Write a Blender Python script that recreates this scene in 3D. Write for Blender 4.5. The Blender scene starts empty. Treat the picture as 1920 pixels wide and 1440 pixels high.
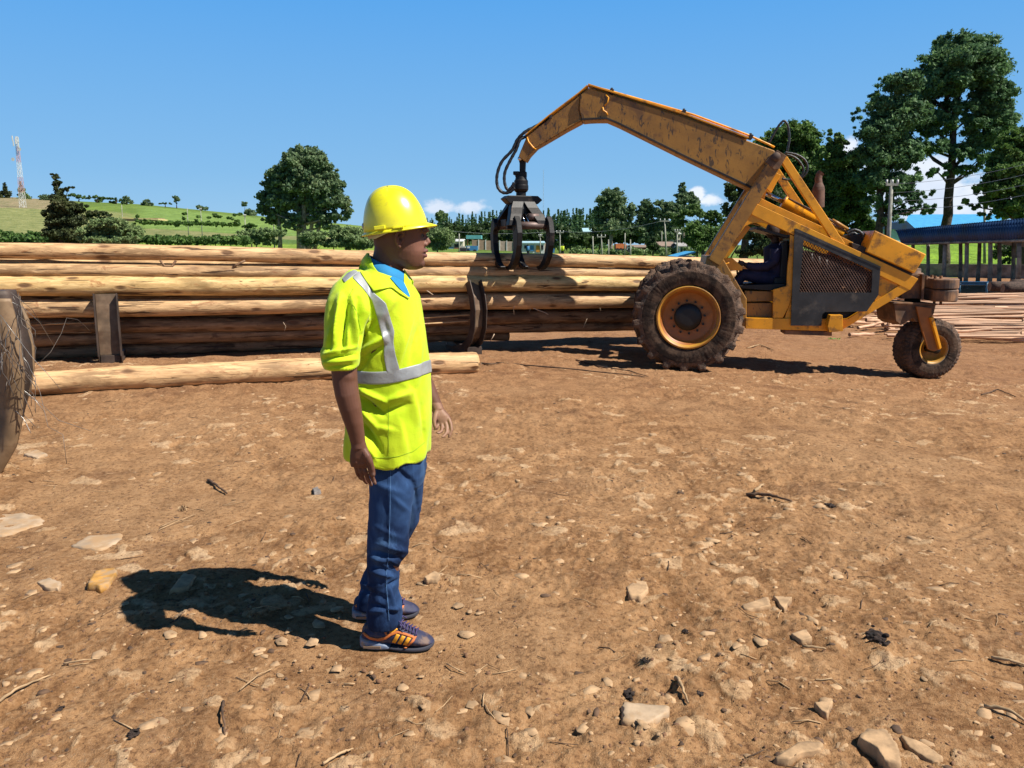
import bpy, bmesh, math, random
import numpy as np
from mathutils import Vector, Matrix
from mathutils.bvhtree import BVHTree
R = math.radians
SC = bpy.context.scene
COL = SC.collection
# ------------------------------------------------------------------ camera
PITCH = R(10.03); FPX = 1498.0; CAMH = 1.58
cam_d = bpy.data.cameras.new('camera'); cam = bpy.data.objects.new('camera', cam_d); COL.objects.link(cam)
cam_d.sensor_width = 36; cam_d.lens = FPX/1920*36
cam_d.clip_start = 0.05; cam_d.clip_end = 5000
cam.location = (0, 0, CAMH); cam.rotation_euler = (math.pi/2-PITCH, 0, 0)
SC.camera = cam
# ------------------------------------------------------------------ light
SUN_EL = R(50.8); SUN_AZ = math.atan2(0.937, -0.35)      # azimuth clockwise from +Y
SUN_DIR = Vector((math.cos(SUN_EL)*math.sin(SUN_AZ), math.cos(SUN_EL)*math.cos(SUN_AZ), math.sin(SUN_EL)))
sd = bpy.data.lights.new('sun', 'SUN'); sd.energy = 4.7; sd.angle = R(0.5); sd.color = (1, .955, .87)
so = bpy.data.objects.new('sun', sd); COL.objects.link(so)
so.rotation_euler = (-SUN_DIR).to_track_quat('-Z', 'Y').to_euler(); so.location = SUN_DIR*50
W = bpy.data.worlds.new('World'); SC.world = W; W.use_nodes = True
SC.view_settings.view_transform = 'Standard'; SC.view_settings.look = 'None'
SC.view_settings.exposure = 0.80; SC.view_settings.gamma = 1.0; SC.view_settings.use_curve_mapping = False

class NT:
    """small helper for node graphs"""
    def __init__(s, nt): s.nt = nt; s.n = nt.nodes; s.l = nt.links
    def node(s, t, **kw):
        nd = s.n.new(t)
        for k, v in kw.items():
            if hasattr(nd, k): setattr(nd, k, v)
        return nd
    def put(s, sock, v):
        if isinstance(v, bpy.types.NodeSocket): s.l.new(v, sock)
        elif v is not None:
            if sock.type == 'RGBA' and hasattr(v, '__len__') and len(v) == 3: v = (*v, 1)
            sock.default_value = v
    def math(s, op, a, b=None, c=None, clamp=False):
        nd = s.n.new('ShaderNodeMath'); nd.operation = op; nd.use_clamp = clamp
        s.put(nd.inputs[0], a)
        if b is not None: s.put(nd.inputs[1], b)
        if c is not None: s.put(nd.inputs[2], c)
        return nd.outputs[0]
    def vmath(s, op, a, b=None, out=0):
        nd = s.n.new('ShaderNodeVectorMath'); nd.operation = op
        s.put(nd.inputs[0], a)
        if b is not None: s.put(nd.inputs[1], b)
        return nd.outputs[out]
    def mix(s, f, a, b, mode='MIX'):
        nd = s.n.new('ShaderNodeMix'); nd.data_type = 'RGBA'; nd.blend_type = mode
        s.put(nd.inputs['Factor'], f); s.put(nd.inputs[6], a); s.put(nd.inputs[7], b)
        return nd.outputs[2]
    def noise(s, vec, scale, detail=4, rough=.55, dist=0, out=0):
        nd = s.n.new('ShaderNodeTexNoise')
        s.put(nd.inputs['Vector'], vec); s.put(nd.inputs['Scale'], scale)
        nd.inputs['Detail'].default_value = detail; nd.inputs['Roughness'].default_value = rough
        nd.inputs['Distortion'].default_value = dist
        return nd.outputs[out]
    def voronoi(s, vec, scale, feature='F1', out='Distance', rnd=1):
        nd = s.n.new('ShaderNodeTexVoronoi'); nd.feature = feature
        s.put(nd.inputs['Vector'], vec); nd.inputs['Scale'].default_value = scale
        nd.inputs['Randomness'].default_value = rnd
        return nd.outputs[out]
    def step(s, v, lo, hi, invert=False):
        nd = s.n.new('ShaderNodeMapRange'); nd.interpolation_type = 'SMOOTHSTEP'
        s.put(nd.inputs['Value'], v); nd.inputs['From Min'].default_value = lo; nd.inputs['From Max'].default_value = hi
        nd.inputs['To Min'].default_value = 1.0 if invert else 0.0; nd.inputs['To Max'].default_value = 0.0 if invert else 1.0
        return nd.outputs[0]
    def scalev(s, vec, sc):
        nd = s.n.new('ShaderNodeMapping'); s.put(nd.inputs['Vector'], vec)
        nd.inputs['Scale'].default_value = sc; return nd.outputs[0]
    def bump(s, h, strength=.5, dist=.01, normal=None):
        nd = s.n.new('ShaderNodeBump'); s.put(nd.inputs['Height'], h)
        nd.inputs['Strength'].default_value = strength; nd.inputs['Distance'].default_value = dist
        if normal is not None: s.l.new(normal, nd.inputs['Normal'])
        return nd.outputs[0]
    def attr(s, name, out='Color'):
        nd = s.n.new('ShaderNodeAttribute'); nd.attribute_name = name; return nd.outputs[out]

# sky with clouds
w = NT(W.node_tree); W.node_tree.nodes.clear()
sky = w.node('ShaderNodeTexSky'); sky.sky_type = 'NISHITA'; sky.sun_disc = False
sky.sun_elevation = SUN_EL; sky.sun_rotation = SUN_AZ; sky.altitude = 1800; sky.air_density = 1.0; sky.dust_density = 0.25; sky.ozone_density = 2.5
tc = w.node('ShaderNodeTexCoord'); gen = tc.outputs['Generated']
sx = w.node('ShaderNodeSeparateXYZ'); w.l.new(gen, sx.inputs[0])
az = w.math('ARCTAN2', sx.outputs[0], sx.outputs[1]); el = w.math('ARCSINE', sx.outputs[2])
cn = w.noise(w.scalev(gen, (1, 1, 1.6)), 22, 6, .6)
cn2 = w.noise(gen, 9, 4, .55)
def dirpx(u, v):
    x = (u-960)/FPX; y = (720-v)/FPX
    d = Vector((x, math.cos(PITCH)+y*math.sin(PITCH), -math.sin(PITCH)+y*math.cos(PITCH))).normalized()
    return math.atan2(d.x, d.y), math.asin(d.z)
tot = None
for (u, v, ru, rv, a) in [(835, 388, 40, 16, .9), (880, 388, 38, 14, .9), (1305, 366, 15, 13, 1.5), (1330, 378, 30, 13, 1.0), (1420, 380, 90, 16, .7), (1590, 285, 24, 24, 1.2), (1650, 300, 40, 40, 1.1),
                    (1700, 350, 110, 60, 1.2), (1840, 370, 100, 55, 1.2), (1980, 380, 100, 70, 1.1), (950, 405, 60, 8, .45)]:
    a0, e0 = dirpx(u, v); a1, _ = dirpx(u+ru, v); _, e1 = dirpx(u, v-rv)
    dx = w.math('DIVIDE', w.math('SUBTRACT', az, a0), abs(a1-a0)); dy = w.math('DIVIDE', w.math('SUBTRACT', el, e0), abs(e1-e0))
    dd = w.math('ADD', w.math('MULTIPLY', dx, dx), w.math('MULTIPLY', dy, dy))
    g = w.math('MULTIPLY', w.math('EXPONENT', w.math('MULTIPLY', dd, -.8)), a)
    tot = g if tot is None else w.math('MAXIMUM', tot, g)
dens = w.math('ADD', tot, w.math('MULTIPLY', w.math('SUBTRACT', cn, .5), 2.6))
cm = w.math('MULTIPLY', w.step(dens, .42, .95), w.step(tot, .12, .4))
hs = w.node('ShaderNodeHueSaturation'); hs.inputs['Saturation'].default_value = 1.12; hs.inputs['Value'].default_value = 1.0
w.l.new(sky.outputs[0], hs.inputs['Color'])
ramp = w.node('ShaderNodeValToRGB'); w.l.new(w.math('DIVIDE', el, 1.5708), ramp.inputs[0])
stops = [(0, (.24, .42, .60)), (.05, (.17, .365, .60)), (.175, (.078, .285, .62)), (.34, (.013, .055, .15)), (1, (.003, .010, .035))]
while len(ramp.color_ramp.elements) < len(stops): ramp.color_ramp.elements.new(.5)
for e_, (p_, c_) in zip(ramp.color_ramp.elements, stops): e_.position = p_; e_.color = (*c_, 1)
gsc = w.node('ShaderNodeVectorMath'); gsc.operation = 'SCALE'; w.l.new(ramp.outputs[0], gsc.inputs[0]); gsc.inputs['Scale'].default_value = .80/.075
skyc = w.mix(.95, hs.outputs[0], gsc.outputs[0])
skyc = w.mix(w.step(el, -.035, -.004, True), skyc, (1.1, .75, .45))
cc = w.mix(w.step(cn2, .35, .65), (5.2, 6.0, 7.3), (7.9, 8.1, 8.5))
fin = w.mix(w.math('MULTIPLY', cm, .93), skyc, cc)
bg = w.node('ShaderNodeBackground'); bg.inputs['Strength'].default_value = 0.075
w.l.new(fin, bg.inputs['Color'])
wo = w.node('ShaderNodeOutputWorld'); w.l.new(bg.outputs[0], wo.inputs['Surface'])

# ------------------------------------------------------------------ projection helpers (pixel of the 1920x1440 photo -> point in the place)
cP, sP = math.cos(PITCH), math.sin(PITCH)
def ray(u, v):
    x = (u-960)/FPX; y = (720-v)/FPX
    return Vector((x, cP+y*sP, -sP+y*cP))
def atY(u, v, Y):
    r = ray(u, v); t = Y/r.y
    return Vector((r.x*t, Y, CAMH+r.z*t))
def proj(co):
    """(N,3) world -> (N,2) photo pixels"""
    x, y, z = co[:, 0], co[:, 1], co[:, 2]-CAMH
    d = y*cP - z*sP; up = y*sP + z*cP
    return np.stack([960+FPX*x/d, 720-FPX*up/d], 1)
# ------------------------------------------------------------------ noise
_rs = np.random.RandomState(7)
_T = _rs.rand(256, 256); _P = _rs.permutation(256)
def vn(x, y, o=0):
    x = np.asarray(x, float); y = np.asarray(y, float)
    xi = np.floor(x).astype(int); yi = np.floor(y).astype(int); fx = x-xi; fy = y-yi
    fx = fx*fx*(3-2*fx); fy = fy*fy*(3-2*fy)
    def g(a, b): return _T[(a+_P[(b+o) & 255]) & 255, (b+o*7) & 255]
    return (g(xi, yi)*(1-fx)+g(xi+1, yi)*fx)*(1-fy)+(g(xi, yi+1)*(1-fx)+g(xi+1, yi+1)*fx)*fy
def fbm(x, y, oct=4, o=0, gain=.5):
    s = 0; a = 1; t = 0
    for i in range(oct):
        s = s+a*vn(x*2**i+i*17.3, y*2**i-i*9.1, o+i); t += a; a *= gain
    return s/t
def vn3(x, y, z, o=0): return (vn(x+z*.71, y-z*.37, o)+vn(y*1.01+5, z+x*.3, o+3)+vn(z+9, x-y*.4, o+5))/3
def sst(x, a, b):
    t = np.clip((x-a)/(b-a), 0, 1); return t*t*(3-2*t)
# ------------------------------------------------------------------ terrain height
def gz(X, Y):
    X = np.asarray(X, float); Y = np.asarray(Y, float)
    s = sst(Y, 4.5, 9.5)
    z = s*(-.022*(np.clip(X, -9, 9)+.5)-.030*np.clip(X-2.5, 0, 6))
    # left hillside: climbs to the left and back
    u = X/np.maximum(Y, 1.0)                  # bearing
    rise = np.interp(u, [-.75, -.6, -.44, -.35, -.27, -.18, -.1, .0, .6], [.064, .058, .049, .040, .032, .024, .012, 0, 0])
    t = sst(Y, 55, 330)**1.15
    z = z+rise*Y*t
    # field behind the shed on the right
    rr = np.interp(u, [.25, .38, .46, .8], [0, .0, 1, 1])
    z = z+rr*sst(Y, 52, 100)*2.9
    # keep everything past the ridge falling away
    z = z-sst(Y, 340, 600)*np.maximum(z, 0)*.9
    return z
def ground_at(u, v):
    r = ray(u, v); t = 3.0
    for i in range(60):
        p = Vector((r.x*t, r.y*t, CAMH+r.z*t)); h = float(gz(p.x, p.y))
        if r.z < -1e-4: t += (h-p.z)/r.z*.7
        else: t *= 1.2
        if t > 600: break
    return Vector((r.x*t, r.y*t, h))
# ------------------------------------------------------------------ object helpers
def link(o, parent=None):
    COL.objects.link(o)
    if parent is not None: o.parent = parent
    return o
def tag(o, label=None, cat=None, group=None, kind=None):
    if label: o['label'] = label
    if cat: o['category'] = cat
    if group: o['group'] = group
    if kind: o['kind'] = kind
    return o
def empty(name, loc=(0, 0, 0), rz=0):
    o = bpy.data.objects.new(name, None); o.empty_display_size = .2
    o.location = loc; o.rotation_euler = (0, 0, rz); COL.objects.link(o); return o
def np_mesh(name, co, faces, smooth=False):
    """co (N,3), faces (M,k) int array"""
    me = bpy.data.meshes.new(name); co = np.asarray(co, np.float32); faces = np.asarray(faces, np.int32)
    k = faces.shape[1]
    me.vertices.add(len(co)); me.vertices.foreach_set('co', co.ravel())
    me.loops.add(faces.size); me.loops.foreach_set('vertex_index', faces.ravel())
    me.polygons.add(len(faces)); me.polygons.foreach_set('loop_start', np.arange(0, faces.size, k, dtype=np.int32))
    me.polygons.foreach_set('loop_total', np.full(len(faces), k, np.int32))
    if smooth: me.polygons.foreach_set('use_smooth', np.ones(len(faces), bool))
    me.update(calc_edges=True); me.validate(); return me
def vcol(me, name, arr, domain='POINT'):
    arr = np.asarray(arr, np.float32)
    if arr.ndim == 1: arr = np.stack([arr]*3, 1)
    a = me.color_attributes.new(name, 'FLOAT_COLOR', domain)
    a.data.foreach_set('color', np.concatenate([arr, np.ones((len(arr), 1), np.float32)], 1).ravel())
class MB:
    def __init__(s): s.v = []; s.f = []; s.sm = []
    def add(s, v, f, smooth=False):
        n = len(s.v); s.v += [tuple(p) for p in v]; s.f += [tuple(i+n for i in q) for q in f]; s.sm += [smooth]*len(f); return s
    def box(s, c, d, M=None):
        x, y, z = d[0]/2, d[1]/2, d[2]/2; c = Vector(c)
        v = [Vector((a*x, b*y, e*z)) for e in (-1, 1) for b in (-1, 1) for a in (-1, 1)]
        if M is not None: v = [M @ p for p in v]
        return s.add([c+p for p in v], [(0, 2, 3, 1), (4, 5, 7, 6), (0, 1, 5, 4), (2, 6, 7, 3), (1, 3, 7, 5), (0, 4, 6, 2)])
    def prism(s, poly, off):
        """poly: list of 3D points, off: vector"""
        off = Vector(off); a = [Vector(p) for p in poly]; b = [p+off for p in a]; n = len(a)
        nrm = Vector((0, 0, 0))
        for i in range(n): nrm += a[i].cross(a[(i+1) % n])
        f = [tuple(range(n)), tuple(range(2*n-1, n-1, -1))]+[(i, n+i, n+(i+1) % n, (i+1) % n) for i in range(n)]
        if nrm.dot(off) > 0: f = [tuple(reversed(q)) for q in f]
        return s.add(a+b, f)
    def tube(s, pts, rad, seg=12, cap=True, smooth=True, ell=None, up=None):
        """swept tube, rad list or number; ell = (ratio) second radius factor(s); up = reference vector for the ellipse"""
        pts = [Vector(p) for p in pts]; n = len(pts)
        if not hasattr(rad, '__len__'): rad = [rad]*n
        if ell is None: ell = [1]*n
        elif not hasattr(ell, '__len__'): ell = [ell]*n
        T = []
        for i in range(n):
            t = (pts[min(i+1, n-1)]-pts[max(i-1, 0)]); T.append(t.normalized() if t.length > 1e-9 else Vector((0, 0, 1)))
        ref = Vector(up) if up is not None else (Vector((0, 0, 1)) if abs(T[0].z) < .9 else Vector((0, 1, 0)))
        a = (ref-T[0]*ref.dot(T[0])).normalized(); V = []
        for i in range(n):
            if up is not None: a = (ref-T[i]*ref.dot(T[i])).normalized()
            else: a = (a-T[i]*a.dot(T[i])).normalized()
            b = T[i].cross(a)
            for k in range(seg):
                an = 2*math.pi*k/seg; V.append(pts[i]+a*(math.cos(an)*rad[i])+b*(math.sin(an)*rad[i]*ell[i]))
        F = [(i*seg+k, i*seg+(k+1) % seg, (i+1)*seg+(k+1) % seg, (i+1)*seg+k) for i in range(n-1) for k in range(seg)]
        s.add(V, F, smooth)
        if cap:
            m = len(s.v)-n*seg
            s.f += [tuple(m+k for k in range(seg-1, -1, -1)), tuple(m+(n-1)*seg+k for k in range(seg))]; s.sm += [False, False]
        return s
    def loft(s, rings, cap=True, smooth=True):
        n = len(rings); seg = len(rings[0]); V = [p for r in rings for p in r]
        F = [(i*seg+k, i*seg+(k+1) % seg, (i+1)*seg+(k+1) % seg, (i+1)*seg+k) for i in range(n-1) for k in range(seg)]
        m = len(s.v); s.add(V, F, smooth)
        if cap: s.f += [tuple(m+k for k in range(seg-1, -1, -1)), tuple(m+(n-1)*seg+k for k in range(seg))]; s.sm += [False, False]
        return s
    def lathe(s, prof, M, seg=32, smooth=True, closed=False):
        """prof: (r, h) pairs around local z, M: 4x4"""
        rings = [[M @ Vector((r*math.cos(2*math.pi*k/seg), r*math.sin(2*math.pi*k/seg), h)) for k in range(seg)] for r, h in prof]
        if closed: rings = rings+[rings[0]]
        return s.loft(rings, cap=not closed, smooth=smooth)
    def ball(s, c, r, seg=14, rings=9, M=None):
        c = Vector(c); r = Vector(r) if hasattr(r, '__len__') else Vector((r, r, r)); out = []
        for i in range(rings+1):
            th = math.pi*min(max(i/rings, .02), .98)
            ring = [Vector((r.x*math.sin(th)*math.cos(2*math.pi*k/seg), r.y*math.sin(th)*math.sin(2*math.pi*k/seg), -r.z*math.cos(th))) for k in range(seg)]
            if M is not None: ring = [M @ p for p in ring]
            out.append([c+p for p in ring])
        return s.loft(out)
    def mesh(s, name):
        me = bpy.data.meshes.new(name); me.from_pydata(s.v, [], s.f); me.polygons.foreach_set('use_smooth', s.sm); me.update(); return me
    def build(s, name, mat, parent=None, bevel=0, local=True):
        me = s.mesh(name); me.materials.append(mat); o = link(bpy.data.objects.new(name, me), parent)
        if bevel:
            b = o.modifiers.new('bevel', 'BEVEL'); b.width = bevel; b.segments = 2; b.limit_method = 'ANGLE'; b.angle_limit = R(35)
        return o
def rel(o, parent):
    """keep world coordinates of mesh data while parented to a moved empty"""
    o.matrix_parent_inverse = Matrix.LocRotScale(parent.location, parent.rotation_euler, None).inverted(); return o
def copy_tree(o, parent=None):
    c = o.copy(); COL.objects.link(c)
    if parent is not None: c.parent = parent
    for ch in o.children: copy_tree(ch, c)
    return c
def evaluated(me, mods):
    """apply a modifier stack to a mesh without operators"""
    t = bpy.data.objects.new('tmp', me); COL.objects.link(t)
    for typ, kw in mods:
        m = t.modifiers.new('m', typ)
        for k, v in kw.items(): setattr(m, k, v)
    dg = bpy.context.evaluated_depsgraph_get(); dg.update()
    out = bpy.data.meshes.new_from_object(t.evaluated_get(dg), depsgraph=dg)
    bpy.data.objects.remove(t); return out
def get_co(me):
    a = np.empty(len(me.vertices)*3, np.float32); me.vertices.foreach_get('co', a); return a.reshape(-1, 3).astype(float)
def get_no(me):
    a = np.empty(len(me.vertices)*3, np.float32); me.vertices.foreach_get('normal', a); return a.reshape(-1, 3).astype(float)
def set_co(me, co): me.vertices.foreach_set('co', np.asarray(co, np.float32).ravel()); me.update()
# ------------------------------------------------------------------ materials
def new_mat(name):
    m = bpy.data.materials.new(name); m.use_nodes = True; t = NT(m.node_tree)
    b = m.node_tree.nodes['Principled BSDF']; return m, t, b
def objco(t, obj=True):
    n = t.node('ShaderNodeTexCoord'); return n.outputs['Object' if obj else 'Generated']
def simple(name, col, rough=.6, metal=0, var=.12, scale=6, bump=.0, bscale=60, dirt=None, dirt_amt=.5, dscale=3, spec=.5, bdist=.003):
    m, t, b = new_mat(name); co = objco(t)
    n = t.noise(co, scale, 5)
    col = tuple(c*.86 for c in col); dark = tuple(c*(1-var*2) for c in col); lite = tuple(min(c*(1+var), 1) for c in col)
    c = t.mix(t.step(n, .3, .7), dark, lite)
    if dirt is not None:
        d = t.step(t.noise(co, dscale, 8, .65), .62-dirt_amt*.3, .72-dirt_amt*.15)
        c = t.mix(d, c, dirt)
    t.put(b.inputs['Base Color'], c); b.inputs['Roughness'].default_value = rough; b.inputs['Metallic'].default_value = metal
    b.inputs['Specular IOR Level'].default_value = spec
    if bump: t.l.new(t.bump(t.noise(co, bscale, 5), bump, bdist), b.inputs['Normal'])
    return m
# ================================================================== GROUND
def cell_stones(X, Y, size, o, pres, rmin, rmax):
    """flat stones set in the dirt: returns (height 0..1, id value)"""
    gx = X/size; gy = Y/size; xi = np.floor(gx).astype(int); yi = np.floor(gy).astype(int)
    wx = (vn(X/size*2.3, Y/size*2.3, o+11)-.5)*.5; wy = (vn(X/size*2.3+50, Y/size*2.3, o+12)-.5)*.5
    H = np.zeros_like(X); ID = np.zeros_like(X)
    for dx in (-1, 0, 1):
        for dy in (-1, 0, 1):
            a = xi+dx; b = yi+dy
            h1 = _T[(a*3+o) & 255, (b*5+o*3) & 255]; h2 = _T[(a*7+31+o) & 255, (b*3+17) & 255]
            h3 = _T[(a*5+91) & 255, (b*7+o+57) & 255]; h4 = _T[(a+13+o*5) & 255, (b*11+7) & 255]
            px = gx-(a+.2+.6*h1)+wx; py = gy-(b+.2+.6*h2)+wy
            an = h4*6.28; c, s = np.cos(an), np.sin(an)
            qx = px*c+py*s; qy = -px*s+py*c
            rr = rmin+(rmax-rmin)*h3
            # polygonal metric gives straight broken edges
            d = np.maximum(np.maximum(np.abs(qx)*.95, np.abs(qx*.45+qy*1.15)), np.abs(qx*.6-qy*1.0))/rr
            ok = (_T[(a*13+o*2+3) & 255, (b*17+5) & 255] < pres)
            hh = np.where(ok, (1-sst(d, .86, 1.03))*(.8+.35*np.clip(qx*1.2+qy*.9, -1, 1)), 0)
            up = hh > H; H = np.where(up, hh, H); ID = np.where(up, h4, ID)
    return H, ID
def tracks(X, Y):
    """pressed tyre tracks curving through the yard"""
    z = np.zeros_like(X)
    for (a, b, c, w_, ph) in ((2.6, .62, .035, .24, 0), (1.05, .62, .035, .24, 1.3), (-1.5, .50, .05, .22, 2.1), (7.4, .35, -.02, .26, .4), (5.9, .35, -.02, .26, 4)):
        d = X-(a+b*(Y-4)+c*(Y-4)**2)+(fbm(X*.4, Y*.4, 2, 33)-.5)*.5
        m_ = 1-sst(np.abs(d), w_*.75, w_*1.25); brk = sst(fbm(X*.7+9, Y*.7, 2, 31), .42, .58)
        lug = np.sin((Y*1.0+np.abs(d)*1.1)*2*np.pi/.17+ph); z += m_*brk*(-.012+.007*sst(lug, -.2, .6))+brk*np.exp(-((np.abs(d)-w_*1.3)/.06)**2)*.006
    return z
def ground_detail(X, Y):
    n1 = fbm(X*.55, Y*.55, 3, 1); n2 = fbm(X*3, Y*3, 3, 5); n3 = fbm(X*11, Y*11, 4, 9); n4 = fbm(X*45, Y*45, 2, 14)
    fade = 1-sst(Y, 14, 40)*.7
    rough = sst(fbm(X*1.3+7, Y*1.3, 3, 27), .40, .62)
    rid = 1-np.abs(fbm(X*17, Y*17, 3, 41)-.5)*4; rid2 = 1-np.abs(fbm(X*7+3, Y*7, 3, 43)-.5)*4
    z = (n1-.5)*.06+(n2-.5)*.036+(n3-.5)*(.014+.024*rough)+(n4-.5)*(.004+.010*rough)+rid*.0065*rough+rid2*.007*(.3+.7*rough)+tracks(X, Y)
    # faint wheel tracks running up to the right
    q = (X*.80-Y*.45); z = z+.010*np.sin(q*2.6+n1*4)*sst(n2, .35, .7)
    patch = sst(fbm(X*.9+3, Y*.9, 2, 21), .36, .60)
    near = 1-sst(Y, 9, 15)
    s1, i1 = cell_stones(X, Y, .19, 3, .50, .16, .40); s2, i2 = cell_stones(X, Y, .085, 8, .42, .15, .42); s3, i3 = cell_stones(X, Y, .45, 15, .22, .10, .27)
    m1 = s1*patch; m2 = s2*(.25+.75*patch); m3 = s3
    z = z+(m1*(.005+.010*i1)+m2*(.003+.008*i2)+m3*.008)*near
    st = np.maximum(np.maximum(m1*(.55+.6*i1), m2*(.4+.7*i2)), m3*.9)*near
    return z*fade, np.clip(st, 0, 1), n2
def flat_spot(X, Y, Z, base):
    """ground pressed level under the shoes"""
    d = np.sqrt((X+.50)**2+(Y-3.05)**2); k = 1-sst(d, .35, .6)
    return Z*(1-k)+(base+Z*.12)*k
# rows: dense near the camera
rows = np.concatenate([np.linspace(-7, .7, 24)[:-1], .7*np.exp(np.linspace(0, math.log(46/.7), 860))])
_sx = np.linspace(1.02, 2.4, 22); S = np.concatenate([-_sx[::-1], np.linspace(-1, 1, 1000), _sx])
Yg = rows[:, None]+0*S[None]; wd = (.78*np.maximum(rows, 0)+1.6+np.where(rows < .7, 3*(.7-rows)/7.7, 0))
Xg = wd[:, None]*S[None]
zb = gz(Xg, Yg); zd, st, n2 = ground_detail(Xg, Yg)
Zg = flat_spot(Xg, Yg, zb+zd, 0)
nr, nc = Yg.shape
idx = np.arange(nr*nc).reshape(nr, nc)
Fg = np.stack([idx[:-1, :-1], idx[:-1, 1:], idx[1:, 1:], idx[1:, :-1]], -1).reshape(-1, 4)
me = np_mesh('ground', np.stack([Xg, Yg, Zg], -1).reshape(-1, 3), Fg, True)
vcol(me, 'stone', st.ravel())
m, t, b = new_mat('dirt'); co = objco(t)
a = t.noise(co, .55, 5, .6); a2 = t.noise(co, 4.5, 7, .68); a3 = t.noise(co, 38, 6, .72); a4 = t.noise(co, 160, 3, .7)
ctr = t.noise(t.scalev(co, (1, 1, 1)), 1.6, 6, .62, .6)
c = t.mix(t.step(a2, .32, .68), (.190, .092, .038), (.385, .212, .098))
c = t.mix(t.math('MULTIPLY', t.step(a, .42, .66), .55), c, (.385, .225, .112))
c = t.mix(t.math('MULTIPLY', t.step(ctr, .54, .70), .62), c, (.120, .056, .028))
c = t.mix(t.math('MULTIPLY', t.step(a3, .48, .72), .55), c, (.43, .27, .150))
c = t.mix(t.math('MULTIPLY', t.step(a3, .50, .34), .8), c, (.095, .044, .022))
sy = t.node('ShaderNodeSeparateXYZ'); t.l.new(co, sy.inputs[0])
far = t.step(sy.outputs[1], 5, 12)
c = t.mix(t.math('MULTIPLY', far, .45), c, (.215, .100, .052))
sa = t.attr('stone')
stc = t.mix(t.step(a2, .35, .65), (.44, .275, .145), (.56, .385, .23))
c = t.mix(t.math('MULTIPLY', t.step(sa, .35, .8), t.math('ADD', t.math('MULTIPLY', t.step(a3, .35, .6), .5), .35)), c, stc)
grit = t.voronoi(co, 95, 'F1'); gsel = t.math('MULTIPLY', t.step(grit, .12, .22, True), t.step(t.noise(co, 14, 3), .52, .62))
c = t.mix(t.math('MULTIPLY', gsel, .75), c, (.50, .36, .23))
chip = t.voronoi(t.scalev(co, (1, 2.4, 1)), 42, 'F1'); csel = t.math('MULTIPLY', t.step(chip, .10, .17, True), t.step(t.noise(co, 5, 3), .55, .65))
c = t.mix(t.math('MULTIPLY', csel, .8), c, (.085, .040, .022))
t.put(b.inputs['Base Color'], c); b.inputs['Roughness'].default_value = .97; b.inputs['Specular IOR Level'].default_value = .12
hh = t.math('ADD', t.math('MULTIPLY', a3, .8), t.math('MULTIPLY', a4, .35)); hh = t.math('ADD', hh, t.math('MULTIPLY', gsel, .25))
t.l.new(t.bump(hh, 1.0, .018), b.inputs['Normal'])
DIRT = m; me.materials.append(DIRT)
ground = link(bpy.data.objects.new('ground', me)); tag(ground, kind='structure')
# far land
rows2 = np.concatenate([[46.0], np.linspace(48, 120, 70), 120*np.exp(np.linspace(0.01, math.log(640/120), 150))])
S2 = np.concatenate([-_sx[::-1], np.linspace(-1, 1, 420), _sx]); w2 = .78*rows2+1.6+np.where(rows2 > 46.5, (rows2-46)*.25, 0)
Y2 = rows2[:, None]+0*S2[None]; X2 = w2[:, None]*S2[None]
Z2 = gz(X2, Y2)+(fbm(X2*.05, Y2*.05, 3, 2)-.5)*.6*sst(Y2, 46, 80)
z0 = gz(X2[0], Y2[0])+ground_detail(X2[0], Y2[0])[0]; Z2[0] = z0-.004
nr, nc = Y2.shape; idx = np.arange(nr*nc).reshape(nr, nc)
F2 = np.stack([idx[:-1, :-1], idx[:-1, 1:], idx[1:, 1:], idx[1:, :-1]], -1).reshape(-1, 4)
me = np_mesh('hills', np.stack([X2, Y2, Z2], -1).reshape(-1, 3), F2, True)
# field patches: real crop colours by place
fx, fy = X2.ravel(), Y2.ravel(); uu = fx/fy
def band(lo, hi, soft=3): return sst(fy+(vn(fx*.06, fy*.02, 4)-.5)*8, lo-soft, lo+soft)*(1-sst(fy+(vn(fx*.06, fy*.02, 4)-.5)*8, hi-soft, hi+soft))
g = np.tile(np.array([.13, .19, .040]), (len(fx), 1))
def lay(mask, colr):
    global g
    g = g*(1-mask[:, None])+np.array(colr)*mask[:, None]
nz = fbm(fx*.08, fy*.08, 4, 3)
lay(sst(nz, .4, .65), (.16, .23, .045))
L = 1-sst(uu, -.13, -.10)
lay(L*band(46, 95), (.09, .165, .03)); lay(L*band(95, 150)*(1-sst(uu, -.42, -.40)*0), (.23, .32, .045))
lay(L*(1-sst(uu, -.48, -.45))*band(110, 260), (.25, .25, .10)); lay(L*band(150, 172)*sst(uu, -.45, -.42), (.10, .16, .04))
lay(L*band(172, 196)*sst(uu, -.47, -.44), (.24, .23, .10)); lay(L*band(196, 300)*sst(uu, -.47, -.44), (.19, .28, .07))
lay(L*(1-sst(uu, -.56, -.52))*band(255, 400), (.30, .23, .14))
lay(sst(uu, .4, .42)*band(46, 400), (.20, .33, .035))
vcol(me, 'field', g)
m, t, b = new_mat('fields'); co = objco(t)
fc = t.attr('field'); n1 = t.noise(co, .35, 6, .65); n2_ = t.noise(t.scalev(co, (1.0, .35, 1)), 1.1, 5, .7)
c = t.mix(t.step(n1, .35, .65), fc, t.mix(.5, fc, (.05, .09, .02)))
c = t.mix(t.math('MULTIPLY', t.step(n2_, .5, .68), .5), c, (.06, .11, .025))
t.put(b.inputs['Base Color'], c); b.inputs['Roughness'].default_value = .95; b.inputs['Specular IOR Level'].default_value = .1
t.l.new(t.bump(t.noise(co, 1.5, 5), 1, .4), b.inputs['Normal'])
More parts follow.
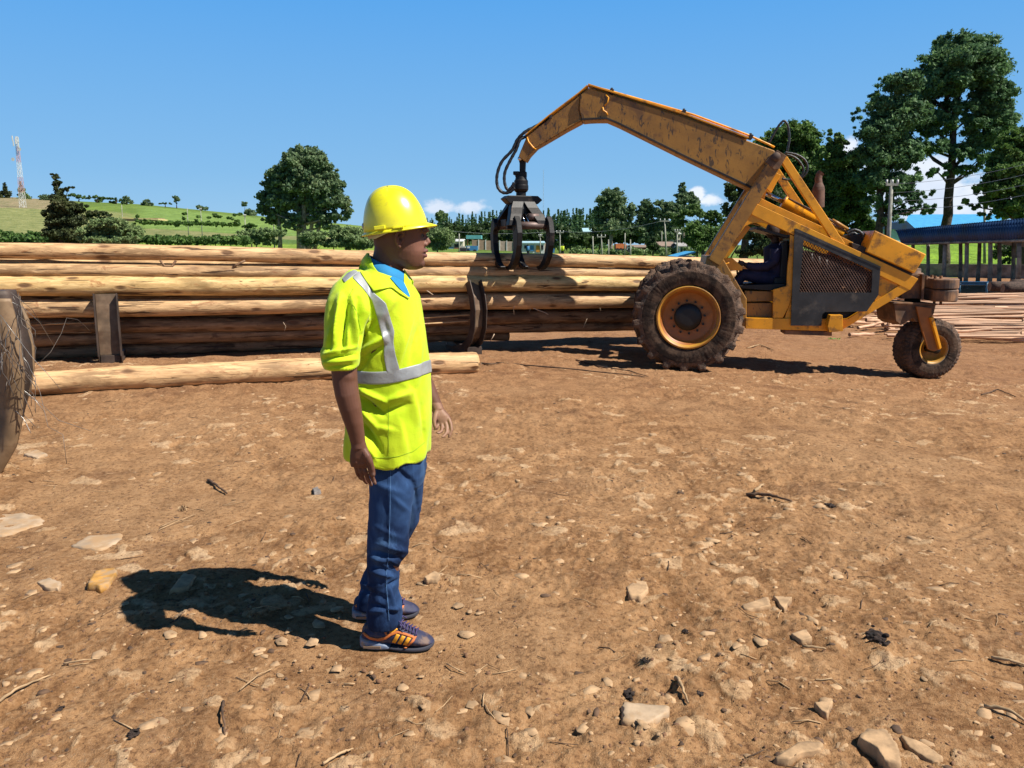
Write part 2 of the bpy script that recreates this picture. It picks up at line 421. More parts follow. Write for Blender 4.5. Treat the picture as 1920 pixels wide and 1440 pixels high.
me.materials.append(m); hills = link(bpy.data.objects.new('hills', me)); tag(hills, kind='structure')
def gtop(x, y): return float(gz(x, y))+float(ground_detail(np.array([x]), np.array([y]))[0][0])

# ================================================================== LOGS
def wood_mat(name, c0, c1, cd, rough=.62):
    m, t, b = new_mat(name); co = objco(t); oi = t.node('ShaderNodeObjectInfo')
    off = t.vmath('ADD', co, t.vmath('SCALE', (1, 1, 1), None)) if False else co
    cmb = t.node('ShaderNodeCombineXYZ'); t.l.new(t.math('MULTIPLY', oi.outputs['Random'], 37), cmb.inputs[0]); t.l.new(t.math('MULTIPLY', oi.outputs['Random'], 11), cmb.inputs[1])
    p = t.vmath('ADD', co, cmb.outputs[0])
    grain = t.noise(t.scalev(p, (1.3, 22, 22)), 1.6, 6, .65); patch = t.noise(t.scalev(p, (1.2, 4, 4)), 1.3, 6, .62, .4)
    blot = t.noise(t.scalev(p, (2.2, 6, 6)), 1.9, 7, .7, .8)
    c = t.mix(t.step(grain, .3, .7), c0, c1)
    c = t.mix(t.math('MULTIPLY', t.step(patch, .46, .64), .85), c, tuple(x*.52 for x in c0))
    c = t.mix(t.math('MULTIPLY', t.step(t.noise(t.scalev(p, (1.6, 9, 9)), 2.2, 5, .6), .52, .64), .6), c, tuple(min(1, x*1.25) for x in c1))
    c = t.mix(t.math('MULTIPLY', t.step(blot, .56, .66), .85), c, cd)
    crack = t.noise(t.scalev(p, (.7, 15, 15)), 1.6, 3, .5, 1.0)
    ck = t.math('MULTIPLY', t.step(crack, .60, .625), t.step(t.noise(t.scalev(p, (.9, 3, 3)), 1.3, 2), .46, .50))
    c = t.mix(t.math('MULTIPLY', ck, .9), c, (.05, .022, .010))
    kn = t.voronoi(t.scalev(p, (1.3, 3.4, 3.4)), 1.7, 'F1'); kk = t.step(kn, .10, .22, True); c = t.mix(t.math('MULTIPLY', t.step(kn, .16, .36, True), .25), c, cd)
    c = t.mix(t.math('MULTIPLY', kk, .85), c, (.10, .045, .02))
    rnd = t.math('MULTIPLY_ADD', oi.outputs['Random'], .30, .85)
    c = t.mix(1.0, c, t.vmath('SCALE', (1, 1, 1)), 'MIX') if False else c
    sc = t.node('ShaderNodeVectorMath'); sc.operation = 'SCALE'; t.l.new(c, sc.inputs[0]); t.l.new(rnd, sc.inputs['Scale'])
    t.l.new(sc.outputs[0], b.inputs['Base Color'])
    b.inputs['Roughness'].default_value = rough; b.inputs['Specular IOR Level'].default_value = .3
    h = t.math('SUBTRACT', t.math('MULTIPLY', grain, .6), t.math('MULTIPLY', ck, 1.6)); h = t.math('SUBTRACT', h, t.math('MULTIPLY', kk, 1.0))
    h = t.math('ADD', h, t.math('MULTIPLY', blot, .8))
    t.l.new(t.bump(h, .7, .012), b.inputs['Normal']); return m
WOOD = wood_mat('peeled_wood', (.42, .245, .115), (.58, .37, .185), (.28, .135, .06))
WOODY = wood_mat('peeled_wood_yellow', (.56, .35, .13), (.70, .48, .22), (.36, .16, .055))
WOODD = wood_mat('shaded_wood_and_bark', (.19, .105, .055), (.27, .16, .085), (.09, .045, .025))  # pile shade put into a darker copy of the wood; also bark curls
BARK = simple('dark_bark', (.085, .05, .035), .9, var=.3, scale=20, bump=.6, bscale=50)
m, t, b = new_mat('log_end'); co = objco(t)
sp = t.node('ShaderNodeSeparateXYZ'); t.l.new(co, sp.inputs[0])
rd = t.math('SQRT', t.math('ADD', t.math('MULTIPLY', sp.outputs[1], sp.outputs[1]), t.math('MULTIPLY', sp.outputs[2], sp.outputs[2])))
ring = t.math('SINE', t.math('MULTIPLY', t.math('ADD', rd, t.math('MULTIPLY', t.noise(co, 8, 3), .03)), 420))
c = t.mix(t.step(ring, -.6, .8), (.17, .09, .05), (.30, .18, .10)); c = t.mix(t.step(t.noise(co, 12, 4), .5, .7), c, (.07, .035, .02))
t.put(b.inputs['Base Color'], c); b.inputs['Roughness'].default_value = .9; LOGEND = m
def make_log(name, p0, p1, r0, r1, mat, seed, seg=26, step=.05, bend=.03, knots=9, mb_end=LOGEND):
    """log mesh in local frame, x along the log"""
    p0 = Vector(p0); p1 = Vector(p1); L = (p1-p0).length; rs = np.random.RandomState(seed)
    n = max(8, int(L/step)); xs = np.linspace(0, L, n); k = np.arange(seg)*2*math.pi/seg
    ph = rs.rand(4)*6.28
    by = bend*(np.sin(xs/L*3.1+ph[0])*.6+.35*np.sin(xs*1.3+ph[1])); bz = bend*(np.sin(xs/L*2.7+ph[2])*.5+.35*np.sin(xs*1.1+ph[3]))
    e = np.clip(xs/.3, 0, 1)*np.clip((L-xs)/.3, 0, 1); by *= np.minimum(e, 1); bz *= np.minimum(e, 1)
    rad = r0+(r1-r0)*xs/L
    XX = xs[:, None]+0*k[None]; K = k[None]+0*xs[:, None]
    rr = rad[:, None]*(1+.10*(fbm(XX*1.1+seed, np.cos(K)*.6+seed*3, 3, seed % 40)-.5)+.11*(fbm(XX*3+seed, np.cos(K)*1.3+np.sin(K)*.7+seed*5, 3, seed % 30)-.5)+.035*(fbm(XX*2, K*3.2+seed, 2, 7)-.5))
    for _ in range(knots):
        kx, kk, w = rs.rand()*L, rs.rand()*6.28, .03+.05*rs.rand()
        d2 = ((XX-kx)/(w*1.6))**2+((np.angle(np.exp(1j*(K-kk))))*rad[:, None]/w)**2
        rr = rr+np.exp(-d2)*.013*(1 if rs.rand() < .7 else -1)
    # rounded ends
    rr = rr*np.where((xs < .012) | (xs > L-.012), .93, 1)[:, None]
    V = np.stack([XX, by[:, None]+rr*np.cos(K), bz[:, None]+rr*np.sin(K)], -1).reshape(-1, 3)
    c0 = [0, by[0], bz[0]]; c1 = [L, by[-1], bz[-1]]
    idx = np.arange(n*seg).reshape(n, seg)
    F = np.stack([idx[:-1], np.roll(idx, -1, 1)[:-1], np.roll(idx, -1, 1)[1:], idx[1:]], -1).reshape(-1, 4)
    me = bpy.data.meshes.new(name)
    faces = [tuple(f) for f in F]+[tuple(idx[0][::-1]), tuple(idx[-1])]
    me.from_pydata([tuple(v) for v in V], [], faces); sm = [True]*len(F)+[False, False]; me.polygons.foreach_set('use_smooth', sm)
    me.materials.append(mat); me.materials.append(mb_end); me.polygons[len(F)].material_index = 1; me.polygons[len(F)+1].material_index = 1
    me.update()
    o = link(bpy.data.objects.new(name, me)); o.location = p0
    o.rotation_euler = (p1-p0).to_track_quat('X', 'Z').to_euler(); return o
# the pile runs away to the right; its front face stands on this line
PD = Vector((1, .374, 0)).normalized(); PN = Vector((-PD.y, PD.x, 0)); PA = Vector((-5.14, 9.95, 0))
def pile_pt(u, v, n):
    o = PA+PN*n; r = ray(u, v); t = (o.dot(PN))/r.dot(PN); return Vector((r.x*t, r.y*t, CAMH+r.z*t))
def pile_log(uL, vL, rL, uR, vR, rR, n0, mat, seed, label, n1=None, extL=0, extR=0, bend=.03, group='logs in the steel cradles'):
    a = pile_pt(uL, vL, n0); b_ = pile_pt(uR, vR, n0 if n1 is None else n1)
    da = (a-Vector((0, 0, CAMH))).length; db = (b_-Vector((0, 0, CAMH))).length
    ra = rL*(a.y*cP-(a.z-CAMH)*sP)/FPX; rb = rR*(b_.y*cP-(b_.z-CAMH)*sP)/FPX
    d = (b_-a).normalized(); L = (b_-a).length; tp = (rb-ra)/L
    a2 = a-d*extL; b2 = b_+d*extR
    o = make_log('log', a2, b2, ra-tp*extL, max(rb+tp*extR, .045), mat, seed, bend=bend)
    tag(o, label, 'log', group); return o
pile_log(0, 469, 15.5, 1200, 490.5, 12, -.03, WOOD, 11, 'topmost peeled pole of the pile, the one in the jaws of the grapple', n1=-.03, extL=.9, extR=3.2, bend=.025)
pile_log(0, 494, 11, 1200, 507, 8.5, .20, WOOD, 12, 'thin peeled pole half hidden just under the topmost pole of the pile', extL=.8, extR=1.7)
pile_log(0, 506, 13, 1200, 515, 10.5, -.05, WOOD, 13, 'third peeled pole from the top, a greyish tan one above the big yellow one', extL=.8, extR=1.9)
pile_log(0, 537, 20, 1200, 533, 13.5, -.08, WOODY, 14, 'thick yellow cracked pole resting just above the tops of the steel stakes', extL=.8, extR=1.7)
pile_log(42, 581, 17, 1200, 563, 14, -.05, WOOD, 15, 'pale pole with a round knot held behind the two steel stakes', extL=.2, extR=1.2)
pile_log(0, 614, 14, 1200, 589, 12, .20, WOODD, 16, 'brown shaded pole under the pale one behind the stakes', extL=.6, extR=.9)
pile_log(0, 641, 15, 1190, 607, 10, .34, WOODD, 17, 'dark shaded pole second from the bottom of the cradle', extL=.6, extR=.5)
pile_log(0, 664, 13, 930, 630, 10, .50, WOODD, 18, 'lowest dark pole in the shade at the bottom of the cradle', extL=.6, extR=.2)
for i, (vl, vr, n) in enumerate([(505, 517, .42), (528, 530, .34), (556, 548, .36), (585, 566, .34), (612, 588, .36), (520, 524, .66), (545, 540, .68), (575, 560, .68), (605, 582, .66)]):
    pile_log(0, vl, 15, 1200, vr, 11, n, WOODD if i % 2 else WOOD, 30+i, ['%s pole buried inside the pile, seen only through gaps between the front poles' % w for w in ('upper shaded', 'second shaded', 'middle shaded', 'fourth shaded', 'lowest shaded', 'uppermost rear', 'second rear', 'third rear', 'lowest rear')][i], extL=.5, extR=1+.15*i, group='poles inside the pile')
# laths low in the cradle; the upper left one shapes a lit log edge
for (u0, v0, u1, v1, n, rr, lb) in [(55, 609, 178, 605, -.02, .012, 'thin strip added for a sunlit log edge left of the left stake'), (60, 626, 172, 623, .0, .006, 'thinnest lath in the shade left of the left stake'),
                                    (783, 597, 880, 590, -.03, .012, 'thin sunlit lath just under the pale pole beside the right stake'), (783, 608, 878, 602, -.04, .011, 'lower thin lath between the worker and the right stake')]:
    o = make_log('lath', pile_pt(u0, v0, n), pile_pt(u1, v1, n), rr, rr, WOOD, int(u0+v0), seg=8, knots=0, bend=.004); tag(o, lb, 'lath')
# thin crooked pole on the ground behind the front log
a = ground_at(262, 662); b_ = ground_at(640, 645)
o = make_log('pole', a+Vector((0, 0, .10)), b_+Vector((0, 0, .12)), .035, .05, WOOD, 71, seg=14, bend=.05); tag(o, 'thin crooked pole lying in the shade between the pile and the front log', 'pole')
# big log in front, lying on the dirt
a = ground_at(52, 741); b_ = ground_at(893, 700)
a.z += .117; b_.z += .135
o = make_log('log', a, b_, .117, .137, WOOD, 90, bend=.018, knots=12, seg=32); tag(o, 'peeled log lying alone on the dirt in front of the pile, behind the worker', 'log')
FRONT_A, FRONT_B = a.copy(), b_.copy()
# two logs at ground level seen under the machine
for i, (u0, v0, u1, v1, rr, lb) in enumerate([(900, 676, 815, 690, .0, '')][:0]): pass

# steel stakes of the cradles
STEEL = simple('stake_steel', (.215, .14, .085), .6, .25, .22, 5, .4, 40, dirt=(.10, .055, .03), dirt_amt=.7)
STEELD = simple('stake_steel_dark', (.075, .05, .038), .65, .3, .25, 6, .4, 50)
def stake(name, prof, depth, webw, p, yaw, label):
    """channel-shaped stake: prof = list of (n offset, z) centre line; flanges + web"""
    root = empty(name, p, yaw); tag(root, label, 'stake', 'steel stakes of the log cradles')
    web = MB(); fl = []
    n = len(prof)
    def cs(i):
        a = Vector((0, prof[max(i-1, 0)][0], prof[max(i-1, 0)][1])); c = Vector((0, prof[min(i+1, n-1)][0], prof[min(i+1, n-1)][1]))
        t = (c-a).normalized(); return Vector((0, t.z, -t.y))
    for side in (-1, 1):
        mb = MB(); rings = []
        for i, (y, z) in enumerate(prof):
            nn = cs(i); c = Vector((side*webw/2, y, z)); hw = depth/2
            rings.append([c+nn*hw+Vector((-.007, 0, 0)), c+nn*hw+Vector((.007, 0, 0)), c-nn*hw+Vector((.007, 0, 0)), c-nn*hw+Vector((-.007, 0, 0))])
        mb.loft(rings, smooth=False); o = mb.build('flange', STEELD, root, .002)
    rings = []
    for i, (y, z) in enumerate(prof):
        nn = cs(i); c = Vector((0, y, z))+nn*(depth/2-.03)
        w_ = webw/2-.010; rings.append([c+nn*.006+Vector((-w_, 0, 0)), c+nn*.006+Vector((w_, 0, 0)), c-nn*.006+Vector((w_, 0, 0)), c-nn*.006+Vector((-w_, 0, 0))])
    web.loft(rings, smooth=False); web.build('web', STEEL, root, .001)
    return root
yaw = math.atan2(PD.y, PD.x)
pl = pile_pt(209, 690, -.26); z0 = gtop(pl.x, pl.y)
zt = pile_pt(209, 551, -.26).z
stake('steel_stake', [(.32, -.02), (.05, -.02+.0), (-.0, .10), (.0, .4), (.02, .7), (.04, zt-z0)], .13, .25, (pl.x, pl.y, z0), yaw, 'straight dark steel stake standing in front of the pile at the left')
pr = pile_pt(890, 640, -.25); z0 = gtop(pr.x, pr.y); zt = pile_pt(886, 528, -.25).z; hh = zt-z0
stake('steel_stake', [(.66, .02), (.40, .02), (.16, .08), (-.02, .22), (-.10, .40), (-.12, hh*.62), (-.08, hh*.8), (.02, hh)], .13, .19, (pr.x, pr.y, z0), yaw+R(14), 'curved brown steel stake holding the pile just right of the worker')
# cradle foot beams
for (q, zz) in ((pl, 0), (pr, 0)):
    mb = MB(); c = q+PN*.55; mb.box((c.x, c.y, gtop(c.x, c.y)+.03), (.22, 1.1, .16), Matrix.Rotation(yaw, 3, 'Z'))
    tag(mb.build('cradle_beam', STEELD, None, .004), 'dark steel cradle beam on the ground under the pile, at the %s stake' % ('left' if q is pl else 'right'), 'beam')
# the near cradle stake, cut by the left edge of the picture
NS = empty('steel_stake', (-3.36, 5.35, 0), R(0)); tag(NS, 'bent brown steel stake wrapped in tangled wire at the left edge', 'stake', 'steel stakes of the log cradles')
RUSTP = simple('brown_painted_steel', (.30, .19, .10), .6, .1, .2, 4, .5, 18, dirt=(.13, .075, .04), dirt_amt=.5, dscale=4)
def curved_plate(name, pts, Y0, wpx, thick, mat):
    rings = []
    for (u, v), wv in zip(pts, wpx):
        c = atY(u, v, Y0); c2 = atY(u+wv, v, Y0); rings.append([c, c2, c2+Vector((0, thick, 0)), c+Vector((0, thick, 0))])
    # subdivide for bumps
    out = []
    for i in range(len(rings)-1):
        for k in range(6):
            s = k/6; out.append([rings[i][j].lerp(rings[i+1][j], s) for j in range(4)])
    out.append(rings[-1]); mb = MB().loft(out, smooth=True); return mb
mb = curved_plate('f', [(-34, 560), (-30, 600), (-25, 650), (-12, 700), (-3, 760), (-4, 800), (-12, 840), (-38, 885), (-70, 930), (-120, 985)], 5.25, [52, 58, 62, 56, 44, 42, 40, 40, 42, 44], .02, RUSTP)
o = mb.build('flange', RUSTP, NS); rel(o, NS)
mb = curved_plate('f', [(14, 552), (26, 600), (34, 650), (36, 690), (28, 730), (22, 775), (0, 850), (-40, 900)], 5.45, [16, 26, 28, 26, 28, 20, 20, 20], .02, RUSTP)
o = mb.build('flange', RUSTP, NS); rel(o, NS)
mb = curved_plate('f', [(-30, 545), (-20, 600), (-10, 650), (5, 700), (2, 760), (-6, 830), (-40, 890), (-110, 960)], 5.30, [36, 42, 46, 34, 26, 18, 14, 14], .14, STEELD)
o = mb.build('web', STEELD, NS); rel(o, NS)
WIRE = simple('old_wire', (.16, .13, .11), .5, .6, .2, 5); WIREL = simple('bright_wire', (.42, .40, .37), .4, .8, .1, 5)
rs = random.Random(5)
root = empty('wire_tangle', (-3.2, 5.3, .0)); tag(root, 'loose tangle of baling wire caught on the bent stake at the left edge', 'wire')
mbd, mbl = MB(), MB()
for i in range(46):
    u0, v0 = rs.uniform(-10, 45), rs.uniform(548, 720); pts = []
    ang = rs.uniform(1.0, 1.9); u, v = u0, v0; Yw = rs.uniform(5.15, 5.5)
    for k in range(9):
        pts.append(atY(u, v, Yw)); ang += rs.uniform(-.35, .35); u += math.cos(ang)*rs.uniform(6, 18); v += math.sin(ang)*rs.uniform(8, 20); Yw += rs.uniform(-.03, .03)
        if u > 68: u = 66
    (mbd if i % 4 else mbl).tube(pts, .0022, 5)
def wire_px(mb, pts, Y0, Y1, r=.0017):
    n = len(pts); q = [atY(u, v, Y0+(Y1-Y0)*i/(n-1)) for i, (u, v) in enumerate(pts)]; mb.tube(q, r, 5)
wire_px(mbl, [(0, 590), (30, 630), (60, 670), (90, 702), (115, 732)], 5.1, 5.2); wire_px(mbl, [(10, 560), (45, 578), (75, 605), (101, 648)], 5.3, 5.6)
wire_px(mbd, [(20, 548), (60, 580), (88, 624)], 5.3, 5.5); wire_px(mbd, [(70, 684), (95, 660), (115, 625), (125, 596), (145, 599), (160, 612), (168, 620)], 5.4, 5.9)
wire_px(mbl, [(45, 732), (80, 760), (110, 788), (170, 808)], 5.3, 5.6); wire_px(mbl, [(45, 735), (68, 752), (85, 775)], 5.3, 5.3)
wire_px(mbd, [(62, 708), (75, 735), (90, 800), (118, 815), (125, 870)], 5.35, 5.2)
o = mbd.build('dark_wire', WIRE, root); rel(o, root); o = mbl.build('bright_wire', WIREL, root); rel(o, root)
# ================================================================== THREE-WHEELED LOG LOADER
TH = R(9); TO = Vector((2.46, 11.24, 0)); TX = Vector((math.cos(TH), -math.sin(TH), 0)); TY = Vector((math.sin(TH), math.cos(TH), 0))
TR = empty('log_loader', TO, -TH)
tag(TR, 'yellow three-wheeled log loader with muddy tyres and a bent grapple boom', 'log loader')
def tp(u, v, c):
    r = ray(u, v); t = (c+TO.dot(TY))/r.dot(TY); w_ = Vector((r.x*t, r.y*t, CAMH+r.z*t))
    d = w_-TO; return Vector((d.dot(TX), c, w_.z))
YEL = simple('machine_yellow', (.98, .405, .012), .42, 0, .10, 3, .12, 14, dirt=(.28, .12, .02), dirt_amt=.38, dscale=5, bdist=.006)
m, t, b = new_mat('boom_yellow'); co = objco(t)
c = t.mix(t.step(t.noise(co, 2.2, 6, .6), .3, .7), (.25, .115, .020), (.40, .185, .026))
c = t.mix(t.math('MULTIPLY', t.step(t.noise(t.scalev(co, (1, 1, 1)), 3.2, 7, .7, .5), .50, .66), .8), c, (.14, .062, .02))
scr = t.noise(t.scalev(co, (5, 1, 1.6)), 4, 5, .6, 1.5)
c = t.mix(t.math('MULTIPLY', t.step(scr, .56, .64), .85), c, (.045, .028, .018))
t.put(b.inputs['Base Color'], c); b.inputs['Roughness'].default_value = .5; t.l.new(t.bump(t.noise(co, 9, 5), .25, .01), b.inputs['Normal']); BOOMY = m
GREASE = simple('greasy_edge', (.035, .022, .016), .6, 0, .3, 8, .3, 30)
ORG = simple('rim_orange', (.40, .125, .014), .5, 0, .12, 5, .1, 30, dirt=(.22, .08, .02), dirt_amt=.5)
RIMY = simple('rim_yellow', (.55, .27, .03), .5, 0, .12, 5, .1, 30, dirt=(.25, .11, .03), dirt_amt=.5)
BLK = simple('black_panel', (.030, .030, .031), .55, 0, .25, 4, .15, 20, dirt=(.09, .075, .06), dirt_amt=.35, dscale=3)
BLKD = simple('black_steel', (.016, .014, .014), .5, .3, .2, 5, .2, 30)
RUB = None
m, t, b = new_mat('muddy_rubber'); co = objco(t)
n1 = t.noise(co, 7, 7, .7); n2_ = t.noise(co, 26, 6, .75)
c = t.mix(t.step(n1, .36, .56), (.024, .014, .010), (.125, .070, .042)); c = t.mix(t.math('MULTIPLY', t.step(n2_, .54, .7), .7), c, (.24, .16, .11))
t.put(b.inputs['Base Color'], c); b.inputs['Roughness'].default_value = .85; t.l.new(t.bump(t.math('ADD', n1, n2_), 1, .03), b.inputs['Normal']); MUD = m
m, t, b = new_mat('sidewall_rubber'); co = objco(t)
n1 = t.noise(co, 5, 6, .7); c = t.mix(t.step(n1, .40, .60), (.020, .013, .010), (.085, .052, .034))
t.put(b.inputs['Base Color'], c); b.inputs['Roughness'].default_value = .9; b.inputs['Specular IOR Level'].default_value = .2; t.l.new(t.bump(t.noise(co, 40, 5, .7), .6, .01), b.inputs['Normal']); SIDE = m
RUST = simple('rusty_weights', (.26, .13, .06), .75, .1, .3, 5, .5, 30, dirt=(.07, .045, .035), dirt_amt=.6, dscale=4)
CHROME = simple('chrome_rod', (.7, .7, .72), .15, 1, .05, 5)
HOSE = simple('hydraulic_hose', (.018, .018, .02), .45, 0, .2, 30, .8, 220, spec=.6)
EXH = simple('exhaust_rust', (.16, .085, .06), .8, .2, .2, 8, .4, 40)
GRAP = simple('grapple_steel', (.012, .010, .010), .5, .35, .3, 5, .4, 35, dirt=(.055, .036, .028), dirt_amt=.2, dscale=4)
GRAPL = simple('grapple_tube', (.17, .115, .10), .55, .3, .2, 6, .3, 35)
SEATM = simple('seat_black', (.012, .012, .013), .6)
def poly(mb, px, c0, c1):
    pts = [tp(u, v, c0) for u, v in px]; return mb.prism(pts, (0, c1-c0, 0))
def both(name, px, c0, c1, mat, parent=TR, bevel=.004):
    """a plate on the near side (c0..c1) and its twin on the far side"""
    pts = [tp(u, v, c0) for u, v in px]
    o1 = MB().prism(pts, (0, c1-c0, 0)).build(name, mat, parent, bevel)
    o2 = MB().prism([Vector((p.x, -c0, p.z)) for p in pts], (0, -(c1-c0), 0)).build(name, mat, parent, bevel); return o1, o2
def beam_px(p, q, wpx, c):
    (u0, v0), (u1, v1) = p, q; dx, dy = u1-u0, v1-v0; L = math.hypot(dx, dy); nx, ny = -dy/L*wpx/2, dx/L*wpx/2
    return [(u0+nx, v0+ny), (u1+nx, v1+ny), (u1-nx, v1-ny), (u0-nx, v0-ny)]
CN = -.50
# --- frame plates
both('main_beam', [(1417, 381), (1722, 523), (1706, 544), (1640, 512), (1560, 472), (1487, 440), (1445, 420), (1409, 402)], CN, CN+.10, YEL)
both('arch_plate', [(1409, 401.5), (1446, 421), (1442, 420.5), (1431, 417.5), (1420, 417.5), (1408, 419), (1396, 425), (1385, 434), (1378, 446)], CN+.012, CN+.07, YEL)
both('lower_rear_beam', [(1580, 618), (1562, 622), (1562, 598), (1590, 598), (1640, 566), (1690, 533), (1706, 543)], CN+.004, CN+.10, YEL)
both('gusset', [(1650, 514), (1700, 540), (1690, 548), (1640, 578), (1640, 560)], CN+.03, CN+.05, YEL)
both('sill_beam', [(1398, 596), (1562, 598.5), (1562, 621), (1471, 618.5), (1398, 616)], CN, CN+.12, YEL)
both('belly_plate', [(1471, 619), (1560, 622), (1560, 630), (1471, 627)], CN+.02, CN+.35, RUST)
both('cab_pillar', [(1482, 440), (1493, 444), (1487, 545), (1480, 572), (1468, 596), (1449, 596), (1450, 543), (1475, 536), (1477, 500), (1481, 470)], CN+.006, CN+.05, YEL)
both('pillar_strip', [(1488, 548), (1489, 600), (1470, 600), (1480, 572)], CN+.02, CN+.05, YEL)
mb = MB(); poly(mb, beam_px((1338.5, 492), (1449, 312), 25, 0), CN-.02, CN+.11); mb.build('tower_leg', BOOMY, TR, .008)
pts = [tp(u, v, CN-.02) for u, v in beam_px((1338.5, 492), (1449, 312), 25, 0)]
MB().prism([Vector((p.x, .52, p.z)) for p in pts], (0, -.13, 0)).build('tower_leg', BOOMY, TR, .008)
# dark inner channel of the legs
pts = [tp(u, v, CN+.10) for u, v in beam_px((1337, 492), (1440, 325), 12, 0)]
# brace from tower head to the rear
for s in (0, 1):
    pts = [tp(u, v, CN+.01) for u, v in [(1463, 300), (1476, 293), (1585, 457), (1573, 463), (1560, 449)]]
    if s: pts = [Vector((p.x, -p.y, p.z)) for p in pts]
    MB().prism(pts, (0, .09*(-1 if s else 1), 0)).build('rear_brace', YEL, TR, .006)
# inner column with hose, footwell posts
both('inner_column', beam_px((1357, 486), (1404, 424), 9, 0), CN+.28, CN+.34, YEL)
both('column_foot', [(1346, 487), (1372, 483), (1392, 500), (1392, 507), (1350, 507)], CN+.15, CN+.25, YEL)
# tower head bracket and pin
o1, o2 = both('head_bracket', [(1435, 303), (1457, 281), (1475, 292), (1461, 317), (1452, 318)], CN-.035, CN+.0, RUST)
pc = tp(1455, 294, CN-.04)
MX = Matrix.Rotation(math.pi/2, 4, 'X')
def lathe_y(name, prof, c, mat, seg=32, parent=TR, smooth=True, closed=False):
    return MB().lathe(prof, Matrix.Translation(c) @ MX, seg, smooth, closed).build(name, mat, parent)
lathe_y('pivot_pin', [(0.0001, .03), (.05, .03), (.056, .02), (.056, -1.0), (.0001, -1.0)], pc, RUST, 24)
# boom (mid plane), upper box tapering to the elbow
bp = [(1105, 165), (1146, 177.5), (1280, 219), (1452, 282), (1462, 300), (1440, 330), (1408, 356), (1285, 297), (1160, 235), (1137, 225), (1108, 225), (1092, 227), (1086, 205), (1088, 178)]
c0 = -.17
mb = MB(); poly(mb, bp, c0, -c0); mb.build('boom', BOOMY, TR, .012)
jp = [(1088, 178.5), (1085.5, 206), (1091, 228), (1063, 243), (1005, 277), (991, 292), (984.5, 303), (972, 294), (976, 283), (987, 257), (1030, 222.5), (1062, 199)]
mb = MB(); poly(mb, jp, c0+.035, -c0-.035); mb.build('boom_tip', BOOMY, TR, .010)
# greasy lower flange and bright top flange
def strip(px, th, c0, c1, name, mat):
    mb = MB(); top = [tp(u, v, 0) for u, v in px]; rings = []
    for i, p in enumerate(top):
        d = (top[min(i+1, len(top)-1)]-top[max(i-1, 0)]).normalized(); n = Vector((-d.z, 0, d.x)); 
        if n.z < 0: n = -n
        rings.append([Vector((p.x, c0, p.z))+n*th, Vector((p.x, c1, p.z))+n*th, Vector((p.x, c1, p.z))-n*.004, Vector((p.x, c0, p.z))-n*.004])
    mb.loft(rings, smooth=False); return mb.build(name, mat, TR, .002)
strip([(1410, 356.5), (1285, 298), (1160, 236), (1138, 226.5), (1092, 228.5)], .022, c0-.02, -c0+.02, 'lower_flange', GREASE)
strip([(1090, 228.5), (1063, 244), (1006, 278.5)], .012, c0+.02, -c0-.02, 'lower_flange', BOOMY)
strip([(1104, 163.5), (1146, 176.5), (1280, 217.5), (1400, 262)], .016, c0-.015, -c0+.015, 'upper_flange', YEL)
strip([(988, 256), (1030, 221), (1087, 178), (1103, 164)], .012, c0+.02, -c0-.02, 'upper_flange', YEL)
for c, (uu_, vv_) in ((-.10, 0), (-.05, 0)), : pass
for c in (-.12, -.06):
    mb = MB(); mb.tube([tp(u, v, c) for u, v in [(1031, 218), (1088, 173), (1105, 160), (1146, 171), (1220, 192), (1300, 215), (1400, 252), (1440, 270), (1452, 276)]], .014, 8); mb.build('hydraulic_pipe', YEL, TR)
for u, v in [(1147, 173), (1282, 212), (1407, 258)]:
    mb = MB(); p = tp(u, v-1, -.09); mb.box(p, (.05, .14, .06), Matrix.Rotation(R(20), 3, 'Y')); mb.box(p+Vector((0, 0, .035)), (.03, .04, .03)); mb.build('pipe_clamp', GREASE, TR, .005)
mb = MB(); p = tp(1033, 220, -.09); mb.box(p, (.04, .12, .05)); mb.build('pipe_clamp', GREASE, TR, .004)
# weld beads / gussets on the boom side
mb = MB(); mb.tube([tp(u, v, c0-.004) for u, v in [(1136, 178), (1141, 183), (1139, 192), (1134, 198)]], .010, 6); mb.build('weld_bead', YEL, TR)
mb = MB(); mb.tube([tp(u, v, c0-.004) for u, v in [(1130, 201), (1131, 207), (1137, 211), (1139, 216)]], .012, 6); mb.build('weld_bead', YEL, TR)
mb = MB(); mb.tube([tp(u, v, c0+.030) for u, v in [(988, 257), (991, 266), (999, 276), (1005, 280)]], .012, 6); mb.build('weld_bead', YEL, TR)
# boom lever, cylinder
both('boom_lever', [(1436, 352), (1452, 322), (1464, 328), (1446, 362)], -.16, -.10, YEL)
a = tp(1432, 361, 0); bq = tp(1468, 378, 0); e = tp(1580, 439, 0)
MB().tube([a, bq], .030, 16).build('cylinder_rod', CHROME, TR)
d = (e-bq).normalized()
MB().tube([bq, bq+d*.03, bq+d*.031, bq+(e-bq)*.62, bq+(e-bq)*.621, e], [.085, .085, .078, .078, .066, .066], 22).build('cylinder_barrel', YEL, TR)
MB().tube([tp(1478, 372, -.05), tp(1530, 398, -.06), tp(1560, 414, -.06), tp(1588, 436, -.05)], .012, 8).build('cylinder_pipe', RUST, TR)
MB().tube([tp(1560, 412, -.05), tp(1570, 418, -.05), tp(1590, 430, -.05)], [.02, .024, .02], 8).build('pipe_fitting', BOOMY, TR)
both('cylinder_cradle', [(1428, 372), (1450, 383), (1540, 424), (1600, 455), (1600, 468), (1530, 440), (1420, 384)], -.30, -.22, YEL)
both('cylinder_mount', [(1440, 348), (1433, 376), (1420, 378), (1428, 360)], -.14, -.09, YEL)
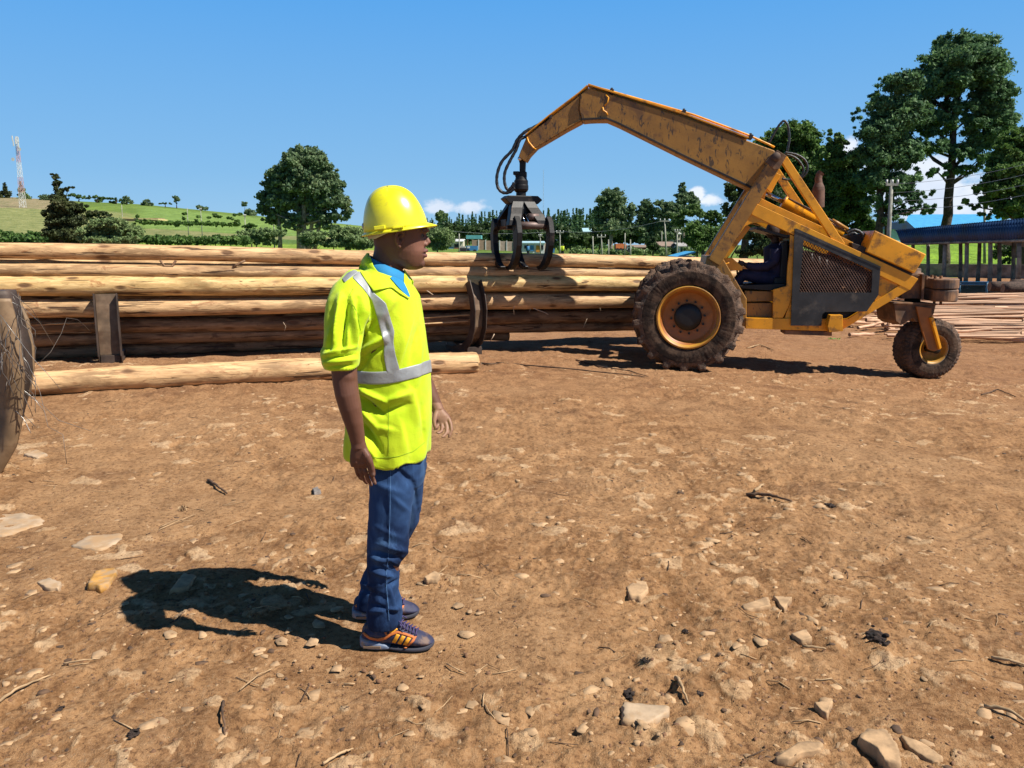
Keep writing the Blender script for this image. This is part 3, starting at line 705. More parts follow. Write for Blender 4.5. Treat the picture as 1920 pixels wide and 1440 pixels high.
# hoses at the tower head
def hose(name, px, c, r=.017, seg=10, mat=HOSE):
    # smooth through points
    P = [tp(u, v, c if not hasattr(c, '__len__') else c[min(i, len(c)-1)]) for i, (u, v) in enumerate(px)]
    out = []
    for i in range(len(P)-1):
        p0, p1, p2, p3 = P[max(i-1, 0)], P[i], P[i+1], P[min(i+2, len(P)-1)]
        for k in range(6):
            s = k/6; out.append(.5*((2*p1)+(p2-p0)*s+(2*p0-5*p1+4*p2-p3)*s*s+(3*p1-p0-3*p2+p3)*s**3))
    out.append(P[-1]); return MB().tube(out, [r*(1+.10*math.sin(i*2.1)) for i in range(len(out))], seg).build(name, mat, TR)
hose('hose', [(1442, 268), (1455, 244), (1464, 231), (1471, 227), (1478, 238), (1480, 262), (1476, 284)], -.05, .016)
hose('hose', [(1472, 286), (1490, 289), (1506, 297), (1514, 310), (1512, 324), (1503, 334)], -.08, .015)
hose('hose', [(1472, 289), (1488, 294), (1500, 304), (1507, 320), (1498, 336)], -.02, .015)
hose('hose', [(1466, 335), (1480, 337), (1497, 334)], -.05, .015)
hose('hose', [(1588, 436), (1602, 431), (1615, 437), (1621, 452), (1619, 466)], -.15, .019)
hose('hose', [(1590, 441), (1601, 437), (1609, 445), (1611, 462)], -.08, .019)
hose('hose', [(1384, 496), (1377, 500), (1368, 494), (1372, 480), (1385, 460)], -.25, .009)
hose('hose', [(1340, 494), (1352, 497), (1367, 493)], -.45, .009, mat=YEL)
# exhaust
MB().tube([tp(1533, 398, .28), tp(1534, 390, .28), tp(1534, 389, .28), tp(1534.5, 356, .28), tp(1535, 351, .28), tp(1535, 343, .28), tp(1534.5, 335, .28), tp(1536, 328, .28), tp(1540, 323, .28)], [.045, .05, .082, .082, .075, .050, .046, .046, .05], 28, smooth=False).build('exhaust', EXH, TR)
# black side panel with expanded-metal window
outer = [(1490, 431), (1651, 502), (1647, 553), (1625, 584), (1547, 585), (1542, 589), (1540, 611), (1483, 610.5)]
inner = [(1507, 450), (1636, 507), (1634, 549), (1499, 548)]
pn = CN-.045
def ring_panel(outer, inner, c0, th):
    """panel with a hole, split in quads/tris"""
    O_ = [tp(u, v, c0) for u, v in outer]; I_ = [tp(u, v, c0) for u, v in inner]
    bm = bmesh.new(); vo = [bm.verts.new(p) for p in O_]; vi = [bm.verts.new(p) for p in I_]
    eo = [bm.edges.new((vo[i], vo[(i+1) % len(vo)])) for i in range(len(vo))]; ei = [bm.edges.new((vi[i], vi[(i+1) % len(vi)])) for i in range(len(vi))]
    r_ = bmesh.ops.triangle_fill(bm, edges=eo+ei, use_beauty=True)
    g_ = bmesh.ops.extrude_face_region(bm, geom=bm.faces[:]); vv = [x for x in g_['geom'] if isinstance(x, bmesh.types.BMVert)]
    bmesh.ops.translate(bm, verts=vv, vec=(0, th, 0)); bmesh.ops.recalc_face_normals(bm, faces=bm.faces[:])
    me = bpy.data.meshes.new('p'); bm.to_mesh(me); bm.free(); return me
for sgn in (1, -1):
    me = ring_panel(outer, inner, pn, .03)
    if sgn < 0:
        c_ = get_co(me); c_[:, 1] *= -1; set_co(me, c_); me.flip_normals()
    me.materials.append(BLK); panel = link(bpy.data.objects.new('side_panel', me), TR)
    # mesh: diamond wires clipped to the window
    I2 = [tp(u, v, pn) for u, v in [(1503, 446), (1640, 506), (1638, 552), (1496, 552)]]
    x0, x1 = min(p.x for p in I2), max(p.x for p in I2); zlo = min(p.z for p in I2)
    def ztop(x):
        a_, b_ = I2[0], I2[1]; return a_.z+(b_.z-a_.z)*(x-a_.x)/(b_.x-a_.x)
    mb = MB(); px_, pz_ = .034, .052
    for sl in (1, -1):
        k = -60
        while k < 90:
            # line x = x0 + k*px + sl*(z-zlo)*px/pz
            seg_ = []
            z = zlo
            while z < 1.9:
                x = x0+k*px_+sl*(z-zlo)*px_/pz_
                if x0 <= x <= x1 and z <= ztop(x): seg_.append(Vector((x, sgn*(pn+.015), z)))
                z += .02
            if len(seg_) > 1: mb.tube([seg_[0], seg_[-1]], .0038, 4, cap=False, smooth=False)
            k += 1
    mb.build('expanded_mesh', EXH if sgn > 0 else BLKD, panel)
# edge trim on top of the panel
mb = MB(); poly(mb, [(1490, 429), (1494, 428.5), (1652, 500), (1651, 503.5), (1490, 433)], pn-.004, pn+.04); mb.build('panel_trim', BLK, panel)
# engine block behind the mesh
mb = MB(); poly(mb, [(1512, 470), (1560, 478), (1600, 500), (1608, 520), (1585, 530), (1575, 548), (1515, 548), (1500, 520)], -.25, .28); mb.build('engine', BLKD, TR, .02)
mb = MB()
for q in range(5): mb.tube([tp(1520+q*14, 475+q*6, -.28), tp(1524+q*14, 500+q*5, -.28)], .025, 10)
mb.tube([tp(1600, 520, -.3), tp(1600, 521, -.15)], .16, 24); mb.tube([tp(1560, 505, -.32), tp(1560, 506, -.2)], .12, 24); mb.build('engine_pulley', BLKD, TR)
mb = MB(); poly(mb, [(1560, 470), (1625, 498), (1640, 512), (1640, 560), (1612, 580), (1600, 560), (1625, 535), (1600, 495)], .30, .34); mb.build('inner_shield', BLKD, TR)
mb = MB(); poly(mb, [(1486, 440), (1500, 445), (1500, 604), (1484, 604)], -.38, .38); mb.build('firewall', BLKD, TR)
mb = MB(); poly(mb, [(1484, 575), (1620, 576), (1600, 598), (1484, 602)], -.36, .36); mb.build('engine_tray', BLKD, TR)
# foot step box
both('step_box', [(1557, 591), (1580, 591), (1581, 621), (1555, 623), (1552, 612)], CN-.17, CN-.005, YEL)
# boxes under the cab floor
mb = MB(); poly(mb, [(1396, 545), (1450, 546), (1450, 565), (1396, 566)], -.36, .36); mb.build('tank', BOOMY, TR, .008)
mb = MB(); poly(mb, [(1396, 568), (1450, 568), (1450, 595), (1396, 595)], -.38, .38); mb.build('tank', BOOMY, TR, .008)
mb = MB(); poly(mb, [(1385, 535), (1476, 532), (1476, 541), (1450, 545), (1392, 541)], -.40, .40); mb.build('cab_floor', BLKD, TR, .004)
# rear weight box on the beams
o = MB(); poly(o, [(1640, 431.5), (1737, 477), (1715, 512.5), (1624, 472)], -.52, .10); o.build('battery_box', YEL, TR, .012)
mb = MB(); poly(mb, [(1590, 440), (1640, 436), (1624, 474), (1600, 462)], -.15, .35); mb.build('valve_block', BLKD, TR, .01)
mb = MB(); poly(mb, [(1597, 455), (1620, 462), (1655, 486), (1712, 512), (1708, 520), (1600, 470)], -.45, .45); mb.build('deck_plate', GREASE, TR, .004)
# rear castor head
PMID = lambda u, v: tp(u, v, 0)
cc = PMID(1714, 540); 
mb = MB(); poly(mb, [(1690, 512), (1730, 516), (1732, 560), (1690, 560)], -.20, .20); mb.build('castor_bracket', RUST, TR, .008)
mb = MB(); poly(mb, [(1729, 514), (1734, 514), (1732, 562), (1727, 562)], -.26, .26); mb.build('bracket_plate', RUST, TR, .004)
zt = PMID(1716, 503).z; zb_ = PMID(1716, 570).z
MZ = Matrix.Translation((PMID(1716, 503).x, 0, 0))
MB().lathe([(.001, zt), (.068, zt), (.075, zt-.015), (.075, zt-.055), (.10, zt-.06), (.11, zt-.075), (.11, zt-.09), (.001, zt-.09)], MZ, 28).build('castor_cap', RUST, TR)
MB().lathe([(.001, zt-.08), (.10, zt-.08), (.10, zb_+.01), (.08, zb_), (.001, zb_)], MZ, 24).build('castor_shaft', BLKD, TR)
# round stacked counterweights
cx = PMID(1757, 540).x; z1, z2, z3 = PMID(1757, 521).z, PMID(1757, 540).z, PMID(1757, 562).z
def cw(za, zb2, name):
    prof = []; n = 40; ring0 = []
    for k in range(n):
        an = 2*math.pi*k/n; x = math.cos(an); y = math.sin(an); x = max(x, -.55) if True else x
        ring0.append((x, y))
    rings = []
    for s, z in ((.96, za), (1, za-.012), (1, zb2+.012), (.96, zb2)):
        rings.append([Vector((cx+.235*x*s*(.96 if x > 0 else 1.25), .42*y*s, z)) for x, y in ring0])
    return MB().loft(rings, smooth=False).build(name, RUST, TR)
cw(z1, z2+.004, 'counterweight'); cw(z2-.004, z3, 'counterweight')
for u, dy in ((1727, -.2), (1741, -.25), (1753, -.22), (1752, .1)):
    p = PMID(u, 519); MB().tube([Vector((p.x, dy, z1-.01)), Vector((p.x, dy, z1+.035))], .02, 6, smooth=False).build('bolt', RUST, TR)
for u in (1742, 1754):
    p = PMID(u, 562); MB().tube([Vector((p.x, -.2, z3+.01)), Vector((p.x, -.2, z3-.05))], .018, 8).build('bolt', RUST, TR)
# fork
FW = empty('castor', (0, 0, 0)); FW.parent = TR; FW.location = PMID(1722, 568)
o0 = FW.location.copy(); FY = R(9+4)      # fork frame turned so the wheel faces the camera side
FR = Matrix.Rotation(FY, 3, 'Z')
FW.rotation_euler = (0, 0, FY)
def fl(u, v, c):
    """pixel -> castor frame at local depth c (plane normal to its axle)"""
    nrm = (Matrix.Rotation(-TH+FY, 3, 'Z') @ Vector((0, 1, 0))); org = TO+(Matrix.Rotation(-TH, 3, 'Z') @ o0)
    r = ray(u, v); C_ = Vector((0, 0, CAMH)); t = (c+(org-C_).dot(nrm))/r.dot(nrm); w_ = C_+r*t
    return Matrix.Rotation(-(-TH+FY), 3, 'Z') @ (w_-org)
def fpoly(px, c0, c1, name, mat, bev=.006):
    pts = [fl(u, v, c0) for u, v in px]; return MB().prism(pts, (0, c1-c0, 0)).build(name, mat, FW, bev)
fpoly([(1676, 568), (1755, 571), (1751, 588), (1745, 600), (1718, 604), (1712, 596), (1690, 610), (1680, 602)], -.24, .24, 'fork_crown', RUST)
fpoly([(1674, 566), (1757, 569), (1757, 573), (1674, 570)], -.27, .27, 'crown_plate', RUST)
fpoly([(1718, 574), (1747, 578), (1747, 596), (1757, 640), (1762, 655), (1752, 659), (1740, 655), (1729, 620)], -.30, -.27, 'fork_arm', ORG)
fpoly([(1745, 596), (1751, 594), (1766, 652), (1762, 656)], -.34, -.24, 'fork_flange', YEL)
fpoly([(1718, 574), (1747, 578), (1757, 640), (1740, 655), (1729, 620)], .27, .30, 'fork_arm', ORG)
# castor wheel
def tyre(name, Rr, wid, rim_r, c, nlug, lugh, parent, mat_t, mat_s, seed=3, seg=96, yaw=0):
    """tyre with tread bars, axis along local y, centred at c"""
    prof = []; hw = wid/2
    base = [(rim_r, -.78), (rim_r*1.06, -.93), (rim_r+(Rr-rim_r)*.35, -1.0), (rim_r+(Rr-rim_r)*.62, -.98), (rim_r+(Rr-rim_r)*.80, -.88), (Rr-lugh-.004, -.72), (Rr-lugh, -.4), (Rr-lugh+.004, -.2), (Rr-lugh+.006, 0)]
    full = base+[(r, -y) for r, y in base[-2::-1]]
    # densify
    pr = []
    for i in range(len(full)-1):
        for k in range(4): s = k/4; pr.append((full[i][0]*(1-s)+full[i+1][0]*s, (full[i][1]*(1-s)+full[i+1][1]*s)*hw))
    pr.append((full[-1][0], full[-1][1]*hw))
    pr = np.array(pr); n = len(pr); th = np.arange(seg*3)/(seg*3)*2*np.pi
    TH_ = th[None]+0*pr[:, :1]; RR = pr[:, :1]+0*TH_; YY = pr[:, 1:2]+0*TH_
    side = np.sign(YY); ay = np.abs(YY)/hw
    # herringbone bars, swept back toward the shoulder
    phase = (TH_*nlug/(2*np.pi)+side*.25-(1-ay)*1.25*.55+ay*.25) % 1.0
    bar = sst(phase, .0, .10)*(1-sst(phase, .38, .50))
    reach = sst(RR, rim_r+(Rr-rim_r)*.66, rim_r+(Rr-rim_r)*.80)
    bar = bar*reach*(1-.4*(ay < .06))
    mud = fbm(TH_*9+seed, YY*16+seed, 4, seed)-.5; mud2 = fbm(TH_*30+seed, YY*50, 3, seed+3)-.5
    RR = RR+bar*lugh+reach*(mud*.030+mud2*.018)*(Rr/.7)
    YY = YY*(1+bar*.05*ay+mud2*.03)
    V = np.stack([RR*np.cos(TH_), YY, RR*np.sin(TH_)], -1)+np.array(c)
    idx = np.arange(n*seg*3).reshape(n, seg*3); nx = np.roll(idx, -1, 1)
    F = np.stack([idx[:-1], nx[:-1], nx[1:], idx[1:]], -1).reshape(-1, 4)
    me = np_mesh(name, V.reshape(-1, 3), F, True); me.materials.append(mat_t); me.materials.append(mat_s)
    mi = np.zeros((n-1, seg*3), np.int32); sel = (pr[:-1, 0] < rim_r+(Rr-rim_r)*.60); mi[sel] = 1
    me.polygons.foreach_set('material_index', mi.ravel()); me.update()
    return link(bpy.data.objects.new(name, me), parent)
WC = fl(1737, 652, 0); WRc = .405
wo_ = empty('rear_wheel'); wo_.parent = FW; wo_.location = WC
zg_target = None
tyre('tyre', .405, .40, .195, (0, 0, 0), 44, .006, wo_, MUD, SIDE, 9)
MYa = Matrix.Rotation(math.pi/2, 4, 'X')
MB().lathe([(.001, .02), (.10, .02), (.13, .06), (.165, .07), (.17, .15), (.19, .17), (.205, .175), (.205, .165), (.19, .155), (.178, .13), (.17, .0), (.001, -.02)], MYa, 36).build('rim', RIMY, wo_)
MB().lathe([(.001, .24), (.05, .24), (.05, .0), (.001, 0)], MYa, 16).build('hub', BLKD, wo_)
MB().lathe([(.198, .172), (.207, .178), (.207, .168), (.198, .163)], MYa, 36, closed=True).build('rim_edge', simple('worn_rim', (.5, .42, .33), .4, .6), wo_)
# front wheels
RF = .70
nwc = tp(1289, 593, -.86)
for sgn in (-1, 1):
    fw = empty('front_wheel'); fw.parent = TR; fw.location = (nwc.x, sgn*.86, nwc.z)
    if sgn > 0: fw.rotation_euler = (0, 0, math.pi)
    tyre('tyre', RF, .44, .40, (0, 0, 0), 18, .072, fw, MUD, SIDE, 4)
    MB().lathe([(.405, .200), (.392, .215), (.378, .205), (.368, .170), (.345, .150), (.335, .145), (.325, .120), (.30, .105), (.20, .10), (.10, .10), (.01, .10), (.01, .04), (.36, .06), (.405, .15)], MYa, 64, closed=True).build('rim', ORG, fw)
    MB().lathe([(.407, .197), (.395, .214), (.380, .208), (.371, .175), (.349, .152), (.346, .148), (.366, .168), (.376, .204), (.392, .208), (.402, .190)], MYa, 64, closed=True).build('rim_edge', RIMY, fw)
    MB().lathe([(.001, .165), (.10, .165), (.14, .160), (.150, .15), (.172, .145), (.176, .105), (.001, .10)], MYa, 40).build('hub', BLKD, fw)
    for k in range(12):
        an = 2*math.pi*k/12+.1; p = Vector((.212*math.cos(an), -.10, .212*math.sin(an)))
        MB().tube([p, p+Vector((0, -.035, 0))], .015, 6, smooth=False).build('wheel_bolt', BLKD, fw)
MB().tube([Vector((nwc.x, -.75, nwc.z)), Vector((nwc.x, .75, nwc.z))], .14, 20).build('front_axle', BLKD, TR)
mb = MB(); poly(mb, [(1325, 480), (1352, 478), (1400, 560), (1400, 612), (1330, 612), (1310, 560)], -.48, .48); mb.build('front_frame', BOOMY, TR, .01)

# --- grapple, hanging on the boom, in line with the pole it grips
GO = Vector((tp(979, 330, 0).x, 0, 0))
def tw(u, v, c=0): return tp(u, v, c)
# link, rotator
mb = MB(); mb.prism([tw(u, v, -.045) for u, v in [(971, 294), (985, 300), (984, 322), (974, 324), (974, 306)]], (0, .09, 0)); mb.build('link', GRAP, TR, .006)
lathe_y('link_pin', [(.0001, .0), (.028, .0), (.03, -.01), (.03, -.20), (.0001, -.20)], tw(974.5, 297, -.12), CHROME, 16)
g = tw(977, 345, 0); k_ = lambda v: tw(977, v, 0).z
MG = Matrix.Translation((g.x, 0, 0))
mb = MB(); mb.box((g.x, 0, (k_(322)+k_(333))/2), (.155, .10, k_(322)-k_(333))); mb.box((g.x-.06, 0, k_(325)), (.09, .14, .05)); mb.build('yoke', GRAP, TR, .01)
MB().lathe([(.001, k_(331)), (.075, k_(331)), (.085, k_(337)), (.098, k_(339)), (.098, k_(347)), (.104, k_(348)), (.104, k_(355)), (.09, k_(359)), (.07, k_(361)), (.07, k_(367)), (.001, k_(367))], MG, 40, smooth=False).build('rotator', BLKD, TR)
GA = R(20.5)+TH       # grapple yaw in loader frame
GR = Matrix.Rotation(GA, 3, 'Z')
gr = empty('grapple_head', (g.x, 0, 0), GA); gr.parent = TR
zl = lambda v: k_(v)
gb = Vector((0, 0, 0))
def gbox(mb, x0, x1, y0, y1, z0, z1): mb.box(((x0+x1)/2, (y0+y1)/2, (z0+z1)/2), (x1-x0, y1-y0, z1-z0))
zt_, zb2 = zl(367), zl(382)
mb = MB(); mb.prism([(-.28, -.10, zl(373)), (-.22, -.10, zl(367.5)), (.22, -.10, zl(367.5)), (.29, -.10, zl(375)), (.22, -.10, zl(383)), (-.20, -.10, zl(383))], (0, .20, 0)); mb.build('top_plate', GRAP, gr, .008)
mb = MB()
rings = []
for v, hx, hy in ((380, .17, .10), (390, .20, .15), (400, .26, .22), (412, .31, .27), (424, .31, .26)):
    z = zl(v); rings.append([Vector((-hx, -hy, z)), Vector((hx*.86, -hy, z)), Vector((hx*.86, hy, z)), Vector((-hx, hy, z))])
# open arch body made of four ribs
for sx in (-1, 1):
    for sy in (-1, 1):
        r2 = []
        for v, hx, hy in ((378, .08, .05), (390, .12, .10), (402, .16, .18), (414, .20, .25), (424, .22, .26)):
            z = zl(v); c = Vector((sx*hx, sy*hy, z)); r2.append([c+Vector((-.085, -.06, 0)), c+Vector((.085, -.06, 0)), c+Vector((.085, .06, 0)), c+Vector((-.085, .06, 0))])
        mb.loft(r2, smooth=False)
mb.loft([[Vector((a*hx, b_*hy, zl(v))) for a, b_ in ((-1, -1), (1, -1), (1, 1), (-1, 1))] for v, hx, hy in ((376, .11, .09), (392, .12, .12), (402, .10, .12))], smooth=False)
mb.build('grapple_body', GRAP, gr, .006)
zc = zl(423.5)
MB().tube([Vector((-.18, -.27, zc)), Vector((.30, -.27, zc))], .052, 18).build('cross_tube', GRAPL, gr)
MB().tube([Vector((-.28, .27, zc)), Vector((.06, .27, zc))], .052, 18).build('cross_tube', GRAPL, gr)
MB().tube([Vector((.02, -.22, zl(407))), Vector((.17, -.22, zl(407)))], .045, 16).build('grapple_cylinder', GRAPL, gr)
mb = MB(); gbox(mb, -.28, -.1, -.20, -.14, zl(430), zl(416)); gbox(mb, -.27, .22, -.1, .1, zl(425), zl(412)); mb.build('cross_plate', GRAP, gr, .006)
mb = MB()
for x in (-.06, .0, .12, .16, .22): mb.tube([Vector((x, -.18, zl(402+x*20))), Vector((x+.03, -.25, zl(421)))], .009, 6)
mb.build('thin_hose', CHROME, gr)
logc = None
def tine(x, sy, zs):
    """curved claw plate at local x on side sy, closing under the pole"""
    pts = [(.25, 412), (.31, 422), (.345, 438), (.335, 458), (.285, 476), (.20, 490), (.10, 499), (.0, 502), (-.05, 500)]
    ww = [.07, .085, .085, .08, .075, .065, .05, .032, .012]
    rings = []
    P = [Vector((x, sy*a, zl(v))) for a, v in pts]
    for i, p in enumerate(P):
        d = (P[min(i+1, len(P)-1)]-P[max(i-1, 0)]).normalized(); n_ = Vector((0, d.z, -d.y)).normalized()
        for_ = ww[i]; rings.append([p+n_*for_+Vector((-.040, 0, 0)), p+n_*for_+Vector((.040, 0, 0)), p-n_*for_*.6+Vector((.040, 0, 0)), p-n_*for_*.6+Vector((-.040, 0, 0))])
    MB().loft(rings, smooth=False).build('claw', GRAP, gr, .008)
    MB().tube([Vector((x-.045, sy*.27, zc)), Vector((x+.045, sy*.27, zc))], .075, 20).build('claw_boss', GRAP, gr)
tine(-.18, -1, 0); tine(.30, -1, 0); tine(-.29, 1, 0); tine(.06, 1, 0)
# grapple hoses
hose('grapple_hose', [(1029, 221), (1006, 236), (985, 247), (970, 262), (960, 282), (941, 303), (932, 328), (933, 350), (943, 361), (956, 360), (965, 352)], [-.06, -.08, -.12], .022)
hose('grapple_hose', [(987, 256), (975, 262), (968, 280), (957, 300), (947, 322), (946, 342), (952, 356), (960, 350), (964, 342)], [-.08, -.12], .022)

# ---------------------------------------------------------------- driver's seat
mb = MB(); poly(mb, [(1452, 520), (1478, 520), (1478, 536), (1450, 536)], -.25, .25); poly(mb, [(1466, 455), (1478, 450), (1480, 525), (1462, 525)], -.24, .24); mb.build('seat', SEATM, TR, .02)
MB().tube([tp(1384, 535, -.2), tp(1382, 505, -.2), tp(1385, 498, -.2)], .012, 8).build('control_lever', BLKD, TR)
mb = MB(); poly(mb, [(1420, 425), (1480, 442), (1478, 447), (1418, 430)], -.42, .42); mb.build('cab_roof', BLKD, TR, .004)
# ================================================================== THE WORKER
PX = empty('person', (-.50, 3.05, 0))
tag(PX, 'standing man in yellow hard hat, lime high-visibility jacket and jeans, looking right', 'person')
MY = 3.06
ADY = 0.0
def A(u, v, Y=MY): return atY(u, v, Y+ADY)
def ellring(c, rx, ry, rot=0, z=None, n=40, sq=2.0, tilt=None):
    out = []
    for k in range(n):
        a = 2*math.pi*k/n; ca, sa = math.cos(a), math.sin(a)
        x = rx*math.copysign(abs(ca)**(2/sq), ca); y = ry*math.copysign(abs(sa)**(2/sq), sa)
        X = x*math.cos(rot)-y*math.sin(rot); Y = x*math.sin(rot)+y*math.cos(rot)
        out.append(Vector((c[0]+X, c[1]+Y, c[2])))
    return out
def remeshed(mb, vox, smooth=3, fac=.5):
    me = mb.mesh('r')
    return evaluated(me, [('REMESH', dict(mode='VOXEL', voxel_size=vox, use_smooth_shade=True)), ('SMOOTH', dict(factor=fac, iterations=smooth))])
def put(me, name, mat, parent=PX):
    me.name = name; me.materials.clear(); me.materials.append(mat); me.polygons.foreach_set('use_smooth', np.ones(len(me.polygons), bool)); me.update()
    o = link(bpy.data.objects.new(name, me), parent); return rel(o, PX) if parent is PX else o
# ---- skin material reads a painted-on skin colour with shade in the creases
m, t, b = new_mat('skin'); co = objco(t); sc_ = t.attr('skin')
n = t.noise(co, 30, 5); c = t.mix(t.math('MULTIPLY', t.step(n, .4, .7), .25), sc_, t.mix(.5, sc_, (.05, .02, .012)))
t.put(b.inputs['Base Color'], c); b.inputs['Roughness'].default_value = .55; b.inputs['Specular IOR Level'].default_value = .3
t.l.new(t.bump(t.noise(co, 260, 3, .6), .15, .002), b.inputs['Normal'])
b.inputs['Subsurface Weight'].default_value = .06; b.inputs['Subsurface Radius'].default_value = (.01, .004, .002); SKIN = m
B = MB()
# head from horizontal sections read off the profile
hd = [(374, 728, 758, .045), (384, 714, 768, .060), (398, 703, 780, .070), (410, 697, 790, .075), (420, 696, 797.5, .0765), (427, 696.5, 800.5, .0765), (433, 698, 801, .076), (440, 699, 799.5, .075), (448, 700, 798, .0735),
      (455, 701, 798, .072), (462, 702, 798, .070), (470, 703, 799, .067), (478, 704.5, 798, .063), (486, 708, 796, .058), (493, 722, 794, .050), (499, 744, 791, .040), (504, 758, 786, .026), (506, 766, 782, .012)]
rings = []
for v, l, r_, w_ in hd:
    a = A(l, v); b_ = A(r_, v); rx = (b_.x-a.x)/2; c = (a+b_)/2
    ring = []
    for k in range(40):
        an = 2*math.pi*k/40; ca, sa = math.cos(an), math.sin(an)
        # front of the face is flatter, back rounder; widest behind the middle
        x = math.copysign(abs(ca)**(.92 if ca > 0 else 1.0), ca)*rx; y = sa*w_*(1-.10*max(ca, 0)**2 if ca > 0 else 1)
        ring.append(Vector((c.x+x, MY+y, c.z)))
    rings.append(ring)
B.loft(rings)
# neck
B.tube([A(731, 455), A(729, 475), A(724, 500), A(718, 525), A(716, 545)], [.057, .056, .059, .066, .075], 24)
B.tube([A(745, 470), A(738, 495), A(728, 520)], [.040, .040, .045], 18)
# brow, nose, lips, chin, cheeks
B.tube([A(790, 434, MY-.045), A(799, 431, MY-.022), A(801.5, 432, MY), A(799, 431, MY+.022), A(790, 434, MY+.045)], [.006, .0095, .008, .0095, .006], 10)
B.tube([A(797, 440), A(799.5, 446), A(801.5, 452), A(802, 456)], [.006, .0085, .011, .012], 12)
B.ball(A(800.5, 455.5), (.0095, .0125, .0095)); B.ball(A(797, 458.5, MY-.013), (.010, .007, .008)); B.ball(A(797, 458.5, MY+.013), (.010, .007, .008))
B.tube([A(786, 475, MY-.026), A(795, 471.5, MY-.016), A(799.5, 469.5, MY-.004), A(799.5, 469.5, MY+.004), A(795, 471.5, MY+.016), A(786, 475, MY+.026)], [.003, .0065, .0085, .0085, .0065, .003], 10)
B.tube([A(786, 476.5, MY-.025), A(793, 478.5, MY-.016), A(797.5, 479.5, MY-.004), A(797.5, 479.5, MY+.004), A(793, 478.5, MY+.016), A(786, 476.5, MY+.025)], [.003, .006, .0085, .0085, .006, .003], 10)
B.ball(A(787.5, 494), (.019, .023, .019)); B.ball(A(783, 498), (.018, .022, .014))
for s in (-1, 1):
    # ear
    e0 = A(750, 448, MY+s*.074)
    P = [A(747.5, 463, MY+s*.076), A(743.5, 456, MY+s*.088), A(742, 446, MY+s*.096), A(744.5, 437, MY+s*.097), A(750.5, 433, MY+s*.092), A(756, 436, MY+s*.083), A(757, 442, MY+s*.076)]
    B.tube(P, [.0050, .0055, .0058, .0060, .0060, .0055, .0045], 8); B.ball(A(748.5, 462, MY+s*.080), (.0075, .005, .0085))
    B.ball(A(749.5, 447, MY+s*.078), (.014, .006, .024)); B.tube([A(748, 456, MY+s*.084), A(747, 447, MY+s*.089), A(751, 441, MY+s*.086)], .0036, 8)
# torso core (under the clothes), hips and legs
def sec(v, l, r_, dy, Y=MY, rot=0, sq=2.3, n=36):
    a = A(l, v, Y); b_ = A(r_, v, Y); return ellring(((a.x+b_.x)/2, Y, (a.z+b_.z)/2), (b_.x-a.x)/2, dy, rot, n=n, sq=sq)
B.loft([sec(522, 700, 745, .08), sec(535, 672, 765, .15), sec(560, 660, 774, .17), sec(620, 658, 782, .16), sec(700, 668, 790, .145), (sec(780, 668, 790, .145)), sec(850, 682, 790, .15), sec(900, 705, 775, .14)])
for (top, kn, an, Yt, Yk, Ya) in (((735, 860), (728, 1030), (722, 1170), 2.99, 2.95, 2.95), ((762, 860), (742, 1010), (712, 1130), 3.16, 3.19, 3.19)):
    B.tube([A(*top, Yt), A((top[0]*2+kn[0])/3, (top[1]*2+kn[1])/3, Yt), A(*kn, Yk), A(*an, Ya)], [.075, .068, .048, .036], 18)
# right arm (near the camera): rolled sleeve ends above the elbow
YR = 2.83
arm = [(668, 540, 2.95, .060), (652, 580, 2.87, .054), (646, 640, 2.84, .048), (645, 690, 2.83, .0455), (647, 715, 2.83, .0440), (651, 740, 2.825, .0425), (657, 765, 2.825, .0395), (663, 790, 2.83, .0345), (668, 812, 2.835, .0295), (671.5, 830, 2.84, .0265), (673, 840, 2.84, .0270)]
arm = [(u, v, Y-.045*min(1, max(0, (v-560)/120)), r_) for u, v, Y, r_ in arm]
B.tube([A(u, v, Y) for u, v, Y, r_ in arm], [a[3] for a in arm], 24, ell=[1, 1, 1, 1, 1, 1, .95, .9, .85, .82, .85], up=(1, 0, 0))
ADY = -.045
def finger(pts, rr, seg=10): B.tube([A(*p) for p in pts], rr, seg)
# palm, back of the hand to the camera
B.loft([[A(c-w_, v, Y) + Vector((0, 0, 0)) for _ in (0,)] if False else ellring(A(c, v, Y), w_, d_, 0, n=20, sq=2.4) for v, c, w_, d_, Y in
        [(828, 671.5, .026, .021, 2.84), (838, 673, .028, .020, 2.84), (848, 674.5, .034, .0185, 2.84), (858, 675.5, .038, .018, 2.842), (868, 676.5, .039, .0165, 2.846), (875, 677, .037, .014, 2.85)]])
finger([(689, 866, 2.845), (694, 880, 2.838), (697, 892, 2.848), (702, 903, 2.862), (704, 908, 2.868)], [.0086, .0084, .0078, .0070, .0048])
finger([(681, 868, 2.85), (685, 884, 2.846), (689, 897, 2.858), (695, 907, 2.878), (697, 911, 2.885)], [.0088, .0086, .0080, .0072, .0048])
finger([(673, 868, 2.852), (676, 884, 2.852), (680, 896, 2.866), (686, 904, 2.886), (689, 907, 2.893)], [.0085, .0082, .0076, .0068, .0046])
finger([(665.5, 865, 2.852), (667, 878, 2.856), (670.5, 889, 2.868), (676, 897, 2.886), (679, 900, 2.892)], [.0076, .0072, .0066, .0060, .0042])
finger([(682, 845, 2.835), (689, 856, 2.828), (694, 866, 2.828), (698, 879, 2.833), (700, 890, 2.838), (700, 893, 2.839)], [.0145, .0135, .0112, .0098, .0085, .006])
ADY = 0.0
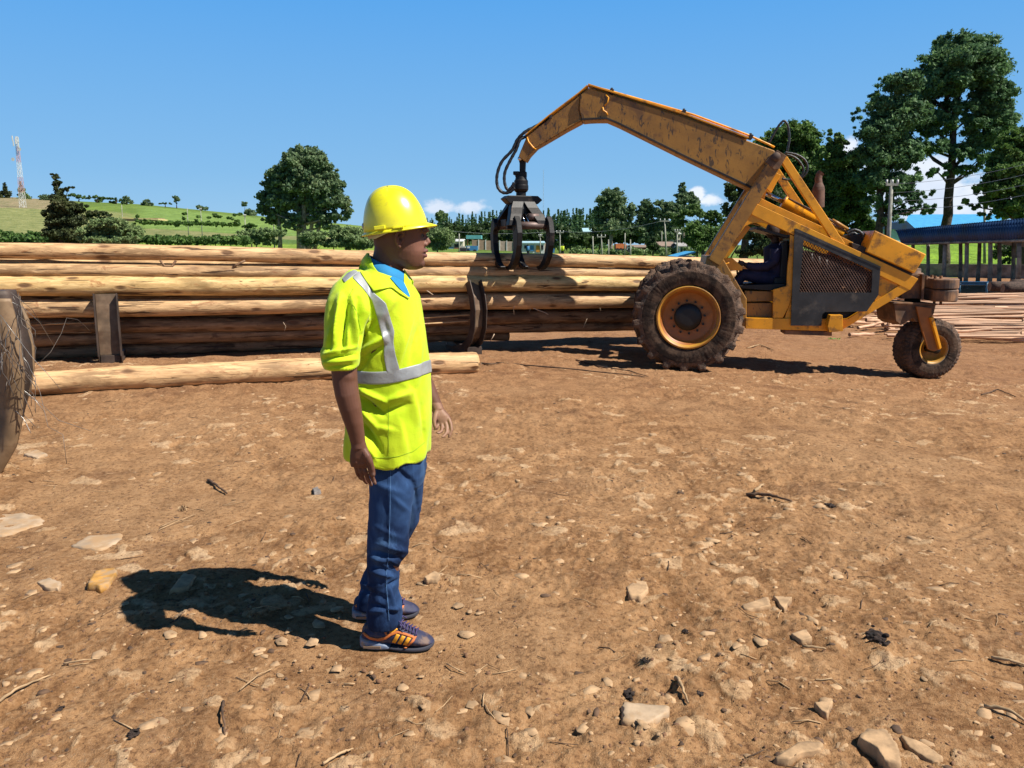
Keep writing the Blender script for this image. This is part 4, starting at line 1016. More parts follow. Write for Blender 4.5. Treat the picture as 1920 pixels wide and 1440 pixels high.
# left arm, swung a little forward on the far side
arm = [(745, 548, 3.18, .058), (756, 600, 3.26, .052), (770, 660, 3.31, .045), (783, 695, 3.32, .040), (797, 720, 3.31, .036), (808, 742, 3.30, .032), (817, 760, 3.29, .027), (822, 770, 3.285, .025)]
B.tube([A(u, v, Y) for u, v, Y, r_ in arm], [a[3] for a in arm], 22)
B.loft([ellring(A(c, v, Y), w_, d_, R(12), n=20, sq=2.4) for v, c, w_, d_, Y in
        [(762, 818, .025, .022, 3.29), (770, 823, .027, .021, 3.285), (778, 827.5, .033, .020, 3.28), (786, 830, .036, .019, 3.278), (793, 831.5, .035, .016, 3.276)]])
finger([(841, 784, 3.275), (845, 795, 3.262), (846.5, 806, 3.25), (843, 816, 3.242), (841, 821, 3.240)], [.0088, .0086, .0078, .0070, .0048])
finger([(834, 788, 3.272), (837.5, 800, 3.258), (837.5, 811, 3.24), (832, 818, 3.226), (828, 820, 3.220)], [.0088, .0086, .0080, .0072, .0048])
finger([(827, 789, 3.272), (829, 800, 3.258), (828, 808, 3.238), (822.5, 812, 3.222), (818.5, 811, 3.216)], [.0085, .0080, .0074, .0066, .0046])
finger([(820.5, 787, 3.274), (821, 796, 3.262), (819, 803, 3.246), (814, 805, 3.232)], [.0076, .0072, .0066, .0045])
finger([(819, 772, 3.27), (816, 781, 3.255), (814, 790, 3.244), (815.5, 799, 3.238), (818.5, 804, 3.236)], [.0130, .0118, .0100, .0085, .006])
BM = remeshed(B, .0027, 3, .5)
co_ = get_co(BM); pj = proj(co_); u_, v_ = pj[:, 0], pj[:, 1]; nn_ = get_no(BM)
# sculpt: eye sockets, mouth line, philtrum, cheek fold, knuckles
def dent(u, v, Y, ru, rv, rY, amp):
    global co_
    if Y < 2.93: Y = Y-.045
    d = ((u_-u)/ru)**2+((v_-v)/rv)**2+((co_[:, 1]-Y)/rY)**2
    co_ = co_-nn_*(np.exp(-d)*amp)[:, None]
for s in (-1, 1):
    dent(797, 442.5, MY+s*.026, 6, 4.5, .020, .0065)
    dent(751.5, 449, MY+s*.086, 2.6, 6, .02, .0075)
dent(801, 474.8, MY, 9, 1.15, .03, .0045); dent(799, 486, MY, 5, 3, .03, .0035); dent(800, 464.5, MY, 4, 2.2, .03, .002)
for (u, v) in [(686, 869), (680, 871), (673.5, 871), (667, 868)]: dent(u, v, 2.825, 3.5, 3, .03, -.0022)
for (u, v) in [(683, 870), (676.5, 872), (670, 870)]: dent(u, v+2, 2.83, 1.2, 6, .03, .002)
for k in range(3): dent(677+k*3.5, 855+k*2, 2.82, 1.5, 12, .02, -.0012)
dent(657, 708, 2.79, 10, 7, .05, -.003); dent(690, 880, 2.82, 3, 1.6, .02, -.0012)
nz_ = vn3(co_[:, 0]*60, co_[:, 1]*60, co_[:, 2]*60); co_ += nn_*((nz_-.5)*.0012)[:, None]
set_co(BM, co_)
def blob(u, v, Y, ru, rv, rY):
    if Y < 2.93: Y = Y-.045
    return np.exp(-(((u_-u)/ru)**2+((v_-v)/rv)**2+((co_[:, 1]-Y)/rY)**2))
base = np.array([.130, .056, .034]); colr = np.tile(base, (len(co_), 1))
def sk(mask, c):
    global colr
    colr = colr*(1-mask[:, None])+np.array(c)*mask[:, None]
head = v_ < 515
sk(head*np.clip(fbm(u_*.05, v_*.05, 3)-.35, 0, 1)*.6, (.11, .045, .028))
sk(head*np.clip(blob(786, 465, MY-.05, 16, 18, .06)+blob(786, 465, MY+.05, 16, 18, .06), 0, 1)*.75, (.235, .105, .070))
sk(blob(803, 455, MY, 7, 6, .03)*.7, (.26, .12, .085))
sk(np.clip(sst(v_, 467, 469)*(1-sst(v_, 484, 486))*sst(u_, 790, 797)*(np.abs(co_[:, 1]-MY) < .026), 0, 1)*.85, (.150, .058, .052))
sk(sst(v_, 473.5, 474.3)*(1-sst(v_, 475.8, 476.6))*sst(u_, 788, 795)*head*.9, (.03, .012, .010))  # shade between the lips put into the skin colour
sk(np.clip(blob(788, 498, MY, 10, 8, .03), 0, 1)*.75*np.clip(fbm(u_*.9, v_*.9, 2)+.3, 0, 1), (.035, .018, .014))
sk(blob(797, 466.5, MY, 5, 2, .03)*.5, (.05, .025, .02))
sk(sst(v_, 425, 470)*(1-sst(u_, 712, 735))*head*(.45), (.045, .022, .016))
for s in (-1, 1): sk(blob(797, 434, MY+s*.03, 6, 2.2, .02)*.8, (.03, .015, .012)); sk(blob(750.5, 447, MY+s*.085, 2.5, 6, .02)*.6, (.06, .024, .018))  # eyebrows, and ear-hollow shade put into the skin colour
palm = (u_ > 805)*(v_ > 755)*np.clip(-nn_[:, 1]*1.4, 0, 1); sk(palm*.75, (.34, .19, .125))
palm = (u_ < 710)*(v_ > 838)*(v_ < 915)*np.clip(nn_[:, 1]*1.4, 0, 1); sk(palm*.8, (.34, .19, .125))
for (u, v, Y) in [(702, 904, 2.855), (698, 906, 2.875), (699.5, 889, 2.825)]: sk(blob(u, v, Y, 3.2, 3.2, .012)*.75, (.40, .25, .19))
for (u, v, Y) in [(840.5, 818, 3.236), (827, 818, 3.22)]: sk(blob(u, v, Y, 4, 4, .02)*.5, (.48, .27, .19))
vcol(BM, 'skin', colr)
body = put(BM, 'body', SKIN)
BODY_BVH = BVHTree.FromPolygons([tuple(p) for p in co_], [tuple(p.vertices) for p in BM.polygons])
EYEW = simple('eye_white_shaded', (.11, .085, .07), .8, spec=.1); EYED = simple('iris', (.02, .01, .008), .6, spec=.2)  # eye white darkened: brow shadow put into its colour
for s in (-1, 1):
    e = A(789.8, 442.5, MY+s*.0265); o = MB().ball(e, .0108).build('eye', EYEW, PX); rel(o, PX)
    i_ = MB().ball(e+Vector((.0075, s*.001, 0)), (.0048, .0055, .0055)).build('iris', EYED, o)
# hair: close-cropped cap at the back below the helmet
# ---- clothes
m, t, b = new_mat('hi_vis_cloth'); co = objco(t)
n = t.noise(co, 5, 4); c = t.mix(t.step(n, .3, .7), (.43, .60, .004), (.56, .70, .014))
c = t.mix(t.math('MULTIPLY', t.step(t.noise(co, 13, 6, .7), .62, .75), .35), c, (.36, .50, .03))
wv = t.math('SINE', t.math('MULTIPLY', t.noise(co, 3, 2), 5)); 
t.put(b.inputs['Base Color'], c); b.inputs['Roughness'].default_value = .72; b.inputs['Specular IOR Level'].default_value = .25; b.inputs['Sheen Weight'].default_value = .15
t.l.new(t.bump(t.math('ADD', t.math('MULTIPLY', t.noise(co, 320, 2, .5), .3), t.math('MULTIPLY', t.noise(co, 22, 5, .6), .8)), .35, .008), b.inputs['Normal'])
b.inputs['Transmission Weight'].default_value = 0; HIVIS = m
FOLDS = []
def folds(me, lst, Yc, side=-1, rim=None):
    """raise cloth folds: ridges and grooves along lines seen from the side the person shows"""
    c = get_co(me); nrm = get_no(me); pj = proj(c); f = np.clip(side*nrm[:, 1]*2.2+.35, 0, 1)
    dd = np.zeros(len(c))
    for (x0, y0, x1, y1, w_, a) in lst:
        ax, ay = x1-x0, y1-y0; L2 = ax*ax+ay*ay; tt = np.clip(((pj[:, 0]-x0)*ax+(pj[:, 1]-y0)*ay)/L2, 0, 1)
        dx = pj[:, 0]-(x0+ax*tt); dy = pj[:, 1]-(y0+ay*tt); dst2 = dx*dx+dy*dy
        # asymmetric: steep on one side
        sgn = np.sign(dx*ay-dy*ax); ww = np.where(sgn > 0, w_*.65, w_*1.3)
        dd += 1.75*a*np.exp(-dst2/ww**2)*np.sin(np.pi*(.12+.76*tt))
    c = c+nrm*(dd*f)[:, None]; set_co(me, c)
def wrinkle(me, amp, sc, stretch=(1, 1, 1), o=0):
    c = get_co(me); nrm = get_no(me); q = c*np.array(stretch)*sc
    d = (vn3(q[:, 0], q[:, 1], q[:, 2], o)-.5)*2
    r_ = 1-np.abs(d)*2.4; c = c+nrm*(amp*r_)[:, None]; set_co(me, c)
J = MB()
# torso turned about 25 deg toward the camera; hem dips at the side
jr = [(502, 690, 714, .070, 3.06), (510, 682, 734, .095, 3.06), (519, 670, 751, .130, 3.06), (529, 658, 764, .160, 3.06), (541, 649, 775, .182, 3.06), (556, 644, 785, .188, 3.06), (580, 641, 790, .185, 3.06), (620, 644, 795, .178, 3.06), (660, 650, 800, .170, 3.06), (700, 654, 804.5, .165, 3.06),
      (740, 655, 806, .165, 3.06), (780, 653, 806.5, .168, 3.06), (815, 651, 805.5, .172, 3.06), (835, 651, 804, .174, 3.06), (847, 652, 802, .174, 3.06)]
J.loft([sec(v, l, r_, dy, Y, rot=0, sq=2.35, n=48) for v, l, r_, dy, Y in jr])
# right sleeve with rolled cuff
sl = [(673, 532, 2.965, .062), (659, 552, 2.90, .069), (651, 578, 2.855, .071), (646.5, 605, 2.83, .069), (643, 635, 2.805, .064), (640.5, 655, 2.795, .060), (639.5, 664, 2.79, .060)]
J.tube([A(u, v, Y) for u, v, Y, r_ in sl], [a[3] for a in sl], 30, ell=[1, .92, .92, .92, .95, .98, .98], up=(1, 0, 0))
cuff = [(638, 657, .060), (637.5, 663, .0645), (638, 672, .0645), (639, 681, .062), (640, 688, .058)]
J.tube([A(u, v, 2.788)+Vector((0, 0, 0)) for u, v, r_ in cuff], [c_[2] for c_ in cuff], 30, ell=.96, up=(1, 0, 0))
# left sleeve
sl = [(735, 535, 3.16, .062), (748, 560, 3.22, .073), (757, 600, 3.27, .072), (765, 640, 3.30, .066), (768, 662, 3.305, .067), (770, 675, 3.31, .065)]
J.tube([A(u, v, Y) for u, v, Y, r_ in sl], [a[3] for a in sl], 26)
JM = remeshed(J, .0052, 6, .5)
wrinkle(JM, .0042, 6, (1, 1, .6), 3); wrinkle(JM, .0022, 14, (1, 1, .8), 9); wrinkle(JM, .0010, 32, (1, 1, .8), 5)
folds(JM, [
    # sleeve
    (640, 556, 624, 640, 6, .014), (653, 562, 643, 650, 7, -.018), (664, 566, 668, 645, 5, .014), (632, 575, 618, 655, 5, -.010), (650, 590, 652, 655, 4, .006), (626, 600, 612, 650, 4, .005),
    # rolled cuff wraps
    (607, 664, 668, 650, 3.5, .008), (606, 672, 666, 664, 2.2, -.008), (608, 680, 668, 672, 3.5, .007), (612, 688, 660, 684, 2.4, -.006), (640, 692, 668, 688, 3, .005),
    # armpit groove and folds out of it
    (672, 560, 680, 640, 5, -.014), (684, 556, 690, 625, 6, .010), (672, 640, 706, 598, 4, -.007), (680, 655, 722, 628, 6, .013), (684, 668, 724, 646, 4, -.010), (678, 690, 700, 655, 5, -.006), (720, 600, 734, 640, 5, -.005),
    # chest
    (742, 560, 706, 610, 8, .005), (772, 600, 745, 690, 7, .006), (785, 610, 770, 680, 5, -.005), (790, 640, 782, 720, 6, .005),
    # below the band: swags hanging from the side
    (672, 728, 722, 752, 6, .012), (722, 752, 768, 734, 7, .011), (676, 742, 720, 776, 5, -.013), (720, 772, 765, 756, 6, -.008), (674, 762, 706, 800, 6, .010), (706, 800, 740, 806, 6, .005), (676, 790, 712, 832, 6, -.013), (680, 815, 704, 850, 5, .009), (770, 730, 790, 800, 8, .006), (750, 790, 765, 850, 8, .005), (790, 760, 796, 830, 6, -.005),
    (662, 730, 668, 850, 4, -.008), (656, 760, 658, 850, 3, .005),
], MY)
# seam down the side, armhole seam, hem stitch
folds(JM, [(674, 730, 674, 850, .9, -.003), (661, 542, 652, 566, 1.0, -.004), (652, 566, 672, 600, 1.0, -.003)], MY)
c_ = get_co(JM); pj = proj(c_); 
hem = sst(pj[:, 1], 800, 846)
# hem curve: higher to the front, lower at the side, with ripples
yy = c_[:, 1]-MY; xx = c_[:, 0]
c_[:, 2] -= hem*(.020*np.clip(1-(np.abs(xx+.49)/.17)**2, -1, 1)+.006*np.sin(xx*40+yy*30))
flare = hem*.006*np.sin(np.arctan2(yy, xx+.49)*9); nr_ = get_no(JM); c_ += nr_*flare[:, None]*(np.abs(nr_[:, 2:3]) < .7)
c_[:, 2] = np.where(nr_[:, 2] < -.75, c_[:, 2], c_[:, 2])
set_co(JM, c_)
jacket = put(JM, 'jacket', HIVIS)
JB = BVHTree.FromPolygons([tuple(p) for p in get_co(JM)], [tuple(p.vertices) for p in JM.polygons])
CAMV = Vector((0, 0, CAMH))
def hit(u, v, bvhs, lift=.002, fallY=MY):
    d = ray(u, v).normalized(); best = None
    for bv in bvhs:
        h = bv.ray_cast(CAMV, d, 20)
        if h[0] is not None and h[0].y < MY+.25 and (best is None or h[3] < best[1]): best = (h[0], h[3], h[1])
    if best is None: return atY(u, v, fallY)
    return best[0]-d*lift
def ribbon(rows_px, bvhs, name, mat, lift=.003, thick=.003, nu=6, nv=40, parent=PX, fallY=MY):
    """cloth strip between two pixel polylines, laid on the garment, with real thickness"""
    Lp, Rp = rows_px
    def samp(P, s):
        seg = [math.dist(P[i], P[i+1]) for i in range(len(P)-1)]; tot = sum(seg); d = s*tot
        for i, q in enumerate(seg):
            if d <= q or i == len(seg)-1: k = d/q if q else 0; return (P[i][0]+(P[i+1][0]-P[i][0])*k, P[i][1]+(P[i+1][1]-P[i][1])*k)
            d -= q
    V = []; 
    for j in range(nv+1):
        a = samp(Lp, j/nv); b_ = samp(Rp, j/nv)
        for i in range(nu+1):
            s = i/nu; V.append(hit(a[0]+(b_[0]-a[0])*s, a[1]+(b_[1]-a[1])*s, bvhs, lift, fallY))
    # smooth depth once along the grid to avoid stepping
    F = [(j*(nu+1)+i, (j+1)*(nu+1)+i, (j+1)*(nu+1)+i+1, j*(nu+1)+i+1) for j in range(nv) for i in range(nu)]
    me = bpy.data.meshes.new(name); me.from_pydata(V, [], F); me.update()
    me = evaluated(me, [('SMOOTH', dict(factor=.4, iterations=2)), ('SOLIDIFY', dict(thickness=thick, offset=0)), ('SUBSURF', dict(levels=1, render_levels=1))])
    return put(me, name, mat, parent)
m, t, b = new_mat('reflective_tape'); co = objco(t)
n = t.noise(co, 9, 5); c = t.mix(t.step(n, .3, .7), (.27, .28, .29), (.40, .41, .41)); t.put(b.inputs['Base Color'], c); b.inputs['Roughness'].default_value = .5; b.inputs['Metallic'].default_value = .25
t.l.new(t.bump(t.noise(co, 35, 5, .6), .35, .006), b.inputs['Normal']); TAPE = m
# horizontal band all the way round (radial casts onto the jacket)
def band_round(z_of, w_, name, mat, n=150):
    V = []; ok = []
    for k in range(n):
        an = 2*math.pi*k/n; d = Vector((math.cos(an), math.sin(an), 0))
        for s in np.linspace(0, 1, 5):
            zc_ = z_of(an)+w_*(s-.5); cx_ = A(729, 710).x; o_ = Vector((cx_, MY, zc_))+d*.6
            # avoid the sleeves: march from outside, but skip hits farther out than the torso ellipse
            hp = None; org = o_; 
            for _ in range(4):
                h = JB.ray_cast(org, -d, 2)
                if h[0] is None: break
                rr_ = (h[0]-Vector((cx_, MY, zc_))).length; hp = h[0]
                lim = 1/math.sqrt((d.x/.19)**2+(d.y/.195)**2)
                if rr_ < lim: break
                org = h[0]-d*.004
            V.append((hp if hp else Vector((cx_, MY, zc_))+d*.17)+d*.003)
    F = [(k*5+i, ((k+1) % n)*5+i, ((k+1) % n)*5+i+1, k*5+i+1) for k in range(n) for i in range(4)]
    me = bpy.data.meshes.new(name); me.from_pydata(V, [], F); me.update()
    me = evaluated(me, [('SMOOTH', dict(factor=.4, iterations=2)), ('SOLIDIFY', dict(thickness=.003, offset=0)), ('SUBSURF', dict(levels=1, render_levels=1))]); return put(me, name, mat)
zA, zB = A(668, 711, 2.90).z, A(800, 691, 3.0).z
band_round(lambda an: (zA*1.0+zB*1.0)/2+.5*(zB-zA)*math.cos(an)-.006*math.sin(3*an), .052, 'waist_tape', TAPE)
ribbon(([(660, 520), (680, 540), (697, 563), (707, 597), (716, 631), (720, 645), (719, 668), (726, 706)], [(673, 507), (699, 547), (724, 568), (733, 598), (740, 621), (738, 642), (742, 665), (752, 700)]), [JB], 'shoulder_tape', TAPE, .003, nv=60, nu=8)
ribbon(([(641, 523), (652, 511), (667, 504)], [(646, 530), (656, 522), (672, 511)]), [JB], 'shoulder_tape', TAPE, .003, nv=20, nu=5)
POLO = simple('blue_polo', (.005, .21, .46), .8, 0, .1, 10, .25, 250, bdist=.002); POLOD = simple('navy_collar', (.008, .020, .11), .8, 0, .1, 10, .25, 250)
# polo collar wraps the neck
def collar_ring():
    V = []; n = 64; cn = A(722, 500)
    for k in range(n+1):
        an = R(40)+2*math.pi*(k/n)*(1-R(28)/(2*math.pi))  # opening at the front
        an = R(8)+(2*math.pi-R(16))*k/n
        fr = math.cos(an)     # 1 at the front
        top = Vector((cn.x+.004+.066*math.cos(an)*(1.02), MY+.064*math.sin(an), A(700, 487).z-.062*(fr+1)/2+.018))
        bot = Vector((cn.x+.010+.088*math.cos(an)*(1.04), MY+.092*math.sin(an), top.z-.034-.008*(fr+1)))
        for s in np.linspace(0, 1, 6): V.append(top.lerp(bot, s)+Vector((math.cos(an), math.sin(an), 0))*.006*math.sin(s*math.pi))
    F = [(k*6+i, k*6+i+1, (k+1)*6+i+1, (k+1)*6+i) for k in range(n) for i in range(5)]
    me = bpy.data.meshes.new('c'); me.from_pydata(V, [], F); me.update()
    me = evaluated(me, [('SOLIDIFY', dict(thickness=.004, offset=0)), ('SUBSURF', dict(levels=1, render_levels=1))]); return me
cm_ = collar_ring(); o = put(cm_, 'polo_collar', POLO); cm_.materials.append(POLOD)
PB = BVHTree.FromPolygons([tuple(p) for p in get_co(cm_)], [tuple(p.vertices) for p in cm_.polygons])
# lapel / jacket collar
m, t, b = new_mat('hi_vis_collar'); HCOL = HIVIS
bpy.data.materials.remove(m)
ribbon(([(688, 474), (679, 486), (671, 504), (686, 527), (700, 546.5)], [(692, 474), (701, 499), (708, 508), (730, 530), (734, 539)]), [JB, BODY_BVH, PB], 'collar', HIVIS, .010, .005, nu=10, nv=24)
ribbon(([(700, 547), (718, 543), (734, 539), (750, 551), (767, 561)], [(708, 508), (722, 521), (735, 533), (752, 546), (768, 559)]), [JB, BODY_BVH, PB], 'collar', HIVIS, .008, .005, nu=6, nv=24)
ribbon(([(758, 503), (764, 512), (771, 520), (776, 527)], [(757, 530), (762, 545), (767, 560), (770, 556)]), [JB, BODY_BVH, PB], 'collar', HIVIS, .004, .004, nu=8, nv=14)
ribbon(([(730, 520), (742, 534), (757, 550), (767, 558)], [(749, 513), (756, 524), (763, 540), (769, 556)]), [JB, BODY_BVH], 'polo_placket', POLO, .006, .003, nu=6, nv=16)
SEAMJ = simple('jacket_seam', (.22, .40, .01), .8)
def line_on(px, w_, name, mat, bv): 
    ribbon((px, [(u+w_, v) if abs(px[-1][1]-px[0][1]) > abs(px[-1][0]-px[0][0]) else (u, v+w_) for u, v in px]), bv, name, mat, .0012, .0012, nu=1, nv=40)
line_on([(674, 728), (673, 780), (674, 856)], 1.0, 'seam', SEAMJ, [JB]); line_on([(662, 540), (654, 554), (651, 568)], 1.0, 'seam', SEAMJ, [JB]); line_on([(652, 568), (664, 574), (671, 592), (676, 620)], 1.0, 'seam', SEAMJ, [JB])
line_on([(676, 855), (710, 858), (745, 856), (775, 846), (798, 828)], 1.0, 'seam', SEAMJ, [JB]); line_on([(728, 760), (728, 810), (729, 852)], .8, 'seam', SEAMJ, [JB])
# ---- jeans
m, t, b = new_mat('denim'); co = objco(t)
n = t.noise(co, 4, 5, .6); n2_ = t.noise(t.scalev(co, (1, 1, .3)), 26, 5, .7)
c = t.mix(t.step(n, .38, .64), (.005, .014, .046), (.022, .054, .135)); fade = t.step(t.noise(t.scalev(co, (1, 1, .55)), 5.5, 3, .5), .52, .70); c = t.mix(t.math('MULTIPLY', fade, .65), c, (.070, .140, .26)); c = t.mix(t.math('MULTIPLY', t.step(n2_, .5, .75), .4), c, (.055, .13, .29))
t.put(b.inputs['Base Color'], c); b.inputs['Roughness'].default_value = .85; b.inputs['Specular IOR Level'].default_value = .15
t.l.new(t.bump(t.math('ADD', t.math('MULTIPLY', t.noise(co, 380, 2), .4), n2_), .35, .004), b.inputs['Normal']); DEN = m
D = MB()
def legsec(v, l, r_, dy, Y): return sec(v, l, r_, dy, Y, sq=2.2, n=32)
D.loft([sec(830, 690, 798, .145, 3.06, sq=2.4), sec(860, 692, 799, .150, 3.06, sq=2.4), sec(885, 696, 797, .148, 3.06, sq=2.4), sec(905, 700, 792, .13, 3.06, sq=2.4)])
near = [(870, 696, 776, .090, 2.995), (905, 695, 780, .092, 2.985), (950, 693.5, 771, .088, 2.975), (990, 691.5, 768, .082, 2.965), (1020, 690.5, 766, .080, 2.96), (1036, 690, 764, .078, 2.957), (1050, 689.5, 752, .074, 2.955), (1065, 690, 747, .070, 2.952), (1085, 692, 749, .069, 2.95), (1105, 693, 746, .066, 2.948), (1130, 690.5, 752, .066, 2.945), (1148, 688, 753, .067, 2.944), (1160, 689, 752, .068, 2.944), (1172, 692, 749, .064, 2.944)]
D.loft([legsec(*q) for q in near])
farl = [(870, 722, 799, .088, 3.13), (905, 722, 794, .088, 3.145), (945, 722, 790, .084, 3.16), (978, 716, 784, .080, 3.17), (1000, 708, 772, .076, 3.175), (1030, 698, 756, .070, 3.18), (1060, 690, 745, .066, 3.185), (1085, 677, 737, .064, 3.19), (1100, 677, 732, .062, 3.19), (1120, 670, 730, .062, 3.19), (1138, 667, 732, .062, 3.19)]
D.loft([legsec(*q) for q in farl])
DM = remeshed(D, .0050, 4, .5)
wrinkle(DM, .0026, 8, (1, 1, .8), 2); wrinkle(DM, .0020, 20, (.6, 1, 1.3), 6)
folds(DM, [(700, 905, 755, 925, 7, .004), (745, 880, 775, 905, 6, -.006), (735, 930, 768, 960, 6, .004), (700, 985, 755, 1010, 6, .004), (715, 1020, 764, 1034, 6, .010), (700, 1032, 750, 1046, 4, -.010), (695, 1044, 742, 1058, 4, .009), (720, 1050, 748, 1066, 5, -.013), (700, 1060, 738, 1072, 3.5, -.007),
             (697, 1070, 735, 1080, 4, .008), (722, 1100, 748, 1086, 4, -.008), (700, 1112, 730, 1122, 6, -.004), (700, 1132, 742, 1150, 4, -.008), (692, 1146, 750, 1140, 4, .008), (730, 1100, 744, 1150, 4, .006),
             (676, 1092, 700, 1100, 3, .006), (674, 1104, 700, 1112, 3, -.007), (775, 900, 786, 970, 5, -.004)], 2.95)
folds(DM, [(731, 870, 729, 1040, 1.4, .0035), (729, 1040, 724, 1100, 1.4, .0035), (724, 1100, 730, 1168, 1.4, .0035)], 2.95)
put(DM, 'jeans', DEN)
DB = BVHTree.FromPolygons([tuple(p) for p in get_co(DM)], [tuple(p.vertices) for p in DM.polygons])
STI = simple('seam_thread', (.10, .22, .42), .8)
ribbon(([(732, 872), (731, 950), (729.6, 1000), (728, 1040), (724, 1075), (724, 1100), (727, 1130), (729, 1165)], [(733, 872), (732, 950), (730.6, 1000), (729, 1040), (725, 1075), (725, 1100), (728, 1130), (730, 1165)]), [DB], 'seam', STI, .0012, .0012, nu=1, nv=90)
# ---- shoes (local frame: x to the toe, z up)
SH = simple('shoe_navy', (.030, .032, .080), .7, 0, .25, 12, .3, 160, dirt=(.14, .085, .065), dirt_amt=.35, dscale=14)
SHO = simple('shoe_orange', (.62, .17, .035), .7, 0, .15, 12, .2, 200); SHY = simple('shoe_stripe', (.85, .36, .015), .6, 0, .08, 12)
SOLE = simple('sole_blue_grey', (.19, .24, .34), .5, 0, .15, 20, .2, 100, dirt=(.30, .22, .16), dirt_amt=.4, dscale=20); SOLED = simple('outsole', (.045, .045, .06), .8); HOLE = simple('sole_window', (.26, .17, .11), .7); LACE = simple('lace', (.05, .035, .11), .8)
def shoe(px_heel, px_toe, Y, yaw):
    h0 = A(px_heel[0], px_heel[1], Y); t0 = A(px_toe[0], px_toe[1], Y); L = (t0-h0).length/math.cos(abs(yaw)*.6)
    root = MB()
    zg = 0.0
    s_ = L/.30
    M_ = Matrix.Translation((h0.x, Y, 0.004)) @ Matrix.Rotation(yaw, 4, 'Z') @ Matrix.Scale(s_, 4)
    def T(p): return M_ @ Vector(p)
    # upper: sections along x : (x, half width, z top, z base, y centre)
    S = [(.004, .020, .075, .035), (.012, .032, .098, .028), (.035, .038, .106, .025), (.07, .039, .102, .024), (.10, .040, .106, .022), (.13, .042, .114, .020), (.16, .045, .110, .018), (.19, .048, .094, .017), (.22, .0495, .077, .017), (.25, .047, .065, .018), (.275, .039, .055, .020), (.292, .024, .042, .024), (.298, .008, .032, .028)]
    rings = []
    for x, w_, zt_, zb_ in S:
        ring = []
        for k in range(28):
            an = 2*math.pi*k/28; ca, sa = math.cos(an), math.sin(an)
            y = w_*math.copysign(abs(ca)**.75, ca); z = (zt_+zb_)/2+(zt_-zb_)/2*math.copysign(abs(sa)**(.85 if sa < 0 else 1.05), sa)
            ring.append(T((x, y*(1-.30*max(sa, 0)), z)))
        rings.append(ring)
    me = MB().loft(rings).mesh('u'); me = evaluated(me, [('SUBSURF', dict(levels=2, render_levels=2))])
    up = put(me, 'shoe', SH)
    UB = BVHTree.FromPolygons([tuple(p) for p in get_co(me)], [tuple(p.vertices) for p in me.polygons])
    def sect(xs, name, mat, lift):
        rings = []
        for x, w_, za, zb_ in xs:
            ring = []
            for k in range(24):
                an = 2*math.pi*k/24; ca, sa = math.cos(an), math.sin(an)
                ring.append(T((x, w_*math.copysign(abs(ca)**.5, ca), (za+zb_)/2+(za-zb_)/2*math.copysign(abs(sa)**.5, sa))))
            rings.append(ring)
        me2 = evaluated(MB().loft(rings).mesh('s'), [('SUBSURF', dict(levels=1, render_levels=1))]); o2 = put(me2, name, mat, up); return o2
    sect([(-.004, .018, .048, .012), (.002, .034, .052, .004), (.03, .0435, .046, .0), (.06, .0445, .040, .0), (.09, .043, .034, .001), (.115, .041, .024, .004), (.13, .038, .016, .008)], 'heel_sole', SOLE, 0)
    sect([(.10, .036, .018, .006), (.13, .042, .018, .003), (.18, .049, .020, .0), (.23, .051, .021, .0), (.27, .041, .025, .003), (.290, .027, .032, .009), (.300, .010, .034, .018)], 'outsole', SOLED, 0)
    # window in the heel sole and stripes on both sides
    for sgn in (-1, 1):
        mb = MB(); mb.loft([[T((x, sgn*yv, z)) for x, z in ((a0, b0), (a1, b0), (a1, b1), (a0, b1))] for yv, a0, a1, b0, b1 in ((.040, .018, .090, .012, .023), (.0462, .018, .088, .012, .023))], smooth=False); mb.build('sole_window', HOLE, up, .001)
    def side_strip(P0, P1, wd, name, mat, sgn=-1, lift=.0022):
        V = []; n = len(P0)*6
        pts = []
        for i in range(len(P0)-1):
            for k in range(6): s = k/6; pts.append((P0[i][0]*(1-s)+P0[i+1][0]*s, P0[i][1]*(1-s)+P0[i+1][1]*s, P1[i][0]*(1-s)+P1[i+1][0]*s, P1[i][1]*(1-s)+P1[i+1][1]*s))
        pts.append((*P0[-1], *P1[-1]))
        d = (M_.to_3x3() @ Vector((0, -sgn, -.18))).normalized()
        for x0, z0_, x1, z1_ in pts:
            for s in (0, .33, .67, 1):
                o_ = T((x0+(x1-x0)*s, sgn*.12, z0_+(z1_-z0_)*s+.015)); h = UB.ray_cast(o_, d, 1)
                V.append((h[0] if h[0] else o_+d*.07)-d*lift)
        F = [(j*4+i, (j+1)*4+i, (j+1)*4+i+1, j*4+i+1) for j in range(len(pts)-1) for i in range(3)]
        me3 = bpy.data.meshes.new(name); me3.from_pydata(V, [], F); me3.update(); me3 = evaluated(me3, [('SOLIDIFY', dict(thickness=.0025, offset=0))]); return put(me3, name, mat, up)
    for sgn in (-1, 1):
        for k in range(3):
            x = .134+k*.0225; side_strip([(x, .040-k*.004), (x+.020, .078-k*.006)], [(x+.0145, .036-k*.004), (x+.0345, .073-k*.006)], 0, 'stripe', SHY, sgn)
        side_strip([(.020, .078), (.045, .060), (.075, .054), (.105, .062), (.125, .078), (.155, .088), (.19, .080), (.222, .068)], [(.012, .070), (.045, .048), (.078, .042), (.112, .052), (.132, .068), (.158, .079), (.19, .071), (.228, .058)], 0, 'trim', SHO, sgn)
        side_strip([(.234, .066), (.226, .050), (.208, .032), (.196, .020)], [(.222, .066), (.214, .050), (.196, .032), (.184, .020)], 0, 'trim', SHO, sgn)
        side_strip([(.100, .086), (.112, .068)], [(.108, .088), (.120, .070)], 0, 'trim', SHO, sgn)
        side_strip([(.124, .082), (.148, .100)], [(.134, .076), (.158, .094)], 0, 'lace_tab', SHY, sgn)
    mb = MB()
